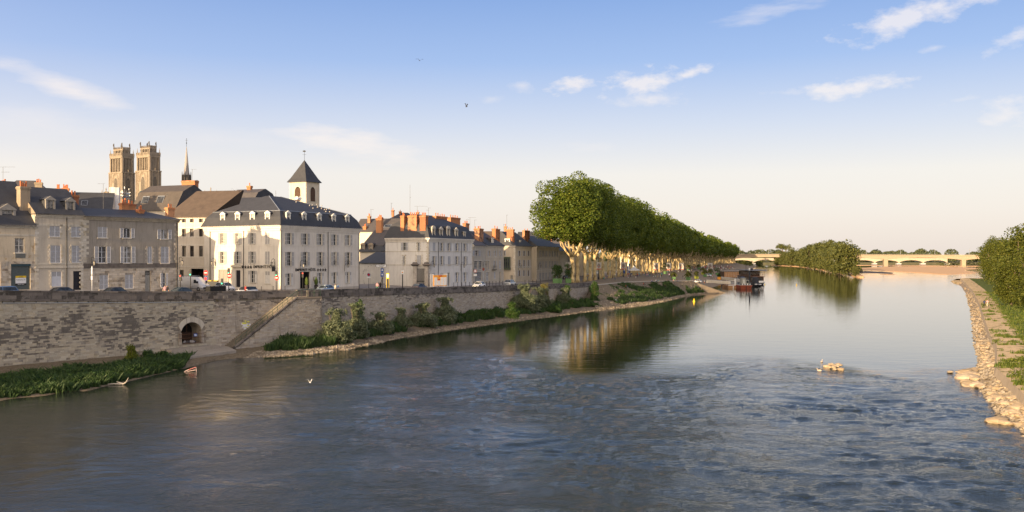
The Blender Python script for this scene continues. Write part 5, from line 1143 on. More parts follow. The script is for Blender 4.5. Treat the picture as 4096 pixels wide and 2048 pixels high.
m1 = MB(); zt = CH - (1077 - HY) / FP * 212; m1.box(q0.x + .2,q1.x - .2,211.95,212.05,zt,zt + .12); m1.box(q0.x + .2,q1.x - .2,211.95,212.05,8.4,8.55); part('gate_rail',m1,M_iron,r)
# house with mansard behind, and dark slate one next to it
r,F,ze,zr = back_house('mansard_house','dark mansard roofed house with two arched dormers seen over the garden house',1440,1527,248,1006,981,M_slate,10,(.88,-.47),kind='hip',hipin=.2,vr=1.0,zb=7)
m1 = MB(); roof(r,F,[(0,F.L,.8,9,zr),(.2,F.L - .2,6,6.5,F.z(1480,936) + 1.2)],M_slate_w,name='upper_roof',side_mat=M_slate)
for x in (146,302): px = 1420 + x * .2096; dormer(r,F,F.hit(px)[0],ze + .1,1.35,1.55,v=.0,depth=1.6,front=simple('brown_stone',(.30,.24,.18),.7),ped='arc')
chimney(r,F,1504,1526,872,940,v=5,pots=3)
r,F,ze,zr = back_house('slate_roofed_house','blue slate roofed house with one small arched dormer left of the white house',1529,1606,236,1003,936,M_slate,10,(.90,-.42),zb=7,wall=M_b2)
dormer(r,F,F.hit(1560)[0],ze + .25,1.0,1.2,v=.25,depth=1.8,ped='arc'); velux(r,F,F.hit(1558)[0],1.9,lerp(ze,zr,.5),1.1,1.3,(zr - ze) / 5)
m1 = MB(); u0,u1,z0,z1 = F.rect(*Z6((620,712,577,640))); m1.hexa([F.p(u,z,o) for z in (z0,z1) for u,o in ((u0,.06),(u1,.06),(u1,-.05),(u0,-.05))]); part('lit_window',m1,M_doord,r)  # window drawn as a plain dark panel
r,F,ze,zr = back_house('long_slate_range','long brown slate range with brick stacks behind the hotel',1415,1625,285,926,874,M_slate_w,11,(.96,-.26),zb=8)
chimney(r,F,1470,1480,864,892,v=3,pots=2); chimney(r,F,1512,1527,868,915,v=1,pots=3); velux(r,F,F.hit(1540)[0],2,lerp(ze,zr,.4),2.2,1.6,(zr - ze) / 5.5); chimney(r,F,1452,1464,905,924,v=.4,pots=2)
r,F,ze,zr = back_house('far_hipped_house','far slate hipped roof with brick stacks above the long slate range',1550,1640,345,880,851,M_slate,11,(.96,-.26),zb=8,kind='hip')
chimney(r,F,1566,1574,840,868,v=3,pots=1); chimney(r,F,1596,1603,845,860,v=4,pots=1); chimney(r,F,1666,1674,848,880,v=2,pots=1)
# white mansard house
F = Fac((-18.6,212),(-9.7,234)); FW = F; D = 11; FWL = F.left(D); ze = F.z(1714,951); r = house('white_mansard_house','white rendered quay house with mansard roof and tall orange brick chimney stacks',F,D,7,ze,M_white)
opf = [];
for i,(a,b) in enumerate(((302,338),(410,442),(526,560),(646,680))): f = (i + 1) / 4; opf.append(('o',a,b,lerp(555,568,f),lerp(676,675,f),2))
opf += [('c',190,226,554,677),('o',188,222,752,890,2),('o',302,338,752,888,2),('c',412,452,755,885),('o',525,560,755,884,2),('o',646,680,756,883,2),('D',405,440,995,1190),('os',526,558,991,1132,2),('os',646,678,989,1128,2),('cs',180,225,1003,1140),('cs',300,338,1000,1138)]
oF = openings(r,F,opf,Z7,M_wframe2,sill=M_tuff)
oL = openings(r,FWL,[('o',915,980,338,485,1),('r',1196,1225,335,492,1),('l',925,945,585,770,1),('c',1182,1262,580,770)],Z6,M_wframe2,sill=M_tuff)
shell(r,F,D,6.0,ze,M_white,oF,oL); quoins(r,F,0,7.0,ze - .8,1); quoins(r,FWL,FWL.L,7.0,ze - .8,-1); quoins(r,F,F.L,7,ze - .8,-1); frames(r,FWL,oL[1:])
for G_ in (F,FWL):
 cornice(r,G_,ze,M_hotel,h=.9,out=.45,u0=-.45 if G_ is F else 0)
 for py in (1006,1060): band(r,G_,G_.z(1714,py) - .1,G_.z(1714,py) + .08,.05,M_tuff,u0=-.05 if G_ is F else 0)
zk = ze + 2.9; roof(r,F,[(-.3,F.L + .3,-.3,D + .3,ze),(.9,F.L - .9,.9,D - .9,zk),(3,F.L - 11,5.2,5.8,zk + 2.6)],M_slate)
for x,pd,hh,ww in ((200,'arc',2.0,1.6),(313,'tri',1.9,1.6),(419,'arc',2.2,1.6),(538,'tri',1.9,1.6),(657,'flat',1.5,1.1)): px = 1680 + x * .2717; dormer(r,F,F.hit(px)[0],ze + .1,ww,hh,v=-.05,depth=1.7,ped=pd,front=M_tuff)
for a,b,c in ((1602,1616,2),(1631,1666,4),(1679,1702,3)): chimney(r,FWL,a,b,862,949,v=.35,depth=1.3,pots=c)
chimney(r,F,1744,1789,865,905,v=4.0,depth=.9,pots=5); chimney(r,F,1803,1841,870,905,v=7.0,depth=.9,pots=4)
for px in (1752,1844): pipe(r,F,F.hit(px)[0],6.9,ze - .8)
lantern(F,1723,1062,'black iron lantern on the left corner of the white mansard house'); lantern(F,1843,1064,'black iron lantern on the drainpipe of the white mansard house')
# tan house pair
F = Fac((-10,245),(-6.4,257.5)); F = Fac((-10.0,245),(P(1943,0,257).x,257)); ze = F.z(1893,981); r = house('old_stone_house','old brown stone house with large paned ground floor window',F,10,6.8,ze,M_tan2)
o_ = openings(r,F,[('o',800,857,670,750,2),('p',800,848,825,942,4),('p',866,912,825,942,4),('p',818,908,990,1115,5,5)],Z7,sill=M_tuff,surround=M_tuff); shell(r,F,10,6,ze,M_tan2,o_); cornice(r,F,ze,M_tuff,h=.5,out=.35); quoins(r,F,0,6.8,ze - .6,1,M_block)
roof(r,F,[(-.1,F.L,-.4,10,ze),(-.1,F.L,5,5.4,ze + 4.1)],M_slate_w,side_mat=M_tan2); chimney(r,F,1917,1934,914,975,v=1,depth=1.3,pots=2); chimney(r,F,1862,1877,893,925,v=7,pots=3); lantern(F,1932,1060,'black iron lantern on the brown stone house')
F = Fac((P(1944,0,257).x,257.2),(-2.35,271)); ze = F.z(1980,981.5); r = house('cream_stone_house','cream stone house with iron balcony beside the brown stone house',F,10,6.7,ze,M_tan3)
o_ = openings(r,F,[('o',1005,1027,672,752,1),('o',1092,1113,672,752,1),('o',1174,1192,672,752,1),('p',966,990,820,942,3),('p',998,1020,820,942,3),('o',1090,1112,820,935,2),('c',1166,1192,820,938),('p',974,1018,990,1115,5,3),('c',1088,1110,985,1086),('D',1168,1187,980,1150)],Z7,sill=M_tuff,surround=M_tuff); shell(r,F,10,6,ze,M_tan3,o_); cornice(r,F,ze,M_tuff,h=.5,out=.35); band(r,F,F.z(1980,1030),F.z(1980,1027),.05,M_tuff)
roof(r,F,[(0,F.L + .2,-.4,10,ze),(0,F.L - 3,5,5.4,ze + 3.9)],M_slate); dormer(r,F,F.hit(1979)[0],ze + .4,1.3,1.5,v=.5,depth=3,ped='flat'); chimney(r,F,1983,1991,914,972,v=2,depth=1.2,pots=1); chimney(r,F,1993,2000,916,972,v=2,depth=1.2,pots=1)
m1 = MB(); f = F.rect(*Z7((1056,1112,880,950)))
for k in range(9): u = lerp(f[0],f[1],k / 8); m1.tube([F.p(u,f[2],.45),F.p(u,f[3] - .3,.45)],.02,4)
m1.tube([F.p(f[0],f[3] - .3,.45),F.p(f[1],f[3] - .3,.45)],.03,4); m1.hexa([F.p(u,z,o) for z in (f[2] - .1,f[2]) for u,o in ((f[0],.5),(f[1],.5),(f[1],0),(f[0],0))]); part('balcony',m1,M_iron,r)
# bow window house
F = Fac((P(2061,0,285).x,285),(P(2126,0,299).x,299)); D = 9.5; FL_ = F.left(D); ze = F.z(2061,983); r = house('bow_window_house','cream corner house with glazed green oriel on its white side wall',F,D,6.5,ze,M_tan3)
o_ = openings(r,F,[('o',1450,1470,673,752,1),('o',1520,1540,673,751,1),('o',1588,1608,674,750,1),('o',1450,1470,810,922,2),('o',1520,1540,810,922,2),('o',1588,1608,810,920,2),('o',1448,1470,962,1048,2),('o',1518,1538,962,1046,2),('o',1586,1606,962,1044,2)],Z7,MATS['brown_frame'],(M_shut,M_shutp),reveal=.06,sill=M_tuff)
ol = openings(r,FL_,[('r',1238,1256,670,750,1),('D',1332,1368,1035,1120),('D',1384,1402,1003,1122)],Z7,sill=M_tuff)
shell(r,F,D,5.5,ze,M_tan3,o_,ol); m1 = MB(); m1.hexa([FL_.p(u,z,o) for z in (5.5,ze - .5) for u,o in ((.05,.03),(FL_.L - .6,.03),(FL_.L - .6,0),(.05,0))]) if False else None
quoins(r,F,0,6,ze - .6,1); quoins(r,FL_,FL_.L,6,ze - .6,-1)
for G_ in (F,FL_): cornice(r,G_,ze,M_tuff,h=.5,out=.35,u0=-.3 if G_ is F else 0); band(r,G_,F.z(2061,1069),F.z(2061,1066),.05,M_tuff)
f = FL_.rect(*Z7((1240,1326,775,942))); m1 = MB(); m1.hexa([FL_.p(u,z,o) for z in (f[2],f[3]) for u,o in ((f[0],.5),(f[1],.5),(f[1],.05),(f[0],.05))]); ori = part('oriel',m1,M_glass,r); m1 = MB()
for k in range(4): u = lerp(f[0],f[1],k / 3); m1.hexa([FL_.p(q,z,o) for z in (f[2] - .1,f[3] + .1) for q,o in ((u - .1,.58),(u + .1,.58),(u + .1,.03),(u - .1,.03))])
for z in (f[2] - .2,f[3] - .25): m1.hexa([FL_.p(q,zz,o) for zz in (z,z + .5) for q,o in ((f[0] - .15,.62),(f[1] + .15,.62),(f[1] + .15,.02),(f[0] - .15,.02))])
part('oriel_frame',m1,simple('oriel_green',(.07,.09,.06),.6),ori)
roof(r,F,[(-.3,F.L + .2,-.4,D,ze),(1.5,F.L - 1,5,5.4,ze + 4.4)],M_slate); dormer(r,FL_,FL_.hit(2017)[0] + .9,ze + .2,1.6,1.7,v=.2,depth=2.5,ped='flat'); chimney(r,FL_,2027,2053,917,977,v=.6,depth=1.1,pots=3); dormer(r,F,F.hit(2094)[0],ze + .5,1.1,1.1,v=1.0,depth=2.5,ped='flat')
chimney(r,F,2099,2108,921,972,v=4,pots=1); chimney(r,F,2110,2119,922,974,v=4,pots=1); lantern(F,2073,1066,'black iron lantern on the cream corner house past the oriel')
# long tan terrace behind the first trees
F = Fac((8.0,307),(17.1,347)); D = 10; FL_ = F.left(D); ze = F.z(2147,984); r = house('long_terrace_house','long tan stone terrace with shuttered windows behind the first plane tree',F,D,6.2,ze,M_tan3)
opf = []
for x in (335,402,470,552,612,668,725,790,850):
 h = CH - ze
 for (dz,hh) in ((-1.4,2.1),(-5.0,2.3),(-8.8,2.2)):
  u = F.hit(2100 + x * .17857)[0]
  if u < F.L - 1: opf.append((u - .6,u + .6,ze + dz - hh,ze + dz))
R0 = Vector(r.location)
for (u0,u1,z0,z1) in opf:
 ms,pn,pn2 = win_mesh(1.2,z1 - z0,1,1,MATS['brown_frame']); wo = link('window',ms,r,F.p((u0 + u1) / 2,z0,-.05) - R0,F.rz); link('pane',pn,wo); sm = shut_mesh(.5,z1 - z0,3,(M_shut,M_shutp))
 for u in (u0 - .3,u1 + .3): link('shutter',sm,r,F.p(u,z0,.07) - R0,F.rz)
shell(r,F,D,5,ze,M_tan3,opf); cornice(r,F,ze,M_tuff,h=.6,out=.4)
for dz in (-4.1,-8.0): band(r,F,ze + dz,ze + dz + .2,.05,M_tuff)
roof(r,F,[(-.3,F.L + .2,-.4,D,ze),(1.2,F.L - 1,5,5.4,ze + 3.6)],M_slate); chimney(r,F,2167,2180,940,968,v=5,pots=2); chimney(r,F,2190,2204,945,975,v=5,pots=2)
for px in (2153,2219): lantern(F,px,1065,'black iron lantern on the long tan terrace, ' + ('left one by its corner' if px < 2200 else 'right one near the first plane tree'))
quoins(r,F,0,6,ze - .6,1,M_block)
# roofs behind the tan houses
for nm,lab,a,b,Y,e,t_,mt,k in (('brown_roof_house','brown slate gable roof behind the brown stone house',1880,1965,285,975,925,M_slate_b,'gable'),('blue_gabled_house','small blue slate roof behind the cream stone house',1958,2015,330,955,925,M_slate,'hip'),('brown_hipped_house','brown hipped roof with thin brick stack behind the oriel house',2004,2040,320,975,924,M_slate_w,'gable'),('dark_slate_house','dark slate roof reaching into the first plane tree crown',2062,2140,350,968,927,M_slate,'gable'),('slate_range','slate roofed range behind the long tan terrace',2130,2330,400,985,955,M_slate_w,'gable')):
 r,F,ze,zr = back_house(nm,lab,a,b,Y,e,t_,mt,10,(.97,-.24),zb=6,kind=k,wall=M_tan3)
 if nm == 'brown_hipped_house': chimney(r,F,2016,2026,905,926,v=4,pots=1)
 if nm == 'slate_range': chimney(r,F,2196,2206,950,975,v=3,pots=2)
 if nm == 'brown_roof_house': chimney(r,F,1895,1903,914,928,v=4,pots=2); chimney(r,F,1908,1916,915,928,v=4,pots=2)
# facades along the tree walk
def row_house(name,label,A,B,h,mat,cols_,rows_,roofm=M_slate,D=11,glass=False,zb=5.6,wm=None,rise=3.2):
 F = Fac(A,B); ze = zb + h; r = thing(name,label,'building',F.p(F.L / 2,zb,-D / 2)); ops = []; R0 = Vector(r.location)
 for i in range(cols_):
  for j in range(rows_):
   u = F.L * (i + .5) / cols_; z = zb + .9 + j * (h - .8) / rows_; hh = min(2.2,(h - .8) / rows_ * .66); w = .62 if not glass else F.L / cols_ * .42
   ops.append((u - w,u + w,z,z + hh)); ms,pn,pn2 = win_mesh(2 * w,hh,1 if not glass else 0,1,wm or M_wframe2); wo = link('window',ms,r,F.p(u,z,-.2) - R0,F.rz,(2 * w / round(2 * w,1),1,hh / round(hh,1))); link('pane',pn if rnd.random() < .8 else pn2,wo)
 FL_ = F.left(D); opl = []; nl = max(1,int(D / 3.5))
 for i in range(nl):
  for j in range(rows_):
   u = D * (i + .5) / nl; z = zb + .9 + j * (h - .8) / rows_; hh = min(2.2,(h - .8) / rows_ * .66); opl.append((u - .6,u + .6,z,z + hh)); ms,pn,pn2 = win_mesh(1.2,hh,1,1,wm or M_wframe2); wo = link('window',ms,r,FL_.p(u,z,-.2) - R0,FL_.rz,(1,1,hh / round(hh,1))); link('pane',pn,wo)
 shell(r,F,D,zb - 1,ze,mat,ops,opl); cornice(r,F,ze,M_tuff,h=.4,out=.3); cornice(r,FL_,ze,M_tuff,h=.4,out=.3,u0=0)
 if rise: roof(r,F,[(-.3,F.L + .2,-.4,D + .3,ze),(1.5,F.L - 1.5,D / 2 - .2,D / 2 + .2,ze + rise)],roofm)
 else: roof(r,F,[(-.2,F.L + .2,-.2,D + .2,ze + .3),(-.1,F.L + .1,-.1,D + .1,ze + .6)],simple('flat_roof',(.2,.2,.2),.8))
 return r,F
M_mod = simple('dark_cladding',(.05,.05,.055),.5,.2,1); M_wm = wallmat('bright_white_render',(.80,.77,.70),(.5,.46,.4),.25)
specs = [('terrace_block','grey brown terrace block glimpsed between the first plane trunks',(17.6,350),(25,384),10.5,M_tan2,5,3,M_slate,3),('modern_glass_block','dark modern glazed block behind the plane trunks',(22.5,388),(31,432),11.5,M_mod,7,2,M_slate,0),
         ('white_apartment_house','sunlit white apartment house with balconies between the trunks',(80,600),(90,638),12.0,M_wm,5,4,M_slate,3)]
rowx = lambda Y: 84 + (Y - 646) * (71 / 248)
Y = 645; k = 0
tn = ['tan','cream','grey stone','white','pale brick','ochre']; tmat = [M_tan2,M_tan3,M_b2,M_wm,M_b1,M_beige]
wh = ['nearest','next past the nearest','middle','one past the middle','farther','yet farther','far','farthest but two','farthest but one','farthest']
while Y < 1150:
 L = rnd.uniform(34,60) ; i = k % 6; specs.append(('quay_row_house',f'{tn[i]} quay front house behind distant plane trunks, {wh[min(k, 9)]} of its row',(rowx(Y),Y),(rowx(Y + L - 2),Y + L - 2),rnd.uniform(10,15),tmat[i],int(L / 5),3,rnd.choice((M_slate,M_slate_w)),3.5)); Y += L + 1; k += 1
 Y += (9 if k in (2,5) else 0)
for (nm,lab,A,B,h,mt,c_,r_,rm,ri) in specs:
 r,F = row_house(nm,lab,A,B,h,mt,c_,r_,rm,glass=(nm == 'modern_glass_block'),rise=ri,wm=(M_iron if nm == 'modern_glass_block' else None))
 if nm == 'quay_row_house': r['group'] = 'quay front houses behind the plane avenue'
 if nm == 'white_apartment_house':
  G_ = F.left(11)
  for u in (2.2,5.5,8.8):
   for z in (9.0,12.4,15.8): m1 = MB(); m1.hexa([G_.p(q,zz,o) for zz in (z,z + .12) for q,o in ((u - 1,.8),(u + 1,.8),(u + 1,0),(u - 1,0))]); m1.tube([G_.p(u - 1,z + 1,.78),G_.p(u + 1,z + 1,.78)],.04,4); m1.tube([G_.p(u - 1,z + .5,.78),G_.p(u + 1,z + .5,.78)],.03,4); part('balcony',m1,M_wm,r)
# houses beyond the bridge head, out of frame, whose shade falls on the left bank
for i,(A,B,lab) in enumerate((((-185,-120),(-168,-84),'farthest tall house beyond the bridge head, out of frame'),((-167.5,-83),(-151,-46),'middle tall house beyond the bridge head, out of frame'),((-150.5,-45),(-134,-6),'nearest tall house beyond the bridge head, out of frame'))):
 r,F = row_house('quay_row_house',lab,A,B,20,tmat[i],8,4,M_slate,24,zb=9.5); r['group'] = 'houses beyond the bridge head'
for a,b,i,lab in ((-760,-440,1,'cream quay house next but one left of the corner house, out of frame'),(-435,-136,2,'grey stone quay house just left of the corner house, out of frame')):
 r,F = row_house('quay_row_house',lab,onl(a),onl(b),11,tmat[i],5,3,M_slate,10,zb=8.8); r['group'] = 'houses beyond the bridge head'
# ---- antennas
def antenna(px,pyb,pyt,Y,label,arms=((0,1),)):
 a = P(px,pyb,Y); t = P(px,pyt,Y); o = thing('aerial',label,'antenna',a,'rooftop aerials'); rr_ = .00011 * Y; m1 = MB(); m1.tube([a - Vector((0,0,1.5)),t],rr_ * 1.5,4); part('mast',m1,simple('aerial_metal',(.12,.12,.12)),o)
 for q,(dz,w) in enumerate(arms):
  m1 = MB(); z = t.z - dz; m1.tube([(t.x - w * .3,t.y,z),(t.x + w,t.y,z)],rr_,4)
  for k in range(6): x = t.x - w * .2 + w * 1.15 * k / 5; m1.tube([(x,t.y - .25,z - .05),(x,t.y + .25,z + .05)],rr_ * .6,3)
  part('crossarm',m1,MATS['aerial_metal'],o)
for args in ((12,745,668,150,'tall many armed aerial at the far left roof edge',((0,1.9),(.8,1.0))),(413,838,735,170,'aerial left of the white scaffold sheet',((0,-1.0),)),(491,850,770,175,'thin aerial just right of the white scaffold sheet',((.2,.6),)),(540,850,765,172,'thin mast aerial in front of the lichen roof',((.3,.4),)),(668,845,775,176,'short pole aerial before the lichen roof right part',((.2,.3),)),(769,745,677,208,'aerial above the brick stack beside the dishes',((0,.9),)),(1103,795,762,190,'pointed finial aerial on the hotel ridge',((.5,.05),)),(1484,865,838,288,'forked aerial over the long slate range',((0,.8),)),(1565,845,812,345,'thin aerial over the far hipped house',((.1,.5),)),(1640,865,738,222,'very tall thin mast beside the orange stacks',((3,.2),)),(1669,862,825,222,'wide comb aerial over the white mansard house',((0,2.4),)),(1714,868,832,225,'aerial with cluster head over the white mansard house',((0,.5),(.5,-.5))),(1867,895,878,262,'forked aerial behind the white mansard house',((0,.7),)),(1880,900,870,262,'tall comb aerial right of the white mansard house',((0,1.6),)),(1899,905,880,262,'low aerial beside the brown roof',((0,.5),)),(2027,905,860,300,'tall aerial over the oriel house',((0,.4),)),(2015,908,898,300,'small forked aerial over the oriel house',((0,.5),))): antenna(*args)
# ================================================================== BRIDGES
def bridge_pt(px,Y): return Vector(((px - 2048) / FP * Y,Y,0))
A = bridge_pt(2880,1455); B = bridge_pt(3990,1380); r = thing('railway_bridge','long pale concrete railway bridge with haunched spans across the river','bridge',(A.x,A.y,0)); dz = lambda t: lerp(17.3,15.9,t); W_ = 11; d = (B - A).normalized(); n = Vector((d.y,-d.x,0)); L = (B - A).length
def bt(px):
 k = (px - 2048) / FP; den = d.x - k * d.y; return ((k * A.y - A.x) / den) / L
def bb(mb,t0,t1,z0a,z0b,z1a,z1b,o0,o1):
 a,b = A + d * L * t0,A + d * L * t1; mb.hexa([Vector((q.x,q.y,z)) + n * o for q,z,o in ((a,z0a,o0),(b,z0b,o0),(b,z0b,o1),(a,z0a,o1),(a,z1a,o0),(b,z1b,o0),(b,z1b,o1),(a,z1a,o1))])
mb = MB(); bb(mb,0,1,dz(0) - 1.3,dz(1) - 1.3,dz(0),dz(1),.5,-W_); bb(mb,0,1,dz(0),dz(1),dz(0) + .35,dz(1) + .35,.55,.2); part('deck',mb,simple('deck_concrete',(.33,.26,.19),.85,.15,.1),r)
piers = [bt(x) for x in (2922,3233,3544,3856)]; sp = piers[1] - piers[0]; pl = [piers[0] - sp] + piers + [piers[-1] + sp]; mb = MB()
for a,b in zip(pl[:-1],pl[1:]):
 N = 24
 for k in range(N):
  s0,s1 = k / N,(k + 1) / N; t0,t1 = lerp(a,b,s0),lerp(a,b,s1)
  if t1 < 0 or t0 > 1: continue
  f = lambda s: 2.6 + 3.6 * abs(2 * s - 1) ** 2.2
  bb(mb,t0,t1,dz(t0) - 1.3 - f(s0),dz(t1) - 1.3 - f(s1),dz(t0) - 1.31,dz(t1) - 1.31,0,-W_ + .5)
part('girder',mb,M_conc,r)
for t in piers: mb = MB(); c = 2.9 / L; bb(mb,t - c,t + c,-.5,-.5,dz(t) - 6.6,dz(t) - 6.6,-.4,-W_ + 1); part('pier',mb,M_conc,r)
mb = MB()
for k in range(110): t = k / 109; bb(mb,t - .03 / L,t + .03 / L,dz(t) + .35,dz(t) + .35,dz(t) + 1.35,dz(t) + 1.35,.4,.3)
bb(mb,0,1,dz(0) + 1.3,dz(1) + 1.3,dz(0) + 1.38,dz(1) + 1.38,.4,.3); bb(mb,0,1,dz(0) + .8,dz(1) + .8,dz(0) + .86,dz(1) + .86,.4,.3); part('guard_rail',mb,M_steel,r)
for px in (3075,3150,3300,3466,3603,3741,3880):
 t = bt(px); p = A + d * L * t - n * 2; m = thing('catenary_mast',f'thin overhead line mast on the railway bridge, {"left of the island" if px < 3200 else "above the island" if px < 3400 else "left of the sandbank spans" if px < 3500 else "over the middle sandbank span" if px < 3700 else "towards the right bank" if px < 3800 else "by the right bank trees"}','mast',(p.x,p.y,dz(t)),'overhead line masts'); mb = MB(); mb.box(p.x - .22,p.x + .22,p.y - .2,p.y + .2,dz(t),dz(t) + 9); mb.box(p.x - 2.2,p.x + .2,p.y - .1,p.y + .1,dz(t) + 7.2,dz(t) + 7.4); part('post',mb,M_steel,m)
A = bridge_pt(2880,1560); B = bridge_pt(3990,1480); d = (B - A).normalized(); n = Vector((d.y,-d.x,0)); L = (B - A).length
r = thing('arched_road_bridge','white stone bridge of low arches behind the railway bridge','bridge',(A.x,A.y,0)); prs = [bt(3499 - 97 * k) for k in range(6,-4,-1)]; mb = MB(); zt_ = 10.2
for a,b in zip(prs[:-1],prs[1:]):
 N = 18
 for k in range(N):
  s0,s1 = k / N,(k + 1) / N; t0,t1 = lerp(a,b,s0),lerp(a,b,s1); f = lambda s: 3.2 + 5.0 * math.sqrt(max(0,1 - (2 * s - 1) ** 2)) ** 1.0
  bb(mb,t0,t1,f(s0),f(s1),zt_,zt_,0,-9)
bb(mb,prs[0],prs[-1],zt_,zt_,zt_ + 1.3,zt_ + 1.3,.3,-9.3); part('arches',mb,M_conc2,r)
for t in prs: mb = MB(); c = 3.4 / L; bb(mb,t - c,t + c,-.5,-.5,3.4,3.4,.8,-10); part('pier',mb,simple('pale_pier',(.50,.48,.46),.8),r)
# ================================================================== CARS
def loftsec(secs,mats_idx=None):
 """secs: list of rings (same count)"""
 mb = MB(); n = len(secs[0]); base = 0
 for ring in secs: mb.v += [tuple(p) for p in ring]
 for i in range(len(secs) - 1):
  for j in range(n): a = i * n + j; b = i * n + (j + 1) % n; mb.f.append((a,b,b + n,a + n)); mb.m.append(0)
 mb.f.append(tuple(reversed(range(n)))); mb.m.append(0); e = (len(secs) - 1) * n; mb.f.append(tuple(e + j for j in range(n))); mb.m.append(0); return mb
CARP = {  # length, width, height, belt, bonnet end, windscreen top, roof end, tail ; as fractions of length from the nose
 'hatch': (3.95,1.68,1.45,.92,.25,.42,.80,.97,.62),'estate': (4.5,1.76,1.46,.95,.26,.40,.90,.98,.65),'sedan': (4.6,1.78,1.42,.92,.27,.42,.72,.90,.66),
 'mpv': (4.2,1.78,1.60,1.02,.19,.36,.90,.98,.72),'suv': (4.7,1.88,1.72,1.12,.24,.38,.87,.98,.80),'mini': (3.75,1.68,1.42,.92,.25,.36,.90,.97,.66)}
def car(kind,label,loc,rz,paint,roofpaint=None,group='cars on the quay road'):
 L,Wd,H,belt,f1,f2,f3,f4,hood = CARP[kind]; hw = Wd / 2; c = thing('car',label,'car',loc,group,rz); R_ = .31 if kind != 'suv' else .36; X = lambda f: L * (.5 - f)
 prof = [(0,.42,.62,.80),(.012,.26,hood * .93,.90),(.05,.20,hood + .06,.97),(.12,.19,hood + .16,.99),(f1,.19,belt - .02,1.0),(f1 + .08,.19,belt,1.0),(.5,.19,belt,1.0),(.75,.19,belt + .01,1.0),(f4 - .05,.2,belt + .02,.985),(f4 + (1 - f4) * .4,.24,belt - (.08 if kind == 'sedan' else 0),.95),(1,.36,belt - .22,.88)]
 secs = []
 for f,zb,zt,k in prof:
  x = X(f); w = hw * k; secs.append([(x,-w * .93,zb),(x,-w,zb + .12),(x,-w,zt - .14),(x,-w * .93,zt - .02),(x,-w * .6,zt + .015),(x,w * .6,zt + .015),(x,w * .93,zt - .02),(x,w,zt - .14),(x,w,zb + .12),(x,w * .93,zb)])
 mb = loftsec(secs); me = mb.mesh('body',paint,None,True); body = link('body',me,c)
 # glasshouse: lower ring at belt, upper ring at roof
 tw = hw * .74; bw = hw * .93; lo = [(X(f1),bw * .86),(X(f1 + .03),bw),(X(f4 - .03),bw * .98),(X(f4),bw * .84)]; up = [(X(f2),tw * .9),(X(f2 + .02),tw),(X(f3 - .01),tw * .98),(X(f3),tw * .88)]
 ring = lambda pts,z: [(x,-w,z) for x,w in pts] + [(x,w,z) for x,w in reversed(pts)]
 g = loftsec([ring(lo,belt - .03),ring([((a[0] * .35 + b[0] * .65),a[1] * .42 + b[1] * .58) for a,b in zip(lo,up)],lerp(belt,H - .06,.62)),ring(up,H - .07)]); link('windows',g.mesh('windows',M_carglass),c)
 upc = [(X(f2 + .03),tw * .8),(X(f2 + .08),tw * .93),(X(f3 - .08),tw * .93),(X(f3 - .03),tw * .8)]
 t = loftsec([ring([(x + (.02 if i < 2 else -.02),w + .012) for i,(x,w) in enumerate(up)],H - .10),ring(up,H - .045),ring(upc,H)]); link('roof',t.mesh('roof',roofpaint or paint,None,True),c)
 for s in (-1,1):
  xm = X(.53)
  for q0,q1 in [((a[0],s * a[1],belt - .02),(b[0],s * (b[1] + .01),H - .07)) for a,b in ((lo[0],up[0]),(lo[2],up[2]))] + [((xm,s * (bw + .005),belt - .02),(xm - .02,s * (tw + .02),H - .07))]: pm = MB(); pm.tube([q0,q1],.033,4); link('pillar',pm.mesh('pillar',roofpaint or paint),c)
 wm = MB();
 pr = [(R_ * .55,-.10),(R_ * .98,-.10),(R_,-.07),(R_,.07),(R_ * .98,.10),(R_ * .55,.10)]
 n = 16; base = [[(r_ * math.cos(2 * math.pi * k / n),z,r_ * math.sin(2 * math.pi * k / n)) for k in range(n)] for r_,z in pr]
 for a,b in zip(base[:-1],base[1:]):
  for k in range(n): wm.quad(a[k],a[(k + 1) % n],b[(k + 1) % n],b[k])
 wme = wm.mesh('wheel',M_tyre); rm = MB()
 for sy in (-.075,.075):
  rm.poly([(R_ * .2 * math.cos(t_),sy,R_ * .2 * math.sin(t_)) for t_ in np.linspace(0,2 * math.pi,9)[:-1]])
  for k in range(5): a = 2 * math.pi * k / 5; u,v = math.cos(a),math.sin(a); rm.hexa([(u * q + v * w2,y,v * q - u * w2) for y in (sy - .015,sy + .015) for q,w2 in ((.05,.035),(R_ * .6,.03),(R_ * .6,-.03),(.05,-.035))])
  for k in range(n): a,b = 2 * math.pi * k / n,2 * math.pi * (k + 1) / n; rm.quad(*[(q * math.cos(t_),sy,q * math.sin(t_)) for q,t_ in ((R_ * .56,a),(R_ * .66,a),(R_ * .66,b),(R_ * .56,b))])
 rme = rm.mesh('rim',M_steel); arch = MB();
 for fx in (.18,.80):
  for s in (-1,1): w = link('wheel',wme,c,(X(fx),s * (hw - .09),R_)); link('rim',rme,w); arch.poly([(X(fx) + (R_ + .07) * math.cos(t_),s * (hw + .003),R_ + .03 + (R_ + .07) * math.sin(t_)) for t_ in np.linspace(-.25,math.pi + .25,12)])
 link('wheel_arches',arch.mesh('wheel_arches',simple('arch_black',(.012,.012,.013),.8)),c)
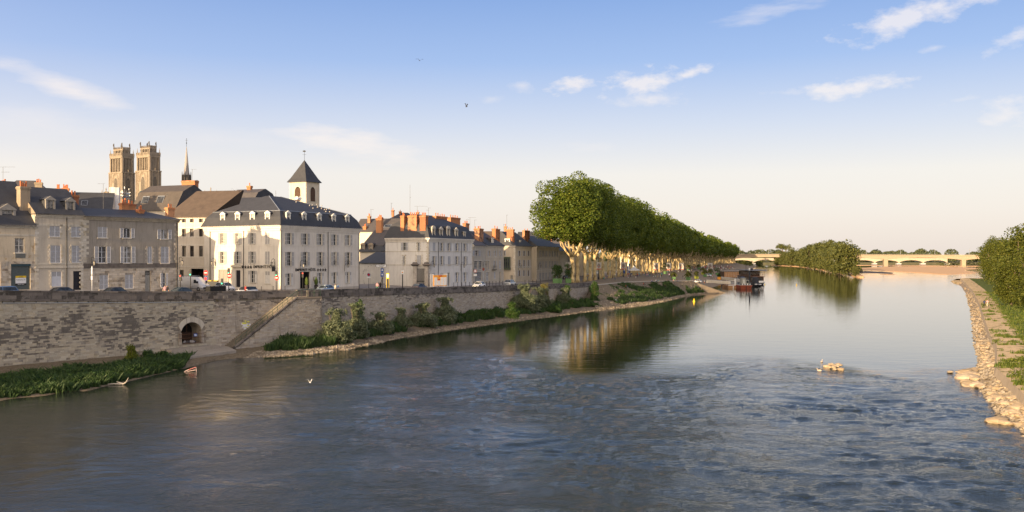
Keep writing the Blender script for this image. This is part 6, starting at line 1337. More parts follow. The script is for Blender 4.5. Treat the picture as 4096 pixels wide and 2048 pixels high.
 for s in (-1,1):
  m = MB(); m.hexa([(X(f),s * w,z) for z in (hood - .10,hood + .04) for f,w in ((.008,hw * .60),(.07,hw * .97),(.08,hw * .90),(.02,hw * .55))]); link('headlight',m.mesh('headlight',simple('headlamp',(.75,.76,.78),.15,.05,3,.2,.8)),c)
  m = MB(); m.hexa([(X(f),s * w,z) for z in (belt - .28,belt - .08) for f,w in ((.995,hw * .62),(.945,hw * .975),(.93,hw * .9),(.96,hw * .55))]); link('tail_light',m.mesh('tail_light',simple('tail_red',(.45,.02,.02),.3)),c)
  m = MB(); m.box(X(f1 + .09) - .07,X(f1 + .09) + .07,*sorted((s * (hw + .02),s * (hw + .20))),belt + .0,belt + .13); link('mirror',m.mesh('mirror',paint),c)
 m = MB(); m.box(X(.0) - .02,X(.0) + .03,-hw * .55,hw * .55,.32,.50); m.box(X(.0) - .01,X(.0) + .035,-hw * .35,hw * .35,.52,.60); link('grille',m.mesh('grille',simple('grille_black',(.015,.015,.016),.5)),c)
 for x in (X(0) + .04,X(1) - .035): m = MB(); m.box(x - .01,x + .01,-.26,.26,.40 if x > 0 else .50,.51 if x > 0 else .61); link('number_plate',m.mesh('number_plate',M_wp),c)
 return c
def paint(name,c,metal=.2):
 if name in MATS: return MATS[name]
 b = NB(name); b.col(b.ramp(b.noise(.8),[(.3,tuple(x * .93 for x in c)),(.7,c)])); b.b.inputs['Metallic'].default_value = metal; b.rough(.28,.5); b.b.inputs['Coat Weight'].default_value = .5; MATS[name] = b.m; return b.m
def roadpos(px,t,back=0):
 """on the quay road: t = 0 at the parapet, 1 at the houses, seen at column px"""
 k = (px - 2048) / FP; row = mixrow(t)
 for a,b in zip(row[:-1],row[1:]):
  fa,fb = a.x - k * a.y,b.x - k * b.y
  if fa * fb <= 0 and fa != fb: s = fa / (fa - fb); p = a.lerp(b,s); d = (b - a); return Vector((p.x,p.y,gz(p.x,p.y,p.z))),math.atan2(d.y,d.x)
 return GP(px,1122 - (px - 2100) * .02),1.3
def putcar(kind,label,px,t,col,dirn=1,roofp=None,turn=0):
 p,a = roadpos(px,t); return car(kind,label,p,a + (0 if dirn > 0 else math.pi) + turn,col,roofp)
putcar('estate','light blue estate car driving at the far left of the quay road',-5,.28,paint('paint_sky_blue',(.16,.27,.45)),-1)
putcar('sedan','dark navy saloon passing the grey roller door house',238,.27,paint('paint_navy',(.012,.018,.032)),-1)
putcar('hatch','dark blue hatchback in front of the white shuttered grey house',448,.27,paint('paint_midnight',(.010,.014,.026)),-1)
putcar('hatch','dark teal small car beside the pedestrians at the parapet',716,.27,paint('paint_teal',(.012,.04,.06)),-1)
putcar('mini','white compact car with black roof crossing in front of the hotel side door',984,.34,paint('paint_white',(.75,.75,.74),0),-1,paint('paint_black',(.012,.012,.014)))
putcar('hatch','silver blue small hatchback parked before the hotel river front',1298,.42,paint('paint_silver_blue',(.36,.43,.50),.4),-1)
putcar('hatch','dark grey hatchback driving away past the gateway',1680,.40,paint('paint_plum_grey',(.06,.055,.065),.4),1)
putcar('hatch','white coupe parked by the bollards of the brown stone house',1916,.50,paint('paint_white',(.75,.75,.74),0),-1)
putcar('suv','silver sport utility car in front of the oriel house',2041,.48,paint('paint_silver',(.42,.43,.44),.5),1)
# van and white hatch in the side street
sp_ = P(932,1150,168)
p = P(900,1160,167); car('mpv','white people carrier turning out of the side street',(p.x,p.y,gz(p.x,p.y,7.7)),-.75,paint('paint_white',(.75,.75,.74),0),None)
p = P(776,1150,168); vz = gz(p.x,p.y,7.8); v = thing('delivery_van','white high roofed van with roof rack waiting in the side street','van',(p.x,p.y,vz),rz=-.42)
L,hw = 5.7,1.0; secs = []
for f,zb,zt,k in ((0,.45,.95,.84),(.02,.28,1.10,.92),(.06,.24,1.20,.97),(.14,.24,1.38,.99),(.17,.24,1.5,1),(.30,.24,2.3,1),(.34,.24,2.45,1),(.6,.24,2.5,1),(.97,.24,2.5,1),(.995,.26,2.42,.97),(1,.34,2.3,.95)):
 x = L * (.5 - f); w = hw * k; tw_ = w * (.98 if zt < 1.6 else .88); secs.append([(x,-w,zb),(x,-w,min(zt - .1,1.4)),(x,-tw_,zt - .12),(x,-tw_ * .9,zt),(x,tw_ * .9,zt),(x,tw_,zt - .12),(x,w,min(zt - .1,1.4)),(x,w,zb)])
link('body',loftsec(secs).mesh('body',paint('paint_white',(.75,.75,.74),0),None,True),v)
m = MB(); X = lambda f: L * (.5 - f); m.quad((X(.165),-hw * .86,1.47),(X(.165),hw * .86,1.47),(X(.295) + .03,hw * .78,2.22),(X(.295) + .03,-hw * .78,2.22)); link('windscreen',m.mesh('windscreen',M_carglass),v)
for s in (-1,1): m = MB(); m.poly([(X(.20),s * (hw + .006),1.38),(X(.36),s * (hw + .006),1.38),(X(.36),s * (hw * .93 + .02),2.0),(X(.28),s * (hw * .93 + .02),2.0)]); link('side_window',m.mesh('side_window',M_carglass),v); m = MB(); m.box(X(.005),X(.05),*sorted((s * .45,s * .86)),.88,1.08); link('headlight',m.mesh('headlight',MATS['headlamp']),v); m = MB(); m.box(X(.2),X(.17),*sorted((s * (hw),s * (hw + .22))),1.4,1.75); link('mirror',m.mesh('mirror',M_iron),v)
m = MB(); m.box(X(0) - .03,X(0) + .05,-.82,.82,.35,.70); link('bumper',m.mesh('bumper',M_iron),v); m = MB(); m.box(X(0) + .05,X(0) + .06,-.26,.26,.42,.54); link('number_plate',m.mesh('number_plate',M_wp),v)
m = MB()
for y in (-.75,.75): m.tube([(X(.4),y,2.68),(X(.95),y,2.68)],.025,4)
for k in range(7): x = X(lerp(.4,.95,k / 6)); m.tube([(x,-.75,2.68),(x,.75,2.68)],.02,4); m.tube([(x,-.75,2.5),(x,-.75,2.68)],.02,4); m.tube([(x,.75,2.5),(x,.75,2.68)],.02,4)
link('roof_rack',m.mesh('roof_rack',M_steel),v)
for fx in (.17,.80):
 for s in (-1,1): m = MB(); m.tube([(0,-.11,0),(0,.11,0)],.35,16); w = link('wheel',m.mesh('wheel',M_tyre),v,(X(fx),s * (hw - .1),.35)); m = MB(); m.tube([(0,-.115,0),(0,.115,0)],.19,12); link('rim',m.mesh('rim',M_steel),w)
# ================================================================== STREET FURNITURE
def post(name,label,cat,p,h,r_=.05,mat=None,group=None):
 o = thing(name,label,cat,p,group); m = MB(); m.tube([p,p + Vector((0,0,h))],[r_ * 1.2,r_],7); m.lathe([(r_ * 2,0),(r_ * 1.6,.15),(r_,.3)],p,8); part('post',m,mat or M_iron,o); return o
def disc(o,p,r_,d,mat,name='disc',dep=.03,n=18):
 d = Vector(d).normalized(); m = MB(); m.tube([p,p + d * dep],r_,n); return part(name,m,mat,o)
def noentry(o,p,d=(-.35,-.93,0),r_=.42):
 disc(o,p,r_,d,M_red,'sign_disc'); q = Vector(d).normalized(); t = Vector((-q.y,q.x,0)); m = MB(); c = p + q * .035; m.hexa([c + t * a + Vector((0,0,b)) + q * e for e in (0,.012) for a,b in ((-.3,-.07),(.3,-.07),(.3,.07),(-.3,.07))]); part('white_bar',m,M_wp,o)
def tlight(px,pyt,t,label,lit,face=(-.2,-1,0),sign=False,h=3.1):
 p,a = roadpos(px,t); o = post('traffic_light',label,'traffic light',p,h,.06,group='traffic lights at the side street'); c = p + Vector((0,0,h - .45)); m = MB(); m.box(c.x - .17,c.x + .17,c.y - .15,c.y + .12,c.z - .5,c.z + .5); part('housing',m,M_iron,o)
 for k,z in enumerate((.3,0,-.3)):
  nm = ('red','amber','green')[k]; mt = (emit('lamp_' + nm,{'red': (1,.04,.02),'green': (.02,.9,.45),'amber': (1,.5,.05)}[nm],1.2) if 'lamp_' + nm not in MATS else MATS['lamp_' + nm]) if nm == lit else simple('lamp_off',(.03,.03,.03),.4)
  disc(o,c + Vector((0,-.15,z)),.11,(0,-1,0),mt,'lamp')
 if sign: noentry(o,c + Vector((.15,-.2,-.75)))
 return o
tlight(762,0,.62,'traffic light showing green beside the white van','green',h=4.0); tlight(722,0,.60,'traffic light showing red at the corner of the grey house','red',h=3.2)
tlight(915,0,.50,'traffic light at the right of the side street with red no entry disc','green',sign=True,h=4.3); tlight(1105,0,.55,'slim traffic light with no entry disc by the hotel corner','green',sign=True,h=3.9)
tlight(1211,0,.80,'red traffic light in front of the dark hotel doorway','red',h=3.4); tlight(888,0,.52,'low traffic light seen from behind in front of the people carrier','green',h=2.6)
p,a = roadpos(824,.72); o = post('no_entry_sign','no entry sign over a no parking sign beside the van','sign',p,3.6,.04); noentry(o,p + Vector((0,-.05,3.5))); disc(o,p + Vector((0,-.05,2.55)),.36,(-.3,-1,0),M_blue,'parking_disc'); disc(o,p + Vector((-.03,-.09,2.55)),.27,(-.3,-1,0),M_red,'red_ring',.02)
p,a = roadpos(1475,.98); o = post('no_parking_sign','blue and red no parking disc on a post by the peeling wall','sign',p,2.9,.035); disc(o,p + Vector((0,-.05,2.8)),.33,(-.1,-1,0),M_blue,'disc'); disc(o,p + Vector((0,-.09,2.8)),.25,(-.1,-1,0),M_red,'red_cross_disc',.015); m = MB(); m.box(p.x - .4,p.x + .4,p.y - .08,p.y - .04,p.z + 2.1,p.z + 2.4); part('plate',m,M_wp,o)
p,a = roadpos(1529,.93); o = post('direction_sign','white arrow direction sign above two blue panels on a post','sign',p,5.0,.05); m = MB(); z = p.z + 4.7
for e,mt,nm in ((0,M_iron,'arrow_border'),(.03,M_wp,'arrow_board')): m = MB(); k = 1 - e * 2.2; m.poly([(p.x + a_ * k,p.y - .08 - e,z + b_ * k) for a_,b_ in ((-1.55,0),(-1.25,.26),(.9,.26),(.9,-.26),(-1.25,-.26))]); part(nm,m,mt,o)
m = MB(); m.box(p.x - .75,p.x + .5,p.y - .13,p.y - .125,z + .03,z + .09); m.box(p.x - .6,p.x + .3,p.y - .13,p.y - .125,z - .11,z - .05); part('print',m,MATS['print_black'],o)
for k in (0,1): m = MB(); zz = z - .95 - k * .95; m.box(p.x - .32,p.x + .32,p.y - .1,p.y - .06,zz - .42,zz + .42); part('blue_panel',m,M_blue,o); m = MB(); m.box(p.x - .14,p.x + .14,p.y - .11,p.y - .10,zz - .1,zz + .2); part('pictogram',m,M_wp,o)
p,a = roadpos(1551,.55); o = thing('parking_meter','tall yellow and black ticket machine column near the kerb','parking meter',p); m = MB(); m.box(p.x - .28,p.x + .28,p.y - .15,p.y + .15,p.z,p.z + 3.5); part('column',m,M_yellow,o); m = MB(); m.box(p.x - .2,p.x + .22,p.y - .18,p.y - .15,p.z + .1,p.z + 2.35); part('black_panel',m,M_iron,o); m = MB(); m.box(p.x - .2,p.x + .2,p.y - .18,p.y - .15,p.z + 2.6,p.z + 3.3); part('white_panel',m,M_wp,o)
p,a = roadpos(1610,.80); o = post('bus_stop_sign','slim dark stop post with white and orange flag by the boundary wall','sign',p,3.4,.09); m = MB(); m.box(p.x - .3,p.x + .3,p.y - .1,p.y - .04,p.z + 3.0,p.z + 3.8); part('flag',m,M_wp,o); m = MB(); m.box(p.x - .14,p.x + .14,p.y - .12,p.y - .1,p.z + 3.25,p.z + 3.5); part('orange_mark',m,M_orange,o)
p,a = roadpos(1901,.75); o = post('prohibition_sign','white and red round sign above a white plate by the brown stone house','sign',p,3.8,.04); disc(o,p + Vector((0,-.05,3.6)),.38,(-.1,-1,0),M_red,'disc'); disc(o,p + Vector((0,-.085,3.6)),.28,(-.1,-1,0),M_wp,'white_disc',.015); m = MB(); m.box(p.x - .4,p.x + .4,p.y - .1,p.y - .05,p.z + 2.4,p.z + 2.9); part('plate',m,M_wp,o)
p,a = roadpos(1934,.80); o = post('street_sign','round sign turned sideways on a pale post','sign',p,4.2,.05,M_steel); disc(o,p + Vector((0,-.05,4.0)),.4,(-.7,-.7,0),simple('brick_red',(.4,.12,.08),.5),'disc')
p,a = roadpos(2148,.85); o = post('blue_street_sign','tall blue street sign post in front of the long terrace','sign',p,4.2,.05); m = MB(); m.box(p.x - .3,p.x + .3,p.y - .06,p.y,p.z + 3.2,p.z + 4.4); part('panel',m,M_blue,o)
p,a = roadpos(368,.16); o = post('traffic_camera_post','white post with two cylinders rising above the parapet','post',p,4.0,.035,M_wp); m = MB(); m.lathe([(.09,3.2),(.11,3.3),(.11,4.0),(.02,4.35)],p,8); m.lathe([(.13,2.45),(.13,3.0)],p,8); part('housing',m,M_wp,o)
# bollards
k = 0
for (x0,x1,n_,t_) in ((1045,1140,3,.70),(1265,1330,2,.55),(1815,1895,6,.72),(1945,2010,6,.72),(2100,2270,12,.66)):
 for i in range(n_):
  px = lerp(x0,x1,i / max(1,n_ - 1)); p,a = roadpos(px,t_)
  if k == 0: b0 = thing('bollard','slim dark bollard on the pavement in front of the hotel','bollard',p,'dark bollards along the pavement'); m = MB(); m.lathe([(.06,0),(.055,1.0),(.075,1.02),(.06,1.15)],(0,0,0),8); link('post',m.mesh('post',M_iron),b0)
  else:
   c = copy_tree(b0,None,p); c['label'] = 'slim dark bollard on the pavement in front of the hotel' if px < 1340 else ('slim dark bollard before the white mansard house' if px < 1900 else ('slim dark bollard before the cream stone house' if px < 2020 else 'slim dark bollard along the road by the first plane trees'))
  k += 1
# pedestrian barrier in front of the van
p0,a = roadpos(722,.56); p1,_ = roadpos(842,.60); o = thing('pedestrian_barrier','black iron pedestrian railing in front of the white van','railing',p0); m = MB(); N = 34
for k in range(N + 1): q = p0.lerp(p1,k / N); m1 = MB(); m1.tube([q,q + Vector((0,0,1.05))],.018 if k % 6 else .04,4); part('bar',m1,M_iron,o)
m.tube([p0 + Vector((0,0,1.05)),p1 + Vector((0,0,1.05))],.03,5); m.tube([p0 + Vector((0,0,.15)),p1 + Vector((0,0,.15))],.02,5); part('rail',m,M_iron,o)
p,a = roadpos(864,.50); o = thing('waste_cabinet','black slatted cabinet at the road edge before the hotel garage','cabinet',p,rz=a); m = MB(); m.box(-1.6,1.6,-.5,.5,0,1.45); link('box',m.mesh('box',M_iron),o); m = MB(); [m.box(x,x + .06,-.54,-.5,.1,1.4) for x in np.arange(-1.55,1.5,.16)]; link('slats',m.mesh('slats',simple('slat_black',(.03,.03,.03),.5)),o)
for i,(px,lab) in enumerate(((846,'grey wheelie bin with yellow lid, left one by the beige house'),(860,'grey wheelie bin with yellow lid, right one beside the black cabinet'))): p = P(px,1150,178); p.z = gz(p.x,p.y,7.7); o = thing('wheelie_bin',lab,'bin',p,'yellow lidded bins'); m = MB(); m.taper(p.x - .45,p.x + .45,p.y - .4,p.y + .4,p.z,p.z + 1.5,1.15); part('body',m,simple('bin_grey',(.06,.065,.07),.5),o); m = MB(); m.box(p.x - .55,p.x + .55,p.y - .5,p.y + .5,p.z + 1.51,p.z + 1.65); part('lid',m,M_yellow,o)
# topiary by the hotel door
for px,lab in ((1210,'conical box shrub in dark pot left of the hotel door'),(1248,'conical box shrub in dark pot right of the hotel door')):
 u,_ = FH.hit(px); p = FH.p(u,7.4,1.0); p.z = gz(p.x,p.y,7.4); o = thing('potted_topiary',lab,'potted plant',p,'clipped shrubs at the hotel door'); m = MB(); m.taper(p.x - .22,p.x + .22,p.y - .22,p.y + .22,p.z,p.z + 1.05,1.5); part('pot',m,M_iron,o); TOP = (p,o); m = MB(); m.lathe([(.15,1.0),(.35,1.3),(.38,1.7),(.25,2.2),(.03,2.6)],p,9); part('foliage',m,simple('clipped_leaf',(.07,.10,.02),.8,.5,12,bump=.8),o)
u,_ = FH.hit(1262); m = MB(); p = FH.p(u,9.4,.05); m.hexa([FH.p(q,z,o_) for z in (9.3,10.1) for q,o_ in ((u - .6,.12),(u + .6,.12),(u + .6,.02),(u - .6,.02))]); o = thing('menu_board','small framed menu case on the wall right of the hotel door','sign',p); part('frame',m,simple('menu_brown',(.14,.10,.06),.6),o); m = MB(); m.hexa([FH.p(q,z,o_) for z in (9.4,10.0) for q,o_ in ((u - .5,.135),(u + .5,.135),(u + .5,.12),(u - .5,.12))]); part('paper',m,M_wp,o)
# event poster on a truss frame
p0,a = roadpos(1733,.60); p1 = P(1785,1140,p0.y + 1.0); o = thing('event_poster','orange framed programme poster on a lattice truss by the white house','billboard',p0)
t = Vector((.62,.785,0)).normalized(); nn = Vector((t.y,-t.x,0)); w = 4.5; h = (1148 - 1103) / FP * p0.y; zb = CH - (1146 - HY) / FP * p0.y
def pb(nm,a_,b_,c_,d_,e0,e1,mt): m = MB(); m.hexa([p0 + t * u + nn * e - Vector((0,0,p0.z)) + Vector((0,0,z)) for z in (zb + h * c_,zb + h * d_) for u,e in ((w * a_,e1),(w * b_,e1),(w * b_,e0),(w * a_,e0))]); part(nm,m,mt,o)
pb('backing_panel',0,.95,.02,1,0,.08,M_orange); pb('top_strip',.36,.62,.88,.97,.08,.10,M_red)
for k in range(4): pb('printed_column',.06 + .225 * k,.06 + .225 * k + .2,.08,.80 if k != 1 else .52,.08,.10,M_wp)
pb('picture',.29,.48,.56,.64,.08,.10,M_red); pb('picture',.29,.48,.42 + .13,.66 - .1,.10,.11,M_orange)
for k in range(4):
 for j in range(6):
  if k == 1 and j > 3: continue
  pb('print',.075 + .225 * k,.075 + .225 * k + rnd.uniform(.1,.16),.16 + j * .1,.175 + j * .1,.10,.105,simple('grey_print',(.5,.48,.46),.7))
tr = MB()
corners = [(-.15,-.5),(w + .15,-.5),(w + .15,h + .25),(-.15,h + .25)]
def tp(u,z,e): q = p0 + t * u + nn * e; return Vector((q.x,q.y,zb + z))
for e in (-.05,-.75):
 for q0,q1 in zip(corners,corners[1:] + corners[:1]):
  for s in (0,.3): tr.tube([tp(q0[0] + s * (1 if q0[0] < 1 else -1) * (1 if abs(q0[0] - q1[0]) < .1 else 0),q0[1] + (s if abs(q0[1] - q1[1]) < .1 and q0[1] < 0 else -s if abs(q0[1] - q1[1]) < .1 else 0),e),tp(q1[0] + s * (1 if q1[0] < 1 else -1) * (1 if abs(q0[0] - q1[0]) < .1 else 0),q1[1] + (s if abs(q0[1] - q1[1]) < .1 and q1[1] < 0 else -s if abs(q0[1] - q1[1]) < .1 else 0),e)],.03,4)
for k in range(10): z = lerp(-.5,h,k / 9); tr.tube([tp(w + .15,z,-.05),tp(w + .15,z + .3,-.75)],.02,4); tr.tube([tp(-.15,z,-.05),tp(.15,z + .3,-.05)],.02,4); tr.tube([tp(lerp(0,w,k / 9),h,-.05),tp(lerp(0,w,k / 9) + .3,h + .25,-.05)],.02,4); tr.tube([tp(lerp(0,w,k / 9),-.5,-.05),tp(lerp(0,w,k / 9) + .3,-.2,-.05)],.02,4)
part('truss',tr,simple('truss_aluminium',(.62,.62,.62),.35,.1,3,.5),o)
# lamp posts with banners on the plaza
def banner_post(px,pyb,pyt,label):
 b = GP(px,pyb); h = (pyb - pyt) / FP * b.y; o = thing('lamp_post',label,'lamp post',b,'tall lamp posts with hanging banners'); m = MB(); m.tube([b,b + Vector((0,0,h))],[.16,.09],8); m.lathe([(.3,0),(.26,.8),(.17,1.0)],b,8); m.tube([b + Vector((0,0,h - .3)),b + Vector((-1.6,0,h + .2))],.06,5); m.tube([b + Vector((0,0,h - .3)),b + Vector((1.6,0,h + .2))],.06,5); part('post',m,M_iron,o)
 m = MB(); z = b.z + h * .50;
 for s in (-1.6,1.6): m.lathe([(.3,h + .05),(.25,h + .3),(.05,h + .4)],(b.x + s,b.y,b.z),8)
 part('lamp_head',m,M_iron,o); m = MB(); w = 20 / FP * b.y / 2; hh = 29 / FP * b.y / 2; zc_ = CH - (((1049 + 1078) / 2 if b.y < 420 else 1066) - HY) / FP * b.y
 m.box(b.x - w,b.x + w,b.y - .2,b.y - .16,zc_ - hh,zc_ + hh); part('banner',m,simple('banner_cloth',(.55,.52,.47),.8,.1,2),o)
 m = MB(); m.poly([(b.x + w * .72 * a_,b.y - .215,zc_ + hh * b_) for a_,b_ in ((-1,0),(-.6,.45),(0,.78),(.6,.45),(1,0),(.4,-.55),(0,-.7),(-.4,-.55))]); part('banner_picture',m,simple('banner_print',(.25,.22,.20),.8,.5,6),o); m = MB(); m.box(b.x - w,b.x + w,b.y - .22,b.y - .2,zc_ - hh,zc_ - hh * .72); part('banner_strip',m,simple('banner_red',(.45,.14,.10),.7),o)
 m = MB(); m.poly([(b.x + w * .3 * math.cos(t_),b.y - .23,zc_ - hh * .15 + hh * .12 * math.sin(t_)) for t_ in np.linspace(0,6.283,9)[:-1]]); part('banner_emblem',m,MATS['banner_red'],o)
for i,(px,pyb,pyt,lab) in enumerate(((2273,1125,1000,'lamp post with picture banner behind the planted tubs'),(2395,1118,995,'lamp post with picture banner between the first trunk pairs'),(2493,1108,1005,'lamp post with picture banner before the white apartment house'),(2624,1097,1015,'lamp post with banner near the middle of the crowd'),(2674,1092,1020,'lamp post with banner just right of the crowd middle'),(2724,1085,1022,'lamp post with narrow banner behind the palm tubs'),(2840,1072,1030,'farthest lamp post with a white banner'))): banner_post(px,pyb,pyt,lab)
# ================================================================== VEGETATION
RG = np.random.default_rng(11)
def leafmesh(name,blobs,per,size,mat,asp=1.0,shell=.55,up=.25,squash=1.0):
 """blobs: (x, y, z, radius); per: leaves in a blob of radius 1 (scales with area)"""
 P_ = []; N_ = []
 for (x,y,z,r) in blobs:
  n = max(4,int(per * r * r)); d = RG.normal(size=(n,3)); d /= np.linalg.norm(d,axis=1)[:,None]; rr = r * (shell + (1 - shell) * RG.random(n) ** .6)
  P_.append(np.array([x,y,z]) + d * rr[:,None] * np.array([1,1,squash])); N_.append(d)
 p = np.concatenate(P_); nrm = np.concatenate(N_) + RG.normal(size=p.shape) * .75 + np.array([0,0,up]); nrm /= np.linalg.norm(nrm,axis=1)[:,None]
 a = np.cross(nrm,RG.normal(size=p.shape)); a /= np.linalg.norm(a,axis=1)[:,None]; b = np.cross(nrm,a); s = size * (.6 + .8 * RG.random(len(p)))[:,None]
 a = a * s * .5; b = b * s * .5 * asp; n = len(p); v = np.empty((n,4,3)); v[:,0] = p - a * 1.0; v[:,1] = p - b * .8 + a * .1; v[:,2] = p + a * 1.0; v[:,3] = p + b * .8 + a * .1
 me = bpy.data.meshes.new(name); me.vertices.add(4 * n); me.vertices.foreach_set('co',v.reshape(-1)); me.loops.add(4 * n); me.loops.foreach_set('vertex_index',np.arange(4 * n,dtype=np.int32)); me.polygons.add(n); me.polygons.foreach_set('loop_start',np.arange(0,4 * n,4,dtype=np.int32)); me.materials.append(mat); me.update(calc_edges=True); return me
def crown_blobs(rx,ry,rz,cz,n,br,seed,flat=0):
 g = np.random.default_rng(seed); out = []
 for i in range(n):
  d = g.normal(size=3); d /= np.linalg.norm(d); k = g.random() ** .35;
  if d[2] < -.3 and flat: d[2] *= .6
  w = 1 + .12 * math.sin(3 * math.atan2(d[1],d[0]) + seed) + .10 * math.sin(5 * d[2] + seed * 2)
  out.append((d[0] * rx * k * w,d[1] * ry * k * w,cz + d[2] * rz * k,br * (.65 + .7 * g.random())))
 return out
def trunk_mesh(name,h,r0,fork,nb,spread,top,mat,seed,knob=True):
 g = random.Random(seed); mb = MB(); pts = []; n = 7
 for k in range(n): t = k / (n - 1); pts.append((g.uniform(-.15,.15) * t * 2,g.uniform(-.15,.15) * t * 2,fork * t))
 rr = [r0 * 1.5 if k == 0 else r0 * (1.08 - .22 * k / n) * g.uniform(.93,1.07) for k in range(n)]; rr[-1] *= 1.25; mb.tube(pts,rr,9)
 for q in range(nb):
  a = 2 * math.pi * (q + g.random() * .5) / nb; b = Vector(pts[-1]) - Vector((0,0,.3)); p1 = b + Vector((math.cos(a) * spread * .45,math.sin(a) * spread * .45,(top - fork) * .28)); p2 = b + Vector((math.cos(a) * spread * .75,math.sin(a) * spread * .75,(top - fork) * .65)); p3 = b + Vector((math.cos(a) * spread * g.uniform(.8,1.2),math.sin(a) * spread * g.uniform(.8,1.2),top - fork))
  mb.tube([b,p1,p2,p3],[r0 * .62,r0 * .5,r0 * .36,r0 * .12],6)
  if knob: a2 = a + g.uniform(-.8,.8); mb.tube([p1,p1 + Vector((math.cos(a2) * 1.1,math.sin(a2) * 1.1,1.6)),p1 + Vector((math.cos(a2) * 1.5,math.sin(a2) * 1.5,5))],[r0 * .34,r0 * .26,r0 * .1],5)
 return mb.mesh(name,mat,None,True)
def make_tree(name,label,cat,trunk,crown,loc,rz=0,s=(1,1,1),group=None):
 o = thing(name,label,cat,loc,group,rz); o.scale = s; link('trunk',trunk,o); link('crown',crown,o); return o
# ---- the plane avenue
near_c = [leafmesh('crown',crown_blobs(7.2,7.2,10.2,22.6,92,2.1,40 + k) + crown_blobs(7.4,7.4,3.0,16.2,32,1.6,80 + k),46,.46,M_leaf,shell=.78) for k in range(4)]
mid_c = [leafmesh('crown',crown_blobs(7.2,7.2,10.0,22.4,66,2.5,60 + k) + crown_blobs(7.4,7.4,2.6,16.5,20,1.8,90 + k),14,.80,M_leaf,shell=.78) for k in range(3)]
far_c = [leafmesh('crown',crown_blobs(6.6,6.6,9.8,22.2,34,3.1,70 + k),2.6,1.9,M_leaf) for k in range(3)]
trunks = [trunk_mesh('trunk',20,.50,8.2 + .6 * (k % 3),4 + k % 2,3.6,17,M_bark,5 + k) for k in range(5)]
def on_line(pl,Y):
 for a,b in zip(pl[:-1],pl[1:]):
  if a[1] <= Y <= b[1]: return lerp(a[0],b[0],(Y - a[1]) / (b[1] - a[1]))
 return pl[-1][0]
TLx = [(15.3,292)] + [t[:2] for t in TL[1:]]
REFN = {}; ORD = [''] + 'first second third fourth fifth sixth seventh eighth ninth tenth eleventh twelfth thirteenth fourteenth fifteenth sixteenth seventeenth eighteenth nineteenth twentieth'.split() + ['twenty-' + q for q in 'first second third fourth fifth sixth seventh eighth ninth'.split()] + ['thirtieth'] + ['thirty-' + q for q in 'first second third fourth fifth sixth'.split()]
first = {0: 292,1: 438,2: 655}; NT = 0; spots = []
for row in (0,1,2):
 off = (3.2 if k else 0,-5,-12.5)[row]; Y = first[row]; k = 0
 while Y < 1420 and k < 100:
  x = on_line(TLx,Y) + off + rnd.uniform(-.4,.4); spots.append((Y,x,row,k)); Y += 11.0 * rnd.uniform(.92,1.08); k += 1
for (Y,x,row,k) in spots:
 z = gz(x,Y,5.4); s = lerp(1.02,.80,min(1,(Y - 292) / 900)) * rnd.uniform(.88,1.08); c = rnd.choice(near_c) if Y < 430 else rnd.choice(mid_c) if Y < 700 else rnd.choice(far_c)
 nm = ('river side','middle','town side')[row]
 if row == 0 and k == 0: lab = 'big pollarded plane tree with broad golden crown, nearest of the avenue'
 elif Y < 430: lab = f'plane tree in the {nm} row of the avenue, {("second", "third", "fourth", "fifth", "sixth", "seventh", "eighth", "ninth", "tenth", "eleventh", "twelfth", "thirteenth", "fourteenth")[max(0, k - 1)]} from its near end' if k else f'first plane tree of the {nm} row behind the trunks'
 else:
  ref = 'white tent' if Y < 650 else 'palm tubs' if Y < 900 else 'moored boats' if Y < 1180 else 'last lamp post'; key = (row,ref); REFN[key] = REFN.get(key,0) + 1; lab = f'{ORD[REFN[key]]} plane tree past the {ref} in the {nm} row of the avenue'
 fst = row == 0 and k == 0; sx = s * (1.34 if fst else 1.0)
 tr_ = make_tree('plane_tree',lab,'tree',rnd.choice(trunks),near_c[2] if fst else c,(x,Y,z),0 if fst else rnd.uniform(0,6.28),(sx * (1.1 if k else 1),sx * (1.1 if k else 1),s),'plane trees of the riverside avenue')
 if fst: KIDS[tr_.name][1].location.x = -1.6
# ---- right bank trees
rc = [leafmesh('crown',crown_blobs(4.6,4.6,8.6,10.5,95,1.5,140 + k) + crown_blobs(4.8,4.8,3.5,4.5,35,1.4,150 + k),34,.42,M_leaf_d) for k in range(3)]
rt = trunk_mesh('trunk',18,.28,6,4,2.5,15,M_wood,3,False)
wh = ['rounded tree at the right edge of the dike turf','tallest tree at the right edge of the picture','bushy tree behind the tallest right bank tree','tree of the right bank with a low skirt of leaves','middle tree of the right bank clump','slender tree near the left outline of the right bank clump','leaning tree over the end of the dike','far tree where the right bank meets the water','farthest tree of the right bank clump','small tree in front of the right bank clump','dense tree deep in the right bank clump','pale tree deep in the right bank clump','dark tree at the back of the right bank clump','tall tree at the back of the right bank clump','tree hidden behind the right edge clump']
for i,(Y,x,h,rr) in enumerate(((215,119,15,1.15),(258,139,21.5,1.3),(290,157,19.5,1.25),(322,172,19,1.2),(355,188,19,1.25),(392,204,20,1.2),(430,219,20,1.3),(470,238,22,1.35),(510,258,22,1.4),(236,124,12.5,.9),(300,172,22,1.4),(350,200,22,1.5),(420,238,23,1.5),(250,152,23,1.4),(560,300,20,1.5))):
 s = h / 19.0; make_tree('bank_tree',wh[i],'tree',rt,rc[i % 3],(x,Y,1.6),rnd.uniform(0,6),(rr,rr,s),'trees on the right bank')
